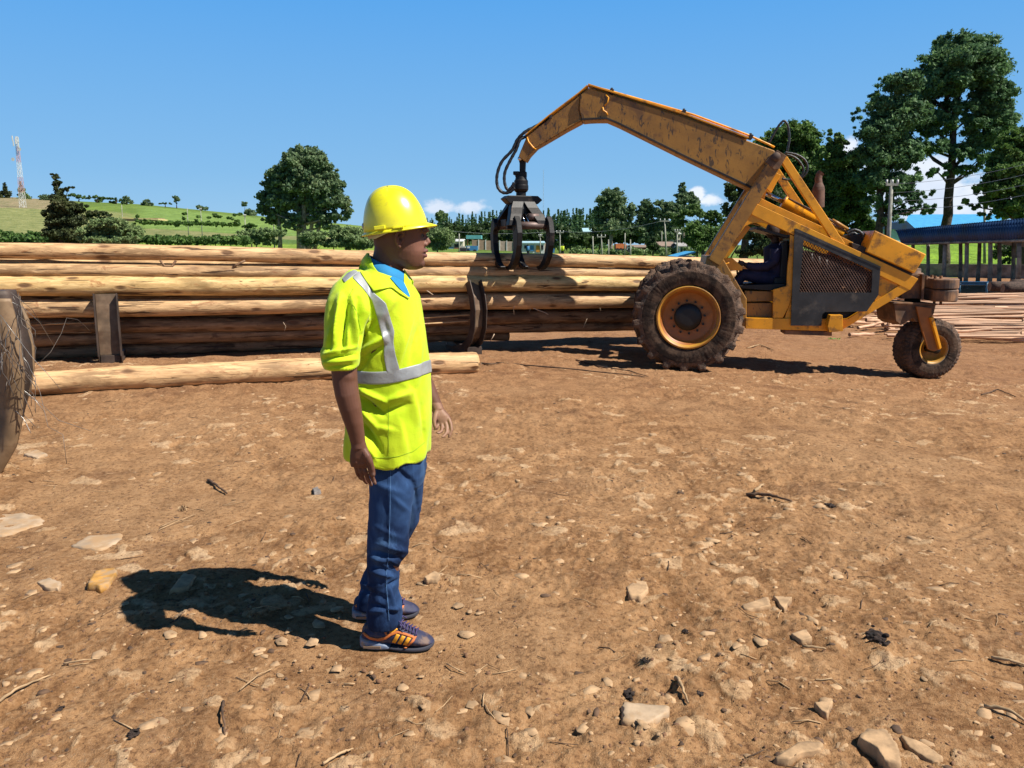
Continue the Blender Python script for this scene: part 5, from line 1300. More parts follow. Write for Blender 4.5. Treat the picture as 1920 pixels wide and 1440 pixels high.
    for k in range(7):
        x = .152+k*.0125; z = .116-k*.0068; mb.tube([T((x, -.030, z-.006)), T((x+.003, -.012, z+.004)), T((x+.006, .012, z+.004)), T((x+.004, .030, z-.006))], .0027, 6)
        mb.tube([T((x+.006, -.028, z-.008)), T((x-.002, .0, z+.006)), T((x, .028, z-.006))], .0023, 6)
    mb.tube([T((.16, 0, .118)), T((.150, -.018, .128)), T((.172, -.032, .120)), T((.19, -.040, .098))], .0026, 6); mb.tube([T((.16, 0, .118)), T((.168, .02, .126)), T((.182, .032, .11))], .0026, 6)
    mb.build('lace', LACE, up)
    return up
shoe((678, 1200), (816, 1200), 2.945, R(-4)); shoe((662, 1144), (786, 1140), 3.19, R(3))
# ---- helmet
HELM = None
m, t, b = new_mat('helmet_plastic'); co = objco(t)
c = t.mix(t.step(t.noise(co, 14, 6, .65), .3, .7), (.70, .64, .010), (.80, .74, .022)); c = t.mix(t.math('MULTIPLY', t.step(t.noise(t.scalev(co, (1, 1, 2.2)), 22, 7, .75), .58, .70), .55), c, (.40, .34, .06))
t.put(b.inputs['Base Color'], c); b.inputs['Roughness'].default_value = .30; b.inputs['Specular IOR Level'].default_value = .5; b.inputs['Coat Weight'].default_value = .25; b.inputs['Coat Roughness'].default_value = .25
t.l.new(t.bump(t.noise(co, 60, 4), .05, .003), b.inputs['Normal']); HELM = m
HC = A(741, 431.5); HT = Matrix.Translation(HC) @ Matrix.Rotation(R(-6.5), 4, 'Y')
hs_ = (A(800, 420).x-A(684, 420).x)/2      # half length
hh_ = A(741, 349.5).z-A(741, 431.5).z
rings = []; nseg = 72
for i in range(25):
    f = i/24; th = f*math.pi/2; zz = math.sin(th); rr_ = max(math.cos(th)**.80, .004)
    ring = []
    for k in range(nseg):
        an = 2*math.pi*k/nseg; x = math.cos(an)*hs_*rr_*(1.07 if math.cos(an) > 0 else 1.0); y = math.sin(an)*.106*rr_
        # crown pushed back a little, front slopes
        x -= .008*zz*(1 if x > 0 else .25)
        z = hh_*zz
        ridge = math.exp(-(y/.020)**2)*sst(np.array(zz), .45, .8)*.005; z += float(ridge)
        side_r = math.exp(-((abs(y)-.045)/.007)**2)*float(sst(np.array(zz), .5, .75))*(.003 if x < .05 else 0); z += side_r
        ring.append(HT @ Vector((x, y, z)))
    rings.append(ring)
inner_r = [[HT @ Vector((math.cos(2*math.pi*k/nseg)*(hs_-.004), math.sin(2*math.pi*k/nseg)*.102, 0)) for k in range(nseg)]]
for i in (8, 16, 23):
    f = i/24; th = f*math.pi/2; inner_r.append([HT @ Vector((math.cos(2*math.pi*k/nseg)*(hs_-.005)*math.cos(th), math.sin(2*math.pi*k/nseg)*.10*math.cos(th), (hh_-.005)*math.sin(th))) for k in range(nseg)])
mb = MB().loft(list(reversed(inner_r))+rings); hel = mb.build('helmet', HELM, PX); rel(hel, PX)
# brim: lip all round, peak in front
top, bot = [], []
for k in range(nseg):
    an = 2*math.pi*k/nseg; ca, sa = math.cos(an), math.sin(an)
    pk = max(ca, 0)**1.6; r0x, r0y = hs_-.003, .103
    ox = (hs_*1.03+.007)*ca+pk*.032; oy = (.113)*sa*(1-.0*pk)
    dz = -.004-.004*(1-pk)+.004*pk
    r0x = r0x*(1.07 if ca > 0 else 1); top.append((Vector((r0x*ca, r0y*sa, .004+.012*pk)), Vector((ox, oy, dz+.002)), Vector((ox, oy, dz-.0025)), Vector((r0x*ca, r0y*sa, -.004+.012*pk))))
rings = [[HT @ t4[j] for t4 in top] for j in range(4)]
mb = MB().loft(rings+[rings[0]], cap=False); mb.build('brim', HELM, hel)
for (u0, v0, u1, v1) in [(711, 419.5, 730.5, 428)]:
    for s in (-1, 1):
        p = HT @ Vector((-.040, s*.108, .012)); mb = MB(); mb.box(p, (.040, .012, .014), HT.to_3x3()); mb.build('side_slot', HELM, hel, .002)
for s in (-1, 1):
    p = HT @ Vector((.100, s*.055, .010)); mb = MB(); mb.box(p, (.008, .010, .010), HT.to_3x3()); mb.build('peak_clip', HELM, hel, .002)
mb = MB(); p = HT @ Vector((.028, -.108, .004)); mb.box(p, (.04, .012, .004), HT.to_3x3()); mb.build('side_clip', HELM, hel, .001)
CREAM = simple('headband_cream', (.62, .50, .42), .7)
# headband / suspension at the nape
V = []; n = 40
for k in range(n+1):
    an = R(92)+R(176)*k/n; w0 = 1-abs((k/n)-.5)*2
    for s in np.linspace(0, 1, 5):
        c0_ = A(727, 430); z = A(700, 431).z-(.030*min(w0*2.2, 1)**.8+.004)*s
        V.append(Vector((c0_.x+.030+.108*math.cos(an)*(1-.06*s), MY+.083*math.sin(an)*(1-.03*s), z)))
F = [(k*5+i, k*5+i+1, (k+1)*5+i+1, (k+1)*5+i) for k in range(n) for i in range(4)]
me = bpy.data.meshes.new('hb'); me.from_pydata(V, [], F); me.update(); me = evaluated(me, [('SOLIDIFY', dict(thickness=.004, offset=0))]); put(me, 'headband', CREAM)
p = A(684, 424); mb = MB().ball(p+Vector((-.002, 0, 0)), (.009, .022, .014)); o = mb.build('ratchet_knob', simple('clear_knob', (.55, .60, .65), .25), hel)
# ================================================================== TREES AND BACKGROUND
def leaf_mat(name, c0, c1, c2, trans=.35):
    c0, c1, c2 = [tuple(x*1.12 for x in q) for q in (c0, c1, c2)]
    m, t, b = new_mat(name); co = objco(t); geo = t.node('ShaderNodeNewGeometry')
    a = t.attr('tone'); c = t.mix(a, c0, c1); c = t.mix(t.math('MULTIPLY', t.step(t.noise(co, .9, 3), .55, .7), .5), c, c2)
    t.put(b.inputs['Base Color'], c); b.inputs['Roughness'].default_value = .6; b.inputs['Specular IOR Level'].default_value = .25
    tr = t.node('ShaderNodeBsdfTranslucent'); t.put(tr.inputs['Color'], c); mx = t.node('ShaderNodeMixShader'); mx.inputs[0].default_value = trans
    t.l.new(b.outputs[0], mx.inputs[1]); t.l.new(tr.outputs[0], mx.inputs[2]); t.l.new(mx.outputs[0], m.node_tree.nodes['Material Output'].inputs['Surface']); return m
PINE = leaf_mat('pine_leaves', (0.042, 0.095, 0.046), (0.142, 0.247, 0.095), (0.190, 0.285, 0.085))
EUC = leaf_mat('eucalyptus_leaves', (0.057, 0.104, 0.053), (0.180, 0.247, 0.114), (0.266, 0.285, 0.133))
BRD = leaf_mat('broad_leaves', (0.034, 0.076, 0.020), (0.128, 0.221, 0.051), (0.204, 0.289, 0.068))
CYP = leaf_mat('cypress_leaves', (0.029, 0.045, 0.019), (0.088, 0.104, 0.035), (0.128, 0.112, 0.048))
BUSH = leaf_mat('bush_leaves', (0.078, 0.132, 0.046), (0.248, 0.326, 0.132), (0.310, 0.357, 0.155))
ACA = leaf_mat('acacia_leaves', (0.051, 0.102, 0.031), (0.136, 0.212, 0.060), (0.170, 0.238, 0.068))
DKB = leaf_mat('dark_leaves', (0.018, 0.036, 0.015), (0.068, 0.112, 0.033), (0.090, 0.135, 0.045))
TRUNK = simple('trunk_bark', (.075, .050, .036), .95, 0, .3, 6, .8, 12, bdist=.03); TRUNKP = simple('pale_bark', (.26, .21, .17), .9, 0, .3, 6, .5, 12, bdist=.02)
def foliage(name, clumps, n_leaf, lsize, mat, parent, rng, aspect=1.0, spread=.5, drop=0.0):
    """clumps: array (n, 4) centre + radius. Leaves are small quads, facing mostly out of their clump"""
    cl = np.asarray(clumps, float); n = len(cl); k = n_leaf
    d = rng.normal(size=(n, k, 3)); d /= np.linalg.norm(d, axis=2, keepdims=True)
    rr = np.minimum(np.abs(rng.normal(size=(n, k, 1)))*.62+.15, 1.7); P = cl[:, None, :3]+d*rr*cl[:, None, 3:4]*np.array([1, 1, .75])
    P[..., 2] -= drop*rr[..., 0]*cl[:, None, 3]*0
    nrm = d*(1-spread)+rng.normal(size=(n, k, 3))*spread; nrm /= np.linalg.norm(nrm, axis=2, keepdims=True)
    t = np.cross(nrm, rng.normal(size=(n, k, 3))); t /= np.linalg.norm(t, axis=2, keepdims=True); b = np.cross(nrm, t)
    s = lsize*(.6+.8*rng.rand(n, k, 1))*.5
    P = P.reshape(-1, 3); t = (t*s*aspect).reshape(-1, 3); b = (b*s/aspect).reshape(-1, 3)
    V = np.stack([P-t-b*.4, P-t*.1+b, P+t+b*.3, P+t*.1-b], 1).reshape(-1, 3)
    F = np.arange(len(V)).reshape(-1, 4); me = np_mesh(name, V, F)
    tone = np.clip(rng.rand(n, 1)*.75+rng.rand(n, k)*.45-.1, 0, 1).reshape(-1); vcol(me, 'tone', np.repeat(tone, 4))
    me.materials.append(mat); return link(bpy.data.objects.new(name, me), parent)
def px_tree(kind, label, group, Y, trunk, blobs, mat, leaf, n_leaf, sub, seed, tr=.3, tmat=None, cat='tree', sub_r=.38, limbs=True, aspect=1.0, spread=.5, depth=1.0, auto=False, nlimb=None):
    """tree standing at distance Y; blobs are crown masses (u, v, ru, rv) measured on the photograph"""
    rng = np.random.RandomState(seed)
    u0, v0 = trunk[0]
    if auto: Y0 = Y; Y = ground_at(u0, v0).y; Y = min(Y, 318) if Y > 60 else 318; leaf *= Y/Y0; tr *= Y/Y0
    b0 = atY(u0, v0, Y); b0.z = float(gz(b0.x, Y))-.05
    root = empty(kind, b0, rng.rand()*0); tag(root, label, cat, group)
    cl = []; cents = []
    for q in blobs:
        u, v, ru, rv = q[:4]; ru *= 1.10; rv *= 1.10; c = atY(u, v, Y); R1 = ru*Y/FPX; R2 = rv*Y/FPX; Rd = min(R1, R2*1.6)*depth
        dY = (rng.rand()-.5)*R1*.9*depth; c.y += dY; cents.append((c, R1, R2))
        m_ = max(4, int(2.7*sub*(ru*rv)/400.0*(q[4] if len(q) > 4 else 1)))
        for _ in range(m_):
            d = rng.normal(size=3); d /= np.linalg.norm(d); r_ = rng.rand()**.4
            sr = sub_r*.78*min(R1, R2)*(.45+.8*rng.rand())
            cl.append((c.x+d[0]*r_*max(R1-sr*.7, .05), c.y+d[1]*r_*Rd, c.z+d[2]*r_*max(R2-sr*.7, .05), sr))
    cl = np.array(cl); cl[:, :3] -= np.array(b0)
    # trunk and limbs
    T = [Vector((0, 0, 0))]+[atY(u, v, Y)-b0 for u, v in trunk[1:]]; mb = MB(); n = len(T); pts = []; rad = []
    for i in range(n-1):
        for j in range(4): s = j/4; pts.append(T[i].lerp(T[i+1], s)+Vector((rng.randn(), rng.randn(), 0))*tr*.12*(1 if i+j else 0)); rad.append(tr*(1-.85*((i+s)/(n-1))))
    pts.append(T[-1]); rad.append(tr*.15); mb.tube(pts, rad, 10)
    if limbs:
        H = T[-1].z; sel = range(len(cents)) if nlimb is None else rng.permutation(len(cents))[:nlimb]
        for i in sel:
            c = cents[i][0]-b0; zt = max(min(c.z*.82-.1*abs(c.x), H*.95), H*.12)
            kk = min(range(len(pts)), key=lambda a: abs(pts[a].z-zt)); p0 = pts[kk]
            mid = p0.lerp(c, .5)+Vector((rng.randn(), rng.randn(), rng.randn()-.5))*.06*(c-p0).length
            r0 = max(rad[kk]*.42, tr*.06); mb.tube([p0, mid, c], [r0, r0*.6, r0*.2], 6)
            for _ in range(3):
                j = rng.randint(len(cl)); e = Vector(cl[j][:3])
                if (e-c).length < cents[i][1]*1.3: mb.tube([mid.lerp(c, .6), e], [r0*.35, r0*.1], 5)
    mb.build('trunk', tmat or TRUNK, root)
    foliage('crown', cl, int(n_leaf*(2.0 if Y < 80 else 1.25)), leaf*(.44 if Y < 80 else .58), mat, root, rng, aspect, spread); return root
G_R = 'tall trees behind the loader and the shed'
# ---- right side
px_tree('pine_tree', 'tallest pine with a bare lower trunk and a dense rounded top, right of the sky', G_R, 60, [(1770, 500), (1773, 430), (1784, 320), (1790, 220), (1797, 130), (1800, 80)],
        [(1800, 85, 42, 24), (1825, 100, 45, 28), (1765, 118, 42, 26), (1800, 130, 60, 34), (1850, 140, 40, 30), (1738, 135, 24, 18), (1855, 180, 38, 34), (1760, 160, 50, 28), (1725, 165, 22, 16), (1870, 225, 26, 26), (1840, 235, 40, 28),
         (1740, 180, 34, 22), (1868, 150, 26, 22), (1862, 262, 36, 20), (1820, 275, 30, 18, .7), (1745, 232, 40, 26, .9), (1700, 240, 32, 24), (1720, 210, 34, 22), (1800, 200, 34, 26, .5), (1775, 285, 46, 14, .7), (1825, 300, 44, 14, .8), (1720, 280, 44, 20, .8), (1680, 262, 30, 22), (1815, 320, 40, 12, .6), (1745, 320, 40, 12, .5)],
        PINE, .36, 110, 7, 1, tr=.42, sub_r=.36, aspect=1.5, spread=.45)
px_tree('pine_tree', 'dark drooping pine between the utility pole and the tallest pine', G_R, 55, [(1650, 500), (1648, 430), (1652, 340), (1668, 260), (1690, 190)],
        [(1690, 160, 30, 22), (1670, 200, 34, 26), (1650, 245, 40, 30), (1700, 215, 34, 30), (1640, 290, 40, 26), (1690, 290, 44, 28), (1640, 335, 34, 24), (1690, 345, 40, 22), (1650, 380, 34, 18, .7), (1720, 370, 34, 14, .6), (1700, 395, 50, 12, .5), (1660, 410, 30, 12, .5), (1740, 388, 24, 8, .5)],
        PINE, .34, 100, 8, 2, tr=.32, sub_r=.38, aspect=1.5, spread=.45)
px_tree('pine_tree', 'thin sparse pine with open branches left of the tall pines', G_R, 66, [(1660, 500), (1662, 380), (1668, 250), (1670, 150)],
        [(1668, 145, 18, 10), (1655, 162, 16, 9), (1680, 165, 14, 9), (1640, 180, 20, 9, .8), (1670, 190, 20, 10), (1620, 205, 18, 7, .8), (1606, 222, 13, 6, .8), (1645, 212, 20, 9, .7), (1625, 235, 20, 8, .7), (1610, 252, 14, 6, .6), (1600, 212, 8, 5, .8), (1675, 222, 20, 10), (1632, 258, 20, 8, .5)],
        PINE, .30, 50, 8, 3, tr=.16, sub_r=.5, aspect=1.6, spread=.5)
px_tree('broadleaf_tree', 'broad round-topped tree directly behind the tower of the loader', G_R, 62, [(1490, 500), (1490, 400), (1488, 280)],
        [(1490, 250, 38, 24), (1462, 262, 34, 22), (1518, 272, 30, 26), (1450, 290, 34, 26), (1490, 300, 44, 34), (1440, 335, 30, 24), (1480, 355, 44, 34), (1520, 330, 34, 34), (1510, 385, 40, 30), (1465, 400, 40, 30), (1500, 430, 50, 26)],
        BRD, .38, 100, 8, 4, tr=.4, sub_r=.36)
px_tree('broadleaf_tree', 'leafy tree with a small tuft on top, behind the exhaust of the loader', G_R, 58, [(1570, 500), (1572, 400), (1562, 270)],
        [(1560, 252, 14, 9), (1566, 268, 18, 14), (1555, 300, 30, 26), (1590, 310, 30, 24), (1530, 345, 34, 28), (1575, 350, 44, 34), (1610, 350, 30, 26), (1540, 395, 44, 30), (1595, 395, 38, 30), (1560, 430, 54, 22), (1615, 425, 24, 24, .8)],
        BRD, .36, 100, 8, 5, tr=.35, sub_r=.36)
px_tree('broadleaf_tree', 'dark blue-green tree just left of the tower of the loader', G_R, 50, [(1395, 500), (1398, 420), (1405, 340)],
        [(1372, 352, 16, 12), (1400, 345, 22, 14), (1385, 370, 26, 16), (1420, 370, 30, 24), (1375, 392, 24, 16), (1410, 405, 36, 26), (1440, 420, 36, 30), (1395, 430, 36, 18), (1450, 380, 24, 30), (1460, 445, 40, 22)],
        DKB, .30, 90, 9, 6, tr=.3, sub_r=.38)
px_tree('broadleaf_tree', 'dense dark tree at the right edge above the blue shed roof', G_R, 52, [(1925, 500), (1920, 400), (1915, 300)],
        [(1900, 262, 26, 18), (1925, 260, 30, 26), (1885, 290, 28, 20), (1920, 305, 40, 28), (1870, 325, 34, 22), (1910, 345, 40, 28), (1855, 355, 34, 18), (1890, 380, 40, 22), (1840, 378, 30, 12, .7), (1870, 402, 34, 12, .8), (1915, 400, 30, 18), (1820, 385, 20, 8, .5)],
        BRD, .34, 100, 9, 7, tr=.4, sub_r=.36)
px_tree('broadleaf_tree', 'low dark tree seen under the shed roof at the right edge', G_R, 60, [(1900, 505), (1898, 480)], [(1895, 470, 24, 14), (1875, 478, 14, 8), (1918, 470, 20, 16), (1890, 488, 20, 7)], DKB, .3, 70, 10, 8, tr=.15, sub_r=.4)
px_tree('leafy_shrub', 'bushy dark undergrowth behind the driver of the loader', G_R, 40, [(1420, 505), (1420, 480)], [(1400, 470, 26, 14, .6), (1430, 462, 26, 20), (1460, 470, 30, 20), (1480, 455, 24, 24), (1420, 440, 24, 14)], DKB, .22, 80, 10, 9, tr=.12, sub_r=.4, cat='shrub')
# acacia and bright shrub left of the loader arm
px_tree('acacia_tree', 'spreading flat-layered acacia left of the tower of the loader', G_R, 75, [(1318, 500), (1316, 440), (1310, 400)],
        [(1290, 398, 24, 7), (1320, 402, 30, 8), (1345, 410, 22, 7), (1270, 405, 16, 6), (1300, 390, 14, 7), (1330, 420, 24, 7, .8), (1355, 430, 16, 10), (1280, 418, 18, 8, .8)], ACA, .34, 80, 22, 10, tr=.18, sub_r=.5)
px_tree('leafy_tree', 'bright green small tree under the acacia', G_R, 70, [(1308, 500), (1306, 440)], [(1300, 430, 18, 16), (1318, 440, 18, 18), (1295, 450, 14, 14), (1312, 460, 20, 10), (1330, 450, 14, 16), (1345, 445, 20, 20)], BRD, .32, 70, 16, 11, tr=.12, sub_r=.45)
px_tree('dark_sapling', 'small dark round-topped sapling among the poles in front of the brown-roofed house', G_R, 105, [(1224, 480), (1225, 460)], [(1225, 450, 9, 7), (1222, 460, 10, 8), (1229, 463, 8, 7)], DKB, .3, 60, 60, 12, tr=.10, sub_r=.5)
# eucalyptus group in the middle distance
GE = 'eucalyptus trees in the middle distance'
px_tree('eucalyptus_tree', 'round-crowned eucalyptus standing left in the middle group, next to the conifer wood', GE, 150, [(1145, 470), (1146, 430), (1147, 370)], [(1148, 366, 20, 13), (1135, 378, 18, 12), (1160, 380, 16, 14), (1126, 396, 14, 12), (1146, 398, 24, 16), (1168, 402, 14, 16), (1124, 415, 12, 12), (1145, 425, 24, 14), (1172, 425, 12, 14), (1183, 390, 9, 9), (1184, 405, 8, 10)], EUC, .62, 70, 26, 21, tr=.5, tmat=TRUNKP, sub_r=.42)
px_tree('eucalyptus_tree', 'narrow upright eucalyptus in the middle of its group', GE, 152, [(1212, 470), (1211, 430), (1210, 385)], [(1210, 384, 12, 10), (1202, 396, 12, 11), (1219, 398, 10, 12), (1209, 412, 18, 12), (1200, 428, 14, 12), (1220, 425, 12, 14), (1212, 445, 18, 10)], EUC, .6, 70, 28, 22, tr=.4, tmat=TRUNKP, sub_r=.42)
px_tree('eucalyptus_tree', 'wide bumpy-topped eucalyptus right of the narrow one', GE, 150, [(1252, 470), (1250, 430), (1250, 390)], [(1240, 382, 11, 9), (1255, 385, 13, 9), (1268, 388, 11, 9), (1237, 398, 12, 10), (1256, 402, 18, 12), (1274, 402, 10, 12), (1242, 420, 14, 14), (1264, 424, 16, 14), (1250, 442, 20, 10)], EUC, .6, 70, 26, 23, tr=.4, tmat=TRUNKP, sub_r=.42)
px_tree('eucalyptus_tree', 'tallest pointed eucalyptus of the group beside the small white cloud', GE, 165, [(1282, 470), (1281, 420), (1280, 360)], [(1280, 350, 7, 8), (1277, 362, 11, 9), (1288, 368, 12, 9), (1278, 376, 14, 9), (1298, 366, 7, 7), (1300, 380, 12, 11), (1290, 395, 16, 10)], EUC, .6, 70, 34, 24, tr=.4, tmat=TRUNKP, sub_r=.42)
px_tree('eucalyptus_tree', 'large lone dark eucalyptus with several pale stems, left of the worker', GE, 105, [(568, 470), (569, 420), (571, 360), (573, 300)],
        [(572, 290, 34, 17), (555, 305, 28, 17), (592, 303, 28, 18), (535, 325, 26, 17), (572, 330, 38, 20), (608, 325, 24, 18), (515, 345, 22, 16), (502, 330, 10, 7, .8), (548, 352, 34, 20), (598, 352, 34, 20), (628, 350, 18, 16), (500, 368, 18, 14), (530, 380, 34, 18), (580, 382, 34, 20, .8), (618, 378, 26, 18), (642, 380, 16, 13), (655, 395, 10, 8, .7), (495, 392, 16, 12), (520, 408, 30, 14), (560, 412, 26, 14, .5), (605, 408, 24, 14), (540, 428, 24, 9, .5), (640, 402, 18, 12, .7), (615, 426, 20, 10, .7)],
        EUC, .50, 80, 18, 25, tr=.55, tmat=TRUNKP, sub_r=.38)
# extra stems of the lone eucalyptus are part of it
eu = [o for o in bpy.data.objects if o.name.startswith('eucalyptus_tree')][-1]
for (u0, u1, vv) in ((560, 552, 330), (578, 590, 320), (525, 518, 380), (588, 604, 370)):
    a = atY(u0, 460, 105)-eu.location; a.z = 0; b_ = atY(u1, vv, 105)-eu.location; MB().tube([a, a.lerp(b_, .5)+Vector((.2, 0, 0)), b_], [.32, .22, .08], 8).build('stem', TRUNKP, eu)
# ---- left side
px_tree('cypress_tree', 'dark ragged cypress with a hooked top on the left hillside', 'trees on the left hillside', 48, [(118, 470), (114, 400), (106, 340)],
        [(98, 327, 7, 3), (106, 331, 7, 6), (106, 345, 9, 8), (112, 358, 11, 8), (128, 352, 10, 4, .8), (110, 372, 16, 9), (120, 385, 22, 12), (108, 400, 22, 13), (138, 392, 20, 12), (155, 388, 12, 6, .8), (110, 418, 24, 14), (138, 415, 24, 15), (112, 438, 26, 13), (140, 438, 26, 13), (122, 452, 30, 9)], CYP, .22, 90, 22, 31, tr=.22, sub_r=.42)
px_tree('round_bush', 'large pale grey-green rounded bush right of the cypress', 'bushes behind the log pile', 46, [(205, 470), (205, 440)], [(190, 420, 24, 11), (215, 418, 24, 12), (172, 435, 24, 12), (205, 436, 34, 14), (240, 432, 24, 12), (170, 448, 26, 9), (215, 450, 44, 10), (252, 446, 18, 10)], BUSH, .20, 90, 18, 32, tr=.15, sub_r=.42, cat='bush')
px_tree('acacia_tree', 'brownish umbrella acacia half behind the cypress', 'trees on the left hillside', 70, [(184, 455), (184, 420)], [(178, 400, 20, 5), (195, 402, 14, 5), (165, 405, 12, 5), (186, 412, 20, 6, .6)], CYP, .26, 60, 34, 33, tr=.12, sub_r=.5)
px_tree('acacia_tree', 'flat-topped acacia with a forked trunk alone on the pale field at left', 'trees on the left hillside', 120, [(50, 409), (50, 398)], [(50, 384, 28, 3), (36, 385, 14, 2.5), (66, 385, 14, 2.5), (50, 381, 14, 2.5)], ACA, .38, 40, 110, 34, tr=.22, sub_r=.9, auto=True)
px_tree('conifer_tree', 'pointed conifer at the far left edge of the hillside', 'trees on the left hillside', 170, [(12, 382), (10, 345)], [(9, 347, 3, 4), (9, 355, 5, 5), (10, 364, 8, 6), (12, 374, 10, 6), (2, 366, 5, 8)], CYP, .5, 50, 60, 35, tr=.25, sub_r=.5, auto=True)
px_tree('conifer_tree', 'greyish cone-shaped conifer at the foot of the mast', 'trees on the left hillside', 165, [(44, 385), (42, 345)], [(39, 346, 2.5, 6), (41, 358, 6, 6), (43, 368, 10, 7), (44, 378, 12, 6), (54, 372, 5, 6)], BUSH, .5, 50, 60, 36, tr=.25, sub_r=.5, auto=True)
hill = [('leafy_tree', 'pale round tree on the skyline between the mast and the cypress', 85, 372, [(85, 370, 9, 6), (90, 376, 9, 5), (80, 376, 7, 5)], 190, EUC),
        ('acacia_tree', 'first flat acacia on the skyline right of the cypress', 148, 378, [(140, 366, 10, 3), (150, 369, 12, 3), (160, 371, 8, 2.5)], 180, ACA),
        ('acacia_tree', 'long flat acacia crown on the skyline, second right of the cypress', 182, 380, [(176, 369, 11, 2.6), (190, 371, 12, 2.4), (184, 376, 7, 3)], 185, ACA),
        ('acacia_tree', 'long flat acacia crown on the skyline, third right of the cypress', 218, 382, [(210, 373, 10, 2.4), (224, 375, 10, 2.4), (212, 379, 8, 3)], 190, ACA),
        ('leafy_tree', 'round pale tree at the right end of the flat acacias', 238, 384, [(238, 373, 7, 6), (244, 378, 5, 4), (233, 379, 5, 4)], 200, EUC),
        ('leafy_tree', 'rounded bushy tree on the skyline above the farm track', 277, 388, [(277, 379, 7, 5), (273, 384, 7, 4), (283, 384, 6, 4)], 210, EUC),
        ('acacia_tree', 'tiny flat umbrella acacia on the skyline', 310, 390, [(305, 382, 8, 1.6), (316, 382, 8, 1.6)], 210, ACA),
        ('leafy_tree', 'lollipop-shaped tree on the skyline beside the tiny acacia', 331, 388, [(329, 371, 6, 4.5), (333, 374, 5, 4), (330, 379, 3, 3)], 210, EUC),
        ('leafy_tree', 'low double-topped tree on the skyline in the middle of the hill', 378, 400, [(373, 388, 4.5, 4), (382, 391, 9, 4)], 215, EUC),
        ('leafy_tree', 'small lollipop tree on the skyline left of the lone eucalyptus', 459, 395, [(459, 382, 5.5, 4.5), (457, 385, 4, 3)], 200, EUC),
        ('leafy_tree', 'bushy tree hugging the left foot of the lone eucalyptus', 468, 414, [(466, 398, 10, 7), (474, 404, 9, 7), (462, 408, 7, 6)], 160, EUC)]
for i, (kd, lb, u, v, bl, Y, mt) in enumerate(hill):
    px_tree(kd, lb, 'small trees along the skyline of the hill', Y, [(u, v), (u, v-8)], bl, mt, .60, 40, 60, 60+i, tr=.16, sub_r=.6, auto=True)
def bushrow(specs, Y, mt, seed, leaf=.22, grp='bushes behind the log pile'):
    for i, (u, v, ru, rv, lb) in enumerate(specs):
        rg = np.random.RandomState(seed+i); bl = [(u+rg.uniform(-.6, .6)*ru, v+rg.uniform(-.4, .5)*rv, ru*.6, rv*.62) for _ in range(5)]+[(u, v, ru*.7, rv*.8)]+[(u+k*ru*.45, v+rv*1.0, ru*.4, rv*.55) for k in (-1, 0, 1)]
        px_tree('bush', lb, grp, Y, [(u, v+rv), (u, v)], bl, mt, leaf, 60, 20, seed+i, tr=.08, sub_r=.45, cat='bush', auto=(v+rv < 430))
bushrow([(480, 440, 52, 13, 'wide pale olive bush left of the lone eucalyptus trunk'), (590, 444, 34, 12, 'olive bush at the right foot of the lone eucalyptus'), (648, 440, 34, 18, 'dark green bush between the lone eucalyptus and the hard hat'), (625, 452, 20, 9, 'small bush low behind the topmost pole, left of the worker'), (682, 452, 22, 11, 'bush just left of the worker\'s hard hat'), (820, 442, 28, 20, 'dark bush right of the worker\'s face'), (828, 405, 12, 14, 'small tree with a round head under the cloud')], 56, BUSH, 200)
bushrow([(20, 440, 34, 9, 'hedge bush at the left edge'), (66, 440, 24, 8, 'hedge bush just left of the cypress'), (24, 422, 10, 4, 'tiny shrub on the pale field at left'), (300, 447, 26, 8, 'hedge bush right of the large pale bush'), (345, 446, 22, 8, 'hedge bush in the middle of the hedge'), (404, 445, 9, 9, 'small round dark hedge bush'), (378, 447, 18, 7, 'hedge bush left of the small round one'), (432, 448, 20, 7, 'hedge bush right of the small round one'), (440, 420, 16, 6, 'dark scrub above the hedge at its right end'), (470, 424, 16, 7, 'dark scrub beside the wide olive bush'), (410, 408, 5, 4, 'single small bush up the green slope'), (240, 396, 6, 2.5, 'small dark bush on the upper slope')], 62, BRD, 230)
# ---- conifer wood behind the buildings: three shapes copied
def conifer_proto(seed, H, w_):
    rng = np.random.RandomState(seed); root = empty('conifer_tree'); tag(root, 'tall narrow conifer in the plantation on the horizon', 'tree', 'conifers of the plantation behind the buildings')
    MB().tube([(0, 0, 0), (0, 0, H*.5), (0, 0, H)], [.25, .15, .03], 6).build('trunk', TRUNK, root)
    cl = []
    for i in range(150):
        f = rng.rand()**.85; z = H*(.08+.90*f); r_ = w_*(1-f)*(.8+.4*math.sin(f*40)); a = rng.rand()*6.28; q = r_*rng.rand()**.5; cl.append((q*math.cos(a), q*math.sin(a), z-.12*q, .10+.42*(1-f)))
    foliage('crown', cl, 24, .34, PINE, root, rng, 1.6); return root
protos = [conifer_proto(301, 14, 2.7), conifer_proto(302, 16, 2.4), conifer_proto(303, 12, 2.8)]
rg = random.Random(9); first = [True]*3; kk = 0
cw_l = ['left of the grapple', 'behind the grapple', 'right of the grapple']
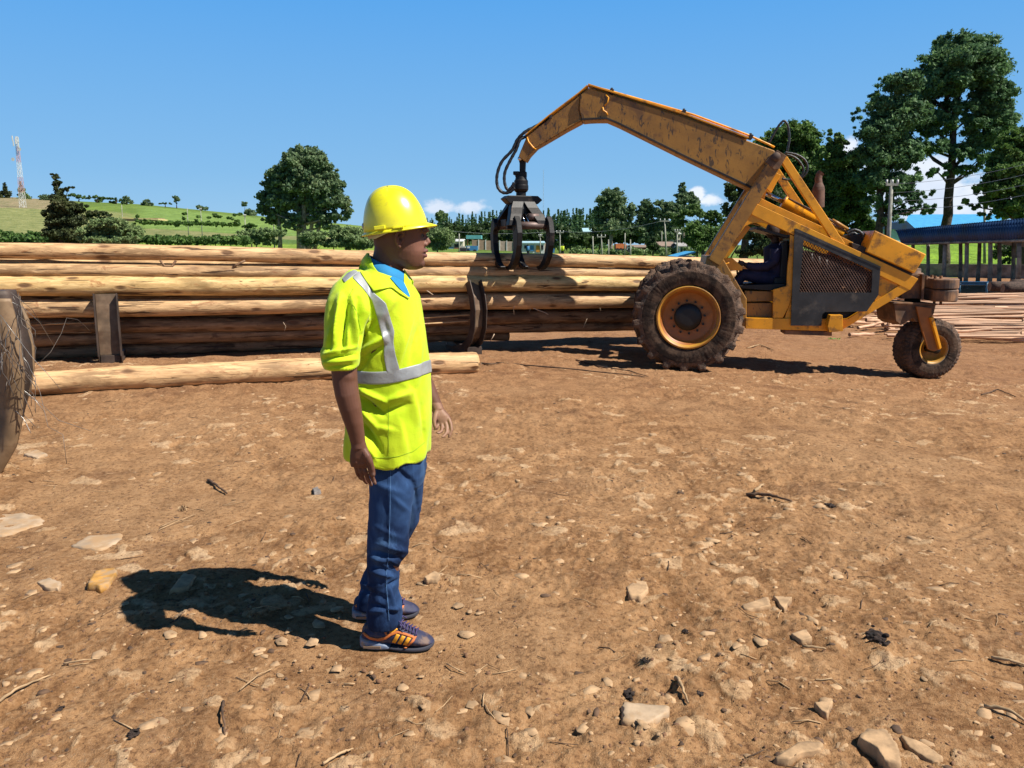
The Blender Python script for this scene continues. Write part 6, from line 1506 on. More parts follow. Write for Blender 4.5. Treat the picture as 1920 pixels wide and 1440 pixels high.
for i in range(96):
    u = 800+ (i*3.5) % 340+rg.uniform(-2, 2); Y = rg.choice([205, 225, 245, 265]); j = rg.randrange(3)
    vt = np.interp(u, [800, 850, 920, 1020, 1130, 1150], [418, 408, 404, 400, 398, 402])+rg.uniform(-11, 8)
    p = atY(u, 455, Y); zt = atY(u, vt, Y).z; Hh = [14, 16, 12][j]; zb = float(gz(p.x, Y)); s_ = (zt-zb)/Hh
    o = protos[j] if first[j] else copy_tree(protos[j]); first[j] = False
    o.location = (p.x, Y, zb); o.scale = (s_*1.05, s_*1.05, s_); o.rotation_euler = (0, 0, rg.uniform(0, 6.28))
    o['label'] = 'tall narrow conifer in the plantation on the horizon, '+cw_l[0 if u < 920 else (1 if u < 1035 else 2)]
def stuff_shrubs(name, lb, spec, mat, leaf, seed, n_leaf=60, sub=16):
    rng = np.random.RandomState(seed); cl = []
    for (u, v, ru, rv, Y) in spec:
        c = atY(u, v, Y)
        for _ in range(max(4, int(sub*ru*rv/150))):
            R1, R2 = ru*Y/FPX, rv*Y/FPX; d = rng.normal(size=3); d /= np.linalg.norm(d); q = rng.rand()**.4
            cl.append((c.x+d[0]*q*R1, c.y+d[1]*q*min(R1, 4), c.z+d[2]*q*R2, .4*min(R1, R2)+.15))
    o = foliage(name, cl, n_leaf, leaf, mat, None, rng); tag(o, kind='stuff'); o['label'] = lb; o['category'] = 'undergrowth'; return o
rg = random.Random(4)
stuff_shrubs('undergrowth', 'dark undergrowth along the foot of the far wood', [(u, 446, 12, 8, 178) for u in range(1060, 1300, 8)]+[(u+rg.uniform(-4, 4), rg.uniform(428, 450), 14, 10, 175+rg.uniform(0, 20)) for u in range(800, 1300, 11)], DKB, .6, 41)
stuff_shrubs('tall_grass', 'rough green vegetation between the fence posts beyond the pile', [(u+rg.uniform(-4, 4), rg.uniform(468, 476), 9, 4, 120+rg.uniform(-8, 8)) for u in range(1070, 1340, 7)], BUSH, .35, 42)
stuff_shrubs('field_scrub', 'scattered scrub and crop rows on the left hillside', [(rg.uniform(160, 460), rg.uniform(398, 424), rg.uniform(2, 5), 1.0, 150) for _ in range(26)]+[(u, 417+(u-270)*.022, 8, 2.6, 150) for u in range(270, 450, 5)], BRD, .35, 43, 30, 30)
stuff_shrubs('hedge', 'low hedge along the field behind the pile', [(u, 450+rg.uniform(-2, 2), 12, 4, 52) for u in range(0, 460, 12)], BRD, .2, 44, 50, 26)
# ================================================================== BUILDINGS, POLES
def flat(name, c, r=.8): return simple(name, c, r, 0, .08, 2)
CRM = flat('cream_wall', (.62, .56, .44)); WHT = flat('white_wall', (.66, .66, .64)); TEAL = flat('teal_roof', (.10, .36, .36)); BRW = flat('brown_panel', (.36, .24, .16)); BLU = flat('blue_paint', (.04, .20, .42)); RED = flat('brick_red', (.35, .12, .07))
GRY = flat('grey_roof', (.38, .36, .34)); SKYB = flat('bright_blue_roof', (.07, .36, .66), .5); ORC = flat('orange_body', (.75, .20, .06)); DKW = flat('dark_opening', (.02, .02, .025)); LBL = flat('pale_blue_roof', (.36, .55, .62)); RFB = flat('brown_roof', (.28, .20, .15)); POLEM = simple('pole_wood', (.34, .33, .27), .9, 0, .2, 3); POST = simple('post_wood', (.30, .26, .21), .9, 0, .3, 3, .4, 20); TANP = flat('tan_panel', (.44, .33, .25))
def wbox(u0, v0, u1, v1, Y, dep, name, mat, parent, dy=0):
    a = atY(u0, v1, Y+dy); b_ = atY(u1, v0, Y+dy); mb = MB(); mb.box(((a.x+b_.x)/2, Y+dy+dep/2, (a.z+b_.z)/2), (abs(b_.x-a.x), dep, abs(b_.z-a.z))); o = mb.build(name, mat, parent)
    return rel(o, parent) if parent is not None else o
def root_at(name, u, v, Y, label, cat, group=None):
    p = atY(u, v, Y); r_ = empty(name, p); tag(r_, label, cat, group); return r_
def gable(u0, u1, vE, vR, Y, dep, over, mat, parent):
    a = atY(u0-over, vE, Y); b_ = atY(u1+over, vE, Y); h = atY(u0, vR, Y).z; y0, y1 = Y-.4, Y+dep+.4; ym = (y0+y1)/2; e = .12
    mb = MB(); mb.add([(a.x, y0, a.z), (b_.x, y0, a.z), (b_.x, ym, h), (a.x, ym, h), (a.x, y1, a.z), (b_.x, y1, a.z), (a.x, y0, a.z-e), (b_.x, y0, a.z-e), (b_.x, ym, h-e), (a.x, ym, h-e), (a.x, y1, a.z-e), (b_.x, y1, a.z-e)],
        [(0, 1, 2, 3), (3, 2, 5, 4), (7, 6, 9, 8), (8, 9, 10, 11), (0, 6, 7, 1), (4, 5, 11, 10), (0, 3, 9, 6), (3, 4, 10, 9), (1, 7, 8, 2), (2, 8, 11, 5)]); o = mb.build('roof', mat, parent); return rel(o, parent)
def house(label, u0, u1, vB, vE, vR, Y, dep, wall, roof, wins, cat='building', grp='low buildings beyond the log yard', doors=()):
    r_ = root_at('building', (u0+u1)/2, vB, Y, label, cat, grp); wbox(u0, vE, u1, vB+6, Y, dep, 'wall', wall, r_); gable(u0, u1, vE, vR, Y, dep, 1.2, roof, r_)
    for w_ in wins: wbox(w_[0], w_[1], w_[2], w_[3], Y, .1, 'window', DKW, r_, -.08)
    for w_ in doors: wbox(w_[0], w_[1], w_[2], w_[3], Y, .12, 'door', w_[4], r_, -.1)
    return r_
house('cream shop with blue lower wall right of the worker\'s face', 833, 868, 475, 452, 448, 140, 8, CRM, WHT, [(838, 457, 846, 463), (852, 457, 860, 463)], doors=[(834, 464, 850, 475, BLU), (852, 464, 866, 475, RED)])
r_ = root_at('canopy', 886, 470, 145, 'teal-roofed open canopy on posts beyond the log pile', 'canopy'); wbox(874, 441, 902, 448, 145, 6, 'roof', TEAL, r_)
for u in (876, 900): wbox(u, 448, u+1.6, 470, 145, .3, 'post', RED, r_, .5)
r_ = root_at('panel_wall', 930, 471, 138, 'long brown wall of panels between pale posts beyond the pile', 'wall')
for i in range(11):
    u = 885+i*13.2; v = 450+i*.55; wbox(u, v, u+11.6, v+18, 138, .2, 'panel', BRW if i < 3 else TANP, r_); wbox(u+11.6, v-1, u+13.2, v+18, 138, .35, 'post', WHT, r_, -.1)
house('low row of small shops with a blue and an orange door, seen through the grapple', 977, 1021, 476, 455, 452, 134, 6, WHT, LBL, [(983, 460, 989, 466), (1014, 460, 1019, 468)], doors=[(994, 460, 1001, 471, BLU), (1005, 460, 1012, 473, flat('orange_door', (.6, .25, .03)))])
house('house with a brown pitched roof behind the dark sapling', 1228, 1268, 480, 461, 453, 128, 7, CRM, RFB, [(1236, 463, 1243, 469), (1254, 463, 1260, 469)])
house('small white house with a grey roof right of the brown-roofed one', 1272, 1300, 480, 461, 455, 124, 6, WHT, GRY, [(1276, 464, 1279, 472), (1284, 464, 1290, 469)])
house('red-brown low sheds behind the orange truck', 1188, 1222, 480, 463, 459, 132, 5, RED, RFB, [(1195, 466, 1199, 470)])
house('half-hidden pale building with two floors right of the tall T-shaped pole', 1262, 1276, 462, 438, 434, 170, 6, CRM, WHT, [(1264, 441, 1275, 445), (1264, 450, 1275, 454)])
house('pale blue roof peeking through the far wood', 1094, 1114, 452, 434, 427, 200, 6, WHT, LBL, [(1100, 438, 1104, 442)])
r_ = root_at('shed', 1290, 482, 52, 'low lean-to with a bright blue metal roof behind the topmost pole', 'shed')
a = [atY(u, v, 52) for u, v in ((1268, 481), (1304, 471.5), (1305, 473.5), (1270, 484))]; o = MB().prism(a, (0, 3, 0)).build('roof', SKYB, r_); rel(o, r_)
wbox(1271, 480, 1303, 500, 52.3, 2.4, 'wall', GRY, r_); 
r_ = root_at('greenhouse', 263, 412, 150, 'long low yellowish roof lying across the hillside field', 'shed'); a = [atY(u, v, 150) for u, v in ((229, 407), (297, 410.5), (297, 413), (229, 409.5))]; rel(MB().prism(a, (0, 4, 0)).build('roof', flat('straw', (.75, .62, .26)), r_), r_); wbox(231, 409, 296, 414, 150.2, 3, 'wall', BRW, r_)
r_ = root_at('dump_truck', 1172, 472, 118, 'small orange dump truck parked beyond the fence posts', 'truck'); wbox(1155, 457, 1174, 466, 118, 2.4, 'body', ORC, r_); wbox(1175, 459, 1184, 468, 118, 2.2, 'cab', WHT, r_); wbox(1177, 460, 1182, 463.5, 118, .1, 'window', DKW, r_, -.06)
for u in (1158, 1164, 1180):
    c = atY(u, 469, 118); rel(MB().tube([c, c+Vector((0, .4, 0))], .30, 14, smooth=False).build('wheel', DKW, r_), r_)
wbox(1155, 466, 1184, 468.5, 118, 2.0, 'chassis', DKW, r_, .1)
r_ = root_at('van', 884, 474, 130, 'blue van parked in front of the canopy', 'van'); wbox(874, 461, 895, 470, 130, 2, 'body', BLU, r_); wbox(876, 462, 881, 465.5, 130, .1, 'window', WHT, r_, -.06)
for u in (878, 890): c = atY(u, 471, 130); rel(MB().tube([c+Vector((0, -.1, 0)), c+Vector((0, .3, 0))], .28, 14, smooth=False).build('wheel', DKW, r_), r_)
r_ = root_at('van', 868, 474, 128, 'dark car parked left of the blue van', 'car'); wbox(862, 465, 874, 471, 128, 1.8, 'body', DKW, r_); wbox(864, 462, 872, 466, 128, 1.5, 'cabin', GRY, r_, .1)
for u in (864, 871): c = atY(u, 471.5, 128); rel(MB().tube([c+Vector((0, -.1, 0)), c+Vector((0, .3, 0))], .26, 14, smooth=False).build('wheel', DKW, r_), r_)
r_ = root_at('blue_bin', 1036, 472, 128, 'small blue kiosk box right of the grapple', 'kiosk'); wbox(1032, 466, 1040, 474, 128, 1, 'body', BLU, r_); wbox(1033, 459, 1038, 463, 128, .2, 'sign', WHT, r_); wbox(1035, 463, 1036, 466, 128, .2, 'post', GRY, r_)
# tiny far people in yellow vests
VEST = flat('vest', (.55, .65, .02))
def small_person(u, v, Y, label, top):
    p = atY(u, v, Y); mb = MB(); mb.tube([(-.1, 0, 0), (-.09, 0, .45), (-.08, 0, .85)], [.07, .08, .10], 8); mb.tube([(.12, 0, 0), (.10, 0, .45), (.08, 0, .85)], [.07, .08, .10], 8); mb.tube([(0, 0, .75), (0, 0, 1.1), (0, 0, 1.45), (0, 0, 1.55)], [.15, .17, .17, .06], 10); mb.tube([(-.2, 0, 1.42), (-.26, .02, 1.1), (-.22, -.1, .85)], [.06, .05, .04], 8); mb.tube([(.2, 0, 1.42), (.27, .02, 1.1), (.24, -.1, .85)], [.06, .05, .04], 8); mb.ball((0, 0, 1.66), (.10, .12, .13))
    me = evaluated(mb.mesh('p'), [('REMESH', dict(mode='VOXEL', voxel_size=.035, use_smooth_shade=True))]); me.materials.append(DKW)
    o = link(bpy.data.objects.new('person', me)); o.location = p; tag(o, label, 'person', 'people far behind the log pile')
    j = MB().tube([(0, 0, .85), (0, 0, 1.1), (0, 0, 1.45), (0, 0, 1.5)], [.20, .21, .21, .10], 12).build('vest', top, o); return o
small_person(1050, 482, 110, 'tiny person in a yellow vest, left one of the far pair right of the grapple', VEST); small_person(1055, 482, 110, 'tiny person in a yellow vest, right one of the far pair right of the grapple', VEST); small_person(990, 482, 112, 'tiny far person in dark clothes before the row of small shops', BLU)
# poles
def pole(label, u, vt, vb, Y, lean=0, arm=0, r=.10, grp='utility poles beyond the log pile'):
    b_ = atY(u, vb, Y); t_ = atY(u+lean, vt, Y); b_.z = min(b_.z, float(gz(b_.x, Y))); root = empty('utility_pole', b_); tag(root, label, 'pole', grp)
    MB().tube([(0, 0, 0), tuple(t_-b_)], [r, r*.7], 8).build('pole', POLEM, root)
    if arm:
        q = t_-b_; hw = arm*Y/FPX; mb = MB(); mb.box((q.x, -.08, q.z-.25), (hw*2, .10, .12)); mb.build('crossarm', POLEM, root)
        for s in (-.9, 0, .9): MB().tube([(q.x+s*hw, -.08, q.z-.2), (q.x+s*hw, -.08, q.z)], .05, 6).build('insulator', WHT, root)
    return root
for a in [('thin pole in front of the canopy', 861, 438, 480, 110, 0, 0), ('pole seen through the jaws of the grapple', 1013, 439, 480, 112, 0, 3), ('pole with a small crossarm and lamp right of the grapple', 1050, 432, 482, 100, 0, 7), ('short bare post, leftmost of the row beyond the pile', 1112, 443, 485, 95, -.5, 0),
          ('post with a crossarm in the row beyond the pile', 1129, 440, 485, 95, -1.5, 8), ('short bare post right of the one with the crossarm', 1141, 449, 485, 95, 0, 0), ('pole behind the orange truck', 1171, 437, 480, 110, 1, 0), ('short bare post right of the orange truck', 1182, 449, 485, 95, 0, 0),
          ('tallest T-shaped pole left of the loader', 1250, 410, 490, 85, -4, 9), ('thin pole between the tall T-shaped one and the narrow eucalyptus', 1241, 434, 460, 140, 0, 0), ('pole right of the tall T-shaped one', 1269, 430, 488, 88, 1, 5)]: pole(*a)
for a in [('thin pole on the hillside below the flat acacias', 228, 384, 398, 170, 0, 0), ('thin pole on the upper slope in the middle of the hill', 351, 390, 407, 165, 0, 0), ('thin pole right of the middle one on the slope', 377, 390, 408, 160, -1, 2), ('thin leaning pole left of the lone eucalyptus', 459, 402, 430, 120, 0, 2), ('thin pole at the left foot of the lone eucalyptus', 513, 412, 432, 110, 0, 0)]: pole(*a, r=.09, grp='thin poles on the left hillside')
pole('tall grey pole with a crossarm between the loader and the pines', 1664, 337, 500, 42, 8, 11, .13, 'utility poles by the shed'); pole('far grey pole right of the tallest pine', 1846, 355, 500, 62, 0, 0, .11, 'utility poles by the shed')
WIR = simple('power_line', (.30, .31, .33), .5)
def cable(label, p, q, sag, r=.012):
    p, q = Vector(p), Vector(q); pts = [p.lerp(q, i/14)-Vector((0, 0, sag*4*(i/14)*(1-i/14))) for i in range(15)]; o = MB().tube(pts, r, 5).build('power_line', WIR); tag(o, label, 'cable', 'overhead cables')
lb_ = ['uppermost', 'second', 'third', 'fourth']
for i in range(4): cable(lb_[i]+' overhead wire crossing the right-hand pines', atY(1673, 345+i*16, 42), atY(1990, 290+i*20, 36), .25, .009)
cable('overhead wire from the tall T-shaped pole to the grapple side', atY(1246, 413, 85), atY(1050, 434, 100), .5, .02); cable('overhead wire over the far buildings left of the grapple', atY(1050, 433, 100), atY(800, 428, 105), .5, .02)
# masts
def mast(label, u, vt, vb, Y, w0, w1, mats, parts=True, lean=0):
    b_ = atY(u+lean, vb, Y); b_.z = float(gz(b_.x, Y)); root = empty('radio_mast', b_); tag(root, label, 'mast'); T_ = atY(u, vt, Y)-b_; H = T_.z; n = 14
    for i in range(n):
        z0, z1 = H*i/n, H*(i+1)/n; f0, f1 = i/n, (i+1)/n; mb = MB()
        def cor(f, k): w_ = w0+(w1-w0)*f; a = k*math.pi/2+.785; return Vector((T_.x*f+math.cos(a)*w_, math.sin(a)*w_, H*f))
        for k in range(4):
            mb.tube([cor(f0, k), cor(f1, k)], w0*.055, 4, smooth=False); mb.tube([cor(f0, k), cor(f1, (k+1) % 4)], w0*.032, 4, smooth=False); mb.tube([cor(f1, k), cor(f0, (k+1) % 4)], w0*.032, 4, smooth=False); mb.tube([cor(f1, k), cor(f1, (k+1) % 4)], w0*.032, 4, smooth=False)
        mb.build('lattice_section', mats[(i//3) % 2], root)
    return root, T_
r_, T_ = mast('white and red lattice radio mast with antennas on the left hilltop', 31, 256, 350, 260, 1.0, .38, [WHT, flat('mast_red', (.55, .33, .33))], lean=8)
for (f, dx, kind) in ((.97, -.9, 0), (.95, .9, 0), (.9, -.7, 0), (.88, .8, 0), (.82, 1.0, 1), (.68, -1.3, 1), (.93, 0, 0)):
    c = Vector((T_.x*f+dx, -.8, T_.z*f))
    if kind: MB().tube([c, c+Vector((0, .3, 0))], [.55, .2], 16).build('dish', WHT, r_)
    else: mb = MB(); mb.box(c, (.3, .2, 1.6)); mb.build('antenna', WHT, r_)
mast('faint thin far mast right of the grapple', 1019, 318, 430, 400, .35, .2, [flat('far_steel', (.45, .52, .60)), flat('far_steel2', (.45, .52, .60))])
# ================================================================== SHED WITH BLUE ROOF
def corrug(name, P00, P10, P01, P11, nw, amp, mat, parent):
    """corrugated sheet over a bilinear patch; waves run from P0x to P1x"""
    P00, P10, P01, P11 = map(Vector, (P00, P10, P01, P11)); n = nw*6; V = []; nrm = (P10-P00).cross(P01-P00).normalized()
    for j in range(2):
        for i in range(n+1):
            s = i/n; a = P00.lerp(P10, s) if j == 0 else P01.lerp(P11, s); V.append(a+nrm*amp*math.sin(s*nw*2*math.pi))
    F = [(i, i+1, n+1+i+1, n+1+i) for i in range(n)]; me = bpy.data.meshes.new(name); me.from_pydata(V, [], F); me.polygons.foreach_set('use_smooth', [True]*n); me.update()
    me = evaluated(me, [('SOLIDIFY', dict(thickness=.012, offset=0))]); me.materials.append(mat); o = link(bpy.data.objects.new(name, me), parent); return rel(o, parent) if parent else o
DBL = simple('blue_sheet', (.014, .048, .13), .5, 0, .15, 1.5, dirt=(.02, .03, .05), dirt_amt=.4, dscale=1)
S0 = atY(1677, 433, 40); S1 = atY(1955, 409, 31)
sh = empty('open_shed', (S0.x, S0.y, -.25)); tag(sh, 'long open shed with a dark blue corrugated roof on rough wooden posts', 'shed')
lo0, lo1 = atY(1690, 457, 39.5), atY(1955, 449, 30.6)
nb = (S1-S0).normalized(); back = Vector((-nb.y, nb.x, 0))
if back.y < 0: back = -back
corrug('fascia_sheet', atY(1680, 432.5, 39.9), atY(1955, 408.5, 30.9), lo0, lo1, 60, .022, DBL, sh)
corrug('roof_sheet', S0+Vector((0, 0, .03)), S1+Vector((0, 0, .03)), S0+back*7-Vector((0, 0, .75)), S1+back*7-Vector((0, 0, .75)), 62, .035, DBL, sh)
mb = MB(); mb.tube([lo0+Vector((0, .1, -.02)), lo1+Vector((0, .1, -.02))], .06, 6); o = mb.build('eave_beam', POST, sh); rel(o, sh)
for i, (u, v0, v1, dY) in enumerate([(1739, 455, 516, 3), (1771, 455, 520, 0), (1800, 452, 512, 4), (1812, 452, 530, 0), (1836, 452, 512, 4), (1856, 452, 530, 0), (1873, 452, 525, 3), (1910, 449, 534, 0), (1711, 456, 518, 1), (1900, 450, 522, 4), (1930, 449, 536, 0)]):
    s = (u-1680)/275; Yp = 39.5+(30.6-39.5)*s+dY; a = atY(u+random.Random(i).uniform(-2, 2), v1, Yp); b_ = atY(u+1, v0-1, Yp); a.z = min(a.z, float(gz(a.x, Yp))); o = MB().tube([a, a.lerp(b_, .5)+Vector((.02, 0, 0)), b_], [.10, .09, .085], 8).build('post', POST, sh); rel(o, sh)
STW = simple('stone_wall', (.22, .19, .16), .9, 0, .3, 2, .8, 6, bdist=.05)
a = atY(1700, 494, 48); b_ = atY(1960, 497, 44); z0 = -.45
mb = MB(); mb.prism([(a.x, a.y, z0), (b_.x, b_.y, z0), (b_.x, b_.y, b_.z), (a.x, a.y, a.z)], (0, .3, 0)); tag(mb.build('stone_wall', STW), 'low grey block wall behind the shed posts', 'wall')
# blue rail, dark timber on the ground
r_ = empty('blue_bench', atY(1820, 545, 30)); tag(r_, 'long low blue metal trestle standing in front of the shed', 'trestle')
for v in (529, 533): o = MB().tube([atY(1745, v, 31), atY(1853, v+.5, 28)], .035, 8).build('rail', simple('blue_rail', (.02, .13, .25), .4), r_); rel(o, r_)
for u, Yp in ((1748, 31), (1800, 29.5), (1851, 28)): a = atY(u, 530, Yp); o = MB().tube([a, Vector((a.x, a.y, float(gz(a.x, Yp))))], .04, 8).build('leg', simple('blue_leg', (.02, .09, .16), .5), r_); rel(o, r_)
for i, (u, v, Yp, L) in enumerate([(1855, 537, 27, 3.5), (1880, 541, 25.5, 3), (1895, 533, 29, 3)]):
    c = atY(u, v, Yp); o = make_log('log', c, c+Vector((L, -.5, .0)), .17, .15, BARK, 400+i, seg=14, step=.2); tag(o, ['dark barked log end-on left of the other two by the shed', 'dark barked log in the middle of three by the shed', 'dark barked log farthest back of three by the shed'][i], 'log', 'barked logs by the shed')
# bright blue far roof
r_ = root_at('hall', 1780, 440, 100, 'large hall with a bright light-blue roof behind the shed', 'building')
a = [atY(u, v, 100) for u, v in ((1693, 428.5), (1900, 428), (1860, 402), (1712, 402.5))]; mb = MB(); bk = [a[0], a[1], atY(1872, 401.5, 109), atY(1704, 402, 109)]
mb.add([tuple(p) for p in bk]+[tuple(p-Vector((0, 0, .2))) for p in bk], [(0, 1, 2, 3), (7, 6, 5, 4), (0, 4, 5, 1), (1, 5, 6, 2), (2, 6, 7, 3), (3, 7, 4, 0)]); rel(mb.build('roof', SKYB, r_), r_)
wbox(1697, 428.5, 1898, 450, 100.6, 16, 'wall', GRY, r_)
r_ = root_at('side_wing', 1700, 440, 80, 'low wing with a dark blue roof and pale gable left of the light-blue hall', 'building'); a = [atY(u, v, 80) for u, v in ((1640, 430), (1718, 430), (1700, 414), (1660, 420))]; rel(MB().prism(a, (0, 5, 0)).build('roof', DBL, r_), r_); wbox(1650, 430, 1716, 455, 80.3, 5, 'wall', LBL, r_)
# ================================================================== HEAP OF THIN POLES (right)
POLW = wood_mat('thin_pole_wood', (.48, .27, .155), (.66, .42, .27), (.26, .12, .065)); 
rg = random.Random(12); protos_p = []
for i in range(8): o = make_log('thin_pole', (0, 0, 0), (1, 0, 0), .040, .030, POLW, 500+i, seg=9, step=.02, bend=.0, knots=0); protos_p.append(o)
# unit-length prototypes are stretched along x per copy; give each its own slight curve
for i, o in enumerate(protos_p):
    c = get_co(o.data); x = c[:, 0]; c[:, 1] += .018*np.sin(x*3.1+i)+.007*np.sin(x*9+i*2); c[:, 2] += .016*np.sin(x*3.1+i*1.7)+.007*np.sin(x*11+i); set_co(o.data, c)
def heap_top(x, y):
    """height of the heap: low mound"""
    fy_ = np.clip((y-15.6)/(22.6-15.6), 0, 1); return .05+.46*math.sin(min(fy_, 1)*math.pi*.62)*min(1, max(0, (x-6.2)/1.8))
used = [False]*8; N = 0
HG = 'thin peeled poles lying in the heap at the right'
for layer in range(3):
    for i in range(90 if layer < 2 else 80):
        yy = 15.9+6.6*((i+rg.random())/90); L = rg.uniform(3.5, 7.5)
        xs_ = rg.uniform(6.0, 16.0) if layer else 6.3+(i % 5)*2.4+rg.uniform(-.6, .6)
        xs_ = min(max(xs_, yy*.475+rg.uniform(-.2, .8)), yy*.64); ang = R(rg.gauss(-6, 5) if layer < 2 else rg.gauss(-8, 10))
        zz = float(gz(xs_+L/2, yy))+heap_top(xs_+L/2, yy)*(1, .86, .70)[layer]+.02
        z2 = rg.uniform(-.02, .03); zz += rg.uniform(-.03, .04)
        j = rg.randrange(8); o = protos_p[j] if not used[j] else protos_p[j].copy()
        if used[j]: COL.objects.link(o)
        used[j] = True; o.location = (xs_, yy, zz); th = rg.uniform(.50, .85)
        o.rotation_euler = (rg.uniform(0, 6.28), -z2, ang); o.scale = (L, th*1.0, th*1.0)
        tag(o, 'thin peeled pole in the heap, %s' % ['near its front edge by the castor wheel', 'in its front half', 'in its back half', 'near its far edge by the blue trestle'][min(3, int((yy-15.9)/1.7))], 'pole', HG); N += 1
# short offcuts at the left end of the heap
for i in range(26):
    yy = rg.uniform(15.8, 20.5); xs_ = yy*(1655-960)/FPX+rg.uniform(-1.3, 1.2); L = rg.uniform(.5, 1.6); j = rg.randrange(8); o = protos_p[j].copy(); COL.objects.link(o)
    o.location = (xs_, yy, float(gz(xs_, yy))+rg.uniform(.03, .40)); o.rotation_euler = (0, rg.uniform(-.15, .15), R(rg.uniform(-25, 45))); o.scale = (L, rg.uniform(.7, 1.3), rg.uniform(.7, 1.3)); tag(o, 'short offcut of pole at the left end of the heap, behind the castor wheel', 'offcut', 'offcuts of poles behind the castor wheel')
mb = MB(); rg2 = np.random.RandomState(3)
# ================================================================== GROUND DEBRIS
ROCK = simple('dusty_stone', (.46, .29, .155), .95, 0, .18, 20, .5, 60, bdist=.004); ROCKP = simple('pale_slab', (.46, .33, .215), .9, 0, .15, 12, .5, 40, dirt=(.36, .22, .11), dirt_amt=.6, dscale=8, bdist=.004); ROCKG = simple('grey_stone', (.24, .21, .19), .9, 0, .2, 20, .4, 60)
DUNG = simple('dark_clod', (.035, .020, .014), .95, 0, .3, 20, 1, 60, bdist=.01); BRICK = simple('ochre_slab', (.56, .28, .06), .9, 0, .2, 14, .5, 40, dirt=(.34, .22, .12), dirt_amt=.6, dscale=18); STICK = simple('stick_brown', (.12, .065, .035), .9, 0, .3, 20, .5, 60); STICKL = simple('stick_pale', (.46, .30, .16), .9, 0, .2, 20, .5, 60)
def slab(label, px, th, mat, seed, name='stone', cat='stone'):
    """flat stone with the outline seen in the photograph, bedded in the dirt"""
    rng = np.random.RandomState(seed); P = [ground_at(u, v) for u, v in px]; c = sum(P, Vector())/len(P)
    zt = gtop(c.x, c.y)
    n = 36; out = []
    per = [(P[i], P[(i+1) % len(P)]) for i in range(len(P))]; tot = sum((b-a).length for a, b in per)
    for k in range(n):
        d = tot*k/n
        for a, b in per:
            L = (b-a).length
            if d <= L: q = a.lerp(b, d/L); break
            d -= L
        out.append(q)
    rings = []
    for s, z in ((1.03, -.02), (1.0, th*.45), (.96, th*.8), (.93, th), (.75, th*1.0), (.5, th*1.0), (.25, th*1.0), (.02, th)):
        rings.append([Vector((c.x+(q.x-c.x)*s*(1+(.05*math.sin(i*2.3+seed) if s > .9 else 0)), c.y+(q.y-c.y)*s*(1+(.05*math.cos(i*1.7+seed) if s > .9 else 0)), zt+z)) for i, q in enumerate(out)])
    o = MB().loft(rings).build(name, mat); me = o.data
    cc2 = get_co(me); cc2 += (vn3(cc2[:, 0]*22, cc2[:, 1]*22, cc2[:, 2]*22)[:, None]-.5)*.010*np.array([1, 1, .7]); set_co(me, cc2)
    tag(o, label, cat, 'flat stones set in the dirt' if cat == 'stone' else None); return o
slab('large pale flat stone at the left edge of the picture', [(-40, 975), (0, 968), (40, 964), (78, 972), (82, 985), (40, 998), (0, 1008), (-40, 1004)], .012, ROCKP, 1)
slab('pale flat stone with a whitish corner above the worker\'s shadow', [(135, 1030), (165, 1012), (232, 1006), (228, 1018), (205, 1032), (190, 1039), (160, 1036)], .011, ROCKP, 2)
slab('ochre-yellow slab fragment touching the tip of the shadow of the head', [(163, 1112), (178, 1085), (214, 1078), (222, 1084), (208, 1108), (190, 1115)], .022, BRICK, 3, 'slab', 'slab')
slab('small pale stone left of the ochre slab', [(70, 1098), (92, 1092), (116, 1100), (112, 1112), (86, 1112)], .014, ROCKP, 4)
slab('pale squared stone in the foreground, below the black clod', [(1166, 1325), (1252, 1333), (1255, 1345), (1215, 1368), (1168, 1362)], .014, ROCKP, 5)
slab('half-buried stone inside the shadow of the worker', [(318, 1120), (345, 1085), (370, 1090), (355, 1112)], .014, ROCK, 6)
slab('pointed pale stone in the right foreground', [(1450, 1122), (1485, 1124), (1470, 1148), (1462, 1140)], .02, ROCK, 7)
slab('round pale stone right of the shoes', [(1174, 1108), (1190, 1096), (1212, 1098), (1216, 1114), (1200, 1128), (1180, 1124)], .02, ROCK, 8)
slab('flat tapering stone near the bottom edge, left of the two largest', [(1452, 1432), (1500, 1402), (1545, 1402), (1540, 1416), (1500, 1424), (1475, 1438)], .03, ROCK, 9)
slab('largest knobbly stone at the bottom right', [(1606, 1400), (1620, 1384), (1660, 1384), (1684, 1420), (1690, 1450), (1660, 1450), (1640, 1420)], .03, ROCK, 10)
slab('long flat stone right of the largest knobbly one', [(1685, 1390), (1720, 1400), (1770, 1432), (1750, 1440), (1700, 1412)], .018, ROCK, 11)
slab('small pointed stone in the right foreground by a hollow', [(1525, 1325), (1560, 1322), (1552, 1345), (1540, 1340)], .02, ROCK, 12)
slab('thin blade-shaped stone near the left edge of the dirt', [(20, 790), (60, 782), (64, 790), (30, 800)], .01, ROCKP, 13)
slab('pale chip under the bent stake', [(46, 862), (70, 852), (90, 862), (70, 870)], .014, ROCKP, 14)
slab('grey pebble on the dirt above the shadow of the worker', [(586, 926), (596, 922), (602, 930), (590, 934)], .02, ROCKG, 15)
slab('pale stone under the pocket of dirt right of the knee', [(795, 1094), (815, 1083), (826, 1090), (820, 1100), (800, 1100)], .015, ROCK, 16)
slab('pale wedge stone in the right middle ground', [(1388, 1140), (1440, 1122), (1446, 1140), (1400, 1148)], .016, ROCK, 17)
slab('pale stone under the ragged dark patch at right', [(1482, 1200), (1510, 1192), (1522, 1210), (1500, 1214)], .016, ROCK, 18)
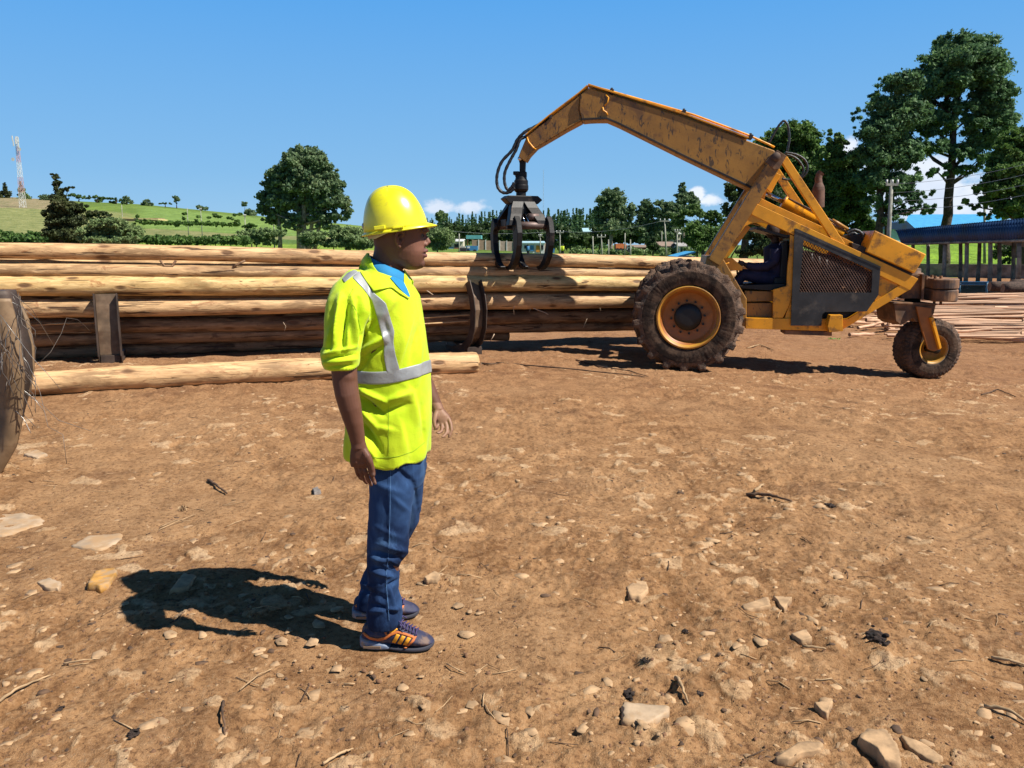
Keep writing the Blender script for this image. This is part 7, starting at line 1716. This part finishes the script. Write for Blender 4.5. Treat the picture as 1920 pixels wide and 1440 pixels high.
def clod(label, u, v, rpx, seed):
    c = ground_at(u, v); r_ = rpx*c.y/FPX; rng = np.random.RandomState(seed); mb = MB()
    for _ in range(44):
        d = rng.normal(size=3); q = r_*rng.uniform(.13, .30); mb.ball((c.x+d[0]*r_*.42, c.y+d[1]*r_*.62, gtop(c.x, c.y)+.003+abs(d[2])*r_*.18), (q*1.3, q, q*.8), 7, 5)
    me = evaluated(mb.mesh('c'), [('REMESH', dict(mode='VOXEL', voxel_size=r_*.07, use_smooth_shade=False))]); c2 = get_co(me); n2 = get_no(me); c2 += n2*((vn3(c2[:, 0]/r_*3, c2[:, 1]/r_*3, c2[:, 2]/r_*3)-.5)*r_*.16)[:, None]; set_co(me, c2)
    me.materials.append(DUNG); o = link(bpy.data.objects.new('clod', me)); tag(o, label, 'clod', 'black clods on the dirt')
for i, a in enumerate([('rough black clod above the pale squared stone in the foreground', 1180, 1298, 20), ('largest ragged black clod in the right foreground', 1640, 1208, 26), ('small black clod right of the first one, near the squared stone', 1312, 1312, 9), ('tiny black clod between the two in the foreground', 1245, 1305, 6), ('flat black clod above the black clod in the foreground', 1210, 1244, 11), ('small dark clod in the left foreground', 112, 1330, 12), ('dark clod near the bottom edge, left of centre', 252, 1386, 15), ('small dark clod between the loader and the right foreground', 1558, 950, 12), ('tiny dark clod on the dirt below the front wheel', 1145, 905, 5), ('small dark clod below the left shoe', 1285, 1186, 8)]): clod(a[0], a[1], a[2], a[3]*.8, 60+i)
def stick(label, px, r_, mat, seed, lift=.006, cat='stick'):
    P = [ground_at(u, v) for u, v in px]; P = [Vector((p.x, p.y, gtop(p.x, p.y)+lift+r_*.4+(.012 if 0 < i < len(P)-1 else 0))) for i, p in enumerate(P)]
    rng = random.Random(seed); out = []
    for i in range(len(P)-1):
        for k in range(5): s = k/5; out.append(P[i].lerp(P[i+1], s)+Vector((rng.uniform(-1, 1), rng.uniform(-1, 1), rng.uniform(-.3, .6)))*r_*.5)
    out.append(P[-1]); n = len(out); o = MB().tube(out, [r_*(1-.55*i/n)*rng.uniform(.8, 1.2) for i in range(n)], 7).build('stick', mat); tag(o, label, cat, 'sticks and twigs on the dirt'); return o
for i, a in enumerate([('dark twig lying left of the worker\'s thigh', [(390, 906), (405, 916), (426, 934)], .010, STICK), ('long dark stick with a fork in the right middle ground', [(1400, 930), (1425, 932), (1455, 940), (1484, 948)], .013, STICK), ('pale twig standing up out of the forked stick', [(1415, 928), (1428, 915), (1432, 908)], .010, STICKL),
        ('short knotted chain-like twig in the near foreground', [(420, 1325), (418, 1350), (422, 1382)], .006, STICK), ('long pale root across the front log\'s end', [(930, 680), (1000, 690), (1110, 700), (1210, 712)], .012, STICK), ('dark crooked root right of the front wheel\'s shadow', [(1080, 676), (1130, 690), (1180, 700), (1215, 712)], .010, STICK),
        ('dry straw fan left of the worker\'s shin', [(298, 1002), (335, 990), (368, 974)], .003, STICKL), ('second dry straw crossing the fan', [(300, 996), (330, 988), (358, 984)], .003, STICKL), ('pale thin stick at the bottom of the picture', [(605, 1436), (640, 1420), (662, 1404)], .005, STICKL), ('pale dry stalk near the right foot', [(450, 1300), (485, 1280), (512, 1260)], .003, STICKL),
        ('long dry stalk at the left edge of the foreground', [(-10, 1328), (40, 1300), (95, 1272)], .006, STICKL), ('thin dry stalk in the left foreground', [(120, 1248), (150, 1250), (185, 1240)], .004, STICKL), ('bleached root in the right foreground', [(1268, 1276), (1278, 1300), (1290, 1330)], .008, STICKL), ('short pale stick in the right foreground near the ragged clod', [(1505, 1218), (1525, 1222), (1548, 1224)], .006, STICKL),
        ('stick at the right edge of the foreground', [(1860, 1236), (1890, 1246), (1925, 1252)], .008, STICKL), ('long stick at the right edge near the bottom', [(1846, 1330), (1890, 1344), (1925, 1362)], .008, STICKL), ('bent twig behind the loader\'s belly plate', [(1400, 655), (1425, 650), (1450, 660)], .010, STICKL), ('dark twig right of the end of the front log', [(905, 682), (915, 686), (932, 684)], .016, STICK), ('thin twig on the dirt right of the castor wheel', [(1840, 740), (1870, 736), (1905, 744)], .010, STICK)]): stick(*a, 70+i)
# crumpled dry leaf clumps
def crumple(label, u, v, rpx, mat, seed, cat='leaf', name='dry_leaves'):
    c = ground_at(u, v); r_ = rpx*c.y/FPX; rng = np.random.RandomState(seed); V = []; F = []
    for k in range(26):
        p = np.array([c.x, c.y, gtop(c.x, c.y)+.012])+rng.normal(size=3)*np.array([r_*.5, r_*.35, .010]); t = rng.normal(size=3); t /= np.linalg.norm(t); b = np.cross(t, rng.normal(size=3)); b /= np.linalg.norm(b); s = r_*.28*rng.rand()+.006; n0 = len(V); p[2] = max(p[2], gtop(c.x, c.y)+.004)
        V += [p-t*s, p+b*s*.5, p+t*s, p-b*s*.5]; F.append((n0, n0+1, n0+2, n0+3))
    me = bpy.data.meshes.new(name); me.from_pydata([tuple(v) for v in V], [], F); me.materials.append(mat); o = link(bpy.data.objects.new(name, me)); tag(o, label, cat)
crumple('crumpled pale dry leaf above the shadow beside the far shoe', 592, 1076, 22, STICKL, 1); crumple('small heap of pale peelings above the worker\'s shadow', 345, 962, 12, STICKL, 2)
crumple('green leaf scrap under the belly of the loader', 1562, 637, 9, simple('fresh_leaf', (.16, .35, .05)), 3); crumple('dark tangle of bark by the rear of the loader', 1608, 615, 18, STICK, 4, 'bark', 'bark_scraps')
# scattered pebbles, chips
def scatter(name, n, ylo, yhi, smin, smax, mat, seed, flatn=.55, lab=''):
    rng = np.random.RandomState(seed); yy = ylo*np.exp(rng.rand(n)*math.log(yhi/ylo)); xx = (rng.rand(n)*2-1)*(.70*yy+.4)
    keep = (np.hypot(xx+.5, yy-3.05) > .26) & (rng.rand(n) < .35+.9*sst(fbm(xx*.9+3, yy*.9, 2, 21), .36, .6)); xx, yy = xx[keep], yy[keep]; n = len(xx)
    zz = gz(xx, yy)+ground_detail(xx, yy)[0]; s = smin+(smax-smin)*rng.rand(n)**3
    K = 7; an = (np.arange(K)/K*2*np.pi)[None]+(rng.rand(n, K)-.5)*.75; rr = .62+.55*rng.rand(n, K)
    top = np.stack([np.cos(an)*rr, np.sin(an)*rr, np.ones((n, K))*.55+(rng.rand(n, K)-.5)*.35], -1); bot = top*np.array([1.12, 1.12, 0])+np.array([0, 0, -.9])
    ctr = np.concatenate([(rng.rand(n, 1, 2)-.5)*.3, np.full((n, 1, 1), .62)], -1); V = np.concatenate([top, bot, ctr], 1)
    fc = np.array([(k, (k+1) % K, 2*K) for k in range(K)]+[(k, K+k, (k+1) % K) for k in range(K)]+[((k+1) % K, K+k, K+(k+1) % K) for k in range(K)])
    sc3 = np.stack([.8+.7*rng.rand(n), .6+.4*rng.rand(n), flatn*(.6+.6*rng.rand(n))], 1); V = V*sc3[:, None]*s[:, None, None]
    a = rng.rand(n)*6.28; c_, s_ = np.cos(a)[:, None], np.sin(a)[:, None]; V = np.stack([V[..., 0]*c_-V[..., 1]*s_, V[..., 0]*s_+V[..., 1]*c_, V[..., 2]], -1)+np.stack([xx, yy, zz+s*flatn*.05], 1)[:, None]
    F = (fc[None]+(np.arange(n)*(2*K+1))[:, None, None]).reshape(-1, 3); me = np_mesh(name, V.reshape(-1, 3), F); me.materials.append(mat); o = link(bpy.data.objects.new(name, me)); tag(o, lab, 'gravel', kind='stuff'); return o
scatter('pebbles', 1500, 1.2, 13, .002, .015, ROCK, 11, .6, 'small dusty pebbles strewn over the dirt'); scatter('dirt_crumbs', 9000, 1.2, 12, .002, .009, simple('crumb', (.20, .10, .05), .95), 12, .7, 'crumbs of brown earth on the dirt'); scatter('bark_chips', 1000, 2.0, 16, .004, .020, STICK, 13, .25, 'dark chips of bark scattered on the dirt'); scatter('flat_chips', 1700, 1.3, 12, .008, .040, ROCK, 14, .13, 'flat pale stone chips bedded in the dirt')
def straws(name, n, seed, mat, lab):
    rng = np.random.RandomState(seed); mb = MB()
    for i in range(n):
        y = 1.8*math.exp(rng.rand()*math.log(14/1.8)); x = (rng.rand()*2-1)*.66*y; L = rng.uniform(.03, .13); a = rng.rand()*6.28
        if math.hypot(x+.5, y-3.05) < .25: continue
        p = [(x+math.cos(a)*L*t+rng.randn()*.003, y+math.sin(a)*L*t+rng.randn()*.003) for t in (-.5, 0, .5)]; mb.tube([(q[0], q[1], gtop(*q)+.005) for q in p], rng.uniform(.0012, .003), 4)
    o = mb.build(name, mat); tag(o, lab, 'straw', kind='stuff')
straws('straw_bits', 170, 21, STICKL, 'pale bits of straw and peeled bark on the dirt'); straws('twig_bits', 90, 22, STICK, 'dark bits of twig on the dirt')
# ================================================================== DRIVER
DRV = simple('navy_overalls', (.018, .016, .055), .8, 0, .2, 8, .3, 40); DSK = simple('driver_skin', (.06, .03, .02), .6)
dp = empty('person', TO+TX*tp(1445, 500, 0).x, -TH); tag(dp, 'driver in dark blue overalls seated in the cab of the loader, holding a lever', 'person')
def dl(u, v, c): p = tp(u, v, c); return p-Vector((tp(1445, 500, 0).x, 0, 0))
mb = MB()
mb.tube([dl(1455, 525, 0), dl(1455, 505, 0), dl(1456, 485, 0), dl(1456, 463, 0), dl(1455, 455, 0)], [.15, .145, .155, .16, .08], 18, ell=[1.2, 1.2, 1.3, 1.35, 1], up=(1, 0, 0)); mb.tube([dl(1454, 457, 0), dl(1452, 444, 0)], [.055, .055], 12); mb.ball(dl(1449, 432, 0), (.095, .078, .125)); mb.ball(dl(1436, 436, 0), (.022, .018, .02))
for s in (-1, 1):
    mb.tube([dl(1455, 468, s*.2), dl(1452, 490, s*.24), dl(1436, 500, s*.25), dl(1412, 500, s*.24), dl(1396, 496, s*.22)], [.065, .055, .048, .040, .030], 12)
    mb.ball(dl(1390, 494, s*.2), (.05, .028, .04)); 
    for k in range(4): mb.tube([dl(1389, 491+k*2.5, s*.2), dl(1384, 492+k*2.5, s*.19), dl(1384, 494+k*2.5, s*.17)], [.011, .011, .009], 7)
    mb.tube([dl(1388, 491, s*.22), dl(1385, 487, s*.2)], [.012, .010], 7)
    mb.tube([dl(1452, 522, s*.1), dl(1420, 518, s*.14), dl(1392, 515, s*.15), dl(1382, 530, s*.15), dl(1380, 548, s*.15), dl(1366, 551, s*.15)], [.10, .088, .07, .06, .048, .045], 14)
me = evaluated(mb.mesh('d'), [('REMESH', dict(mode='VOXEL', voxel_size=.010, use_smooth_shade=True)), ('SMOOTH', dict(factor=.5, iterations=3))]); me.materials.append(DSK); link(bpy.data.objects.new('body', me), dp)
mb = MB(); mb.tube([dl(1455, 525, 0), dl(1455, 505, 0), dl(1456, 485, 0), dl(1456, 463, 0), dl(1455, 456, 0)], [.165, .16, .17, .175, .10], 18, ell=[1.2, 1.2, 1.3, 1.35, 1], up=(1, 0, 0))
for s in (-1, 1):
    mb.tube([dl(1455, 468, s*.2), dl(1452, 490, s*.24), dl(1436, 500, s*.25), dl(1412, 500, s*.24), dl(1400, 497, s*.23)], [.080, .070, .062, .054, .046], 12); mb.tube([dl(1452, 522, s*.1), dl(1420, 518, s*.14), dl(1392, 515, s*.15), dl(1382, 530, s*.15), dl(1380, 544, s*.15)], [.115, .10, .085, .075, .065], 14)
me = evaluated(mb.mesh('d'), [('REMESH', dict(mode='VOXEL', voxel_size=.012, use_smooth_shade=True)), ('SMOOTH', dict(factor=.5, iterations=3))]); me.materials.append(DRV); link(bpy.data.objects.new('overalls', me), dp)

# loose fibres and bark strips hanging off the poles
FIB = simple('pale_fibre', (.62, .46, .32), .8)
for i, (px, n0, lb) in enumerate([([(964, 590), (963, 580), (965, 573)], -.16, 'short upright fibre on the shaded pole right of the curved stake'), ([(1000, 578), (1010, 582), (1022, 586), (1028, 590)], -.17, 'long pale fibre strip under the pale pole right of the curved stake'), ([(992, 585), (995, 578)], -.17, 'tiny fibre beside the long pale strip'),
        ([(1094, 614), (1098, 604), (1101, 597)], -.15, 'thin fibre hanging under the pile left of the front wheel'), ([(1126, 583), (1125, 577)], -.16, 'tiny fibre on the shaded pole near the front wheel'), ([(919, 640), (924, 632), (927, 626)], -.1, 'thin root strand under the pile right of the curved stake'),
        ([(300, 488), (308, 499), (322, 500), (330, 489)], -.13, 'dark curl of bark between the upper poles at left'), ([(436, 502), (448, 494), (460, 489)], -.13, 'second curl of bark between the upper poles at left'), ([(812, 553), (805, 548), (800, 545)], -.2, 'thin fibre on the yellow pole right of the worker'), ([(533, 621), (536, 612), (531, 604)], -.12, 'thin fibre on the shaded pole left of the worker')]):
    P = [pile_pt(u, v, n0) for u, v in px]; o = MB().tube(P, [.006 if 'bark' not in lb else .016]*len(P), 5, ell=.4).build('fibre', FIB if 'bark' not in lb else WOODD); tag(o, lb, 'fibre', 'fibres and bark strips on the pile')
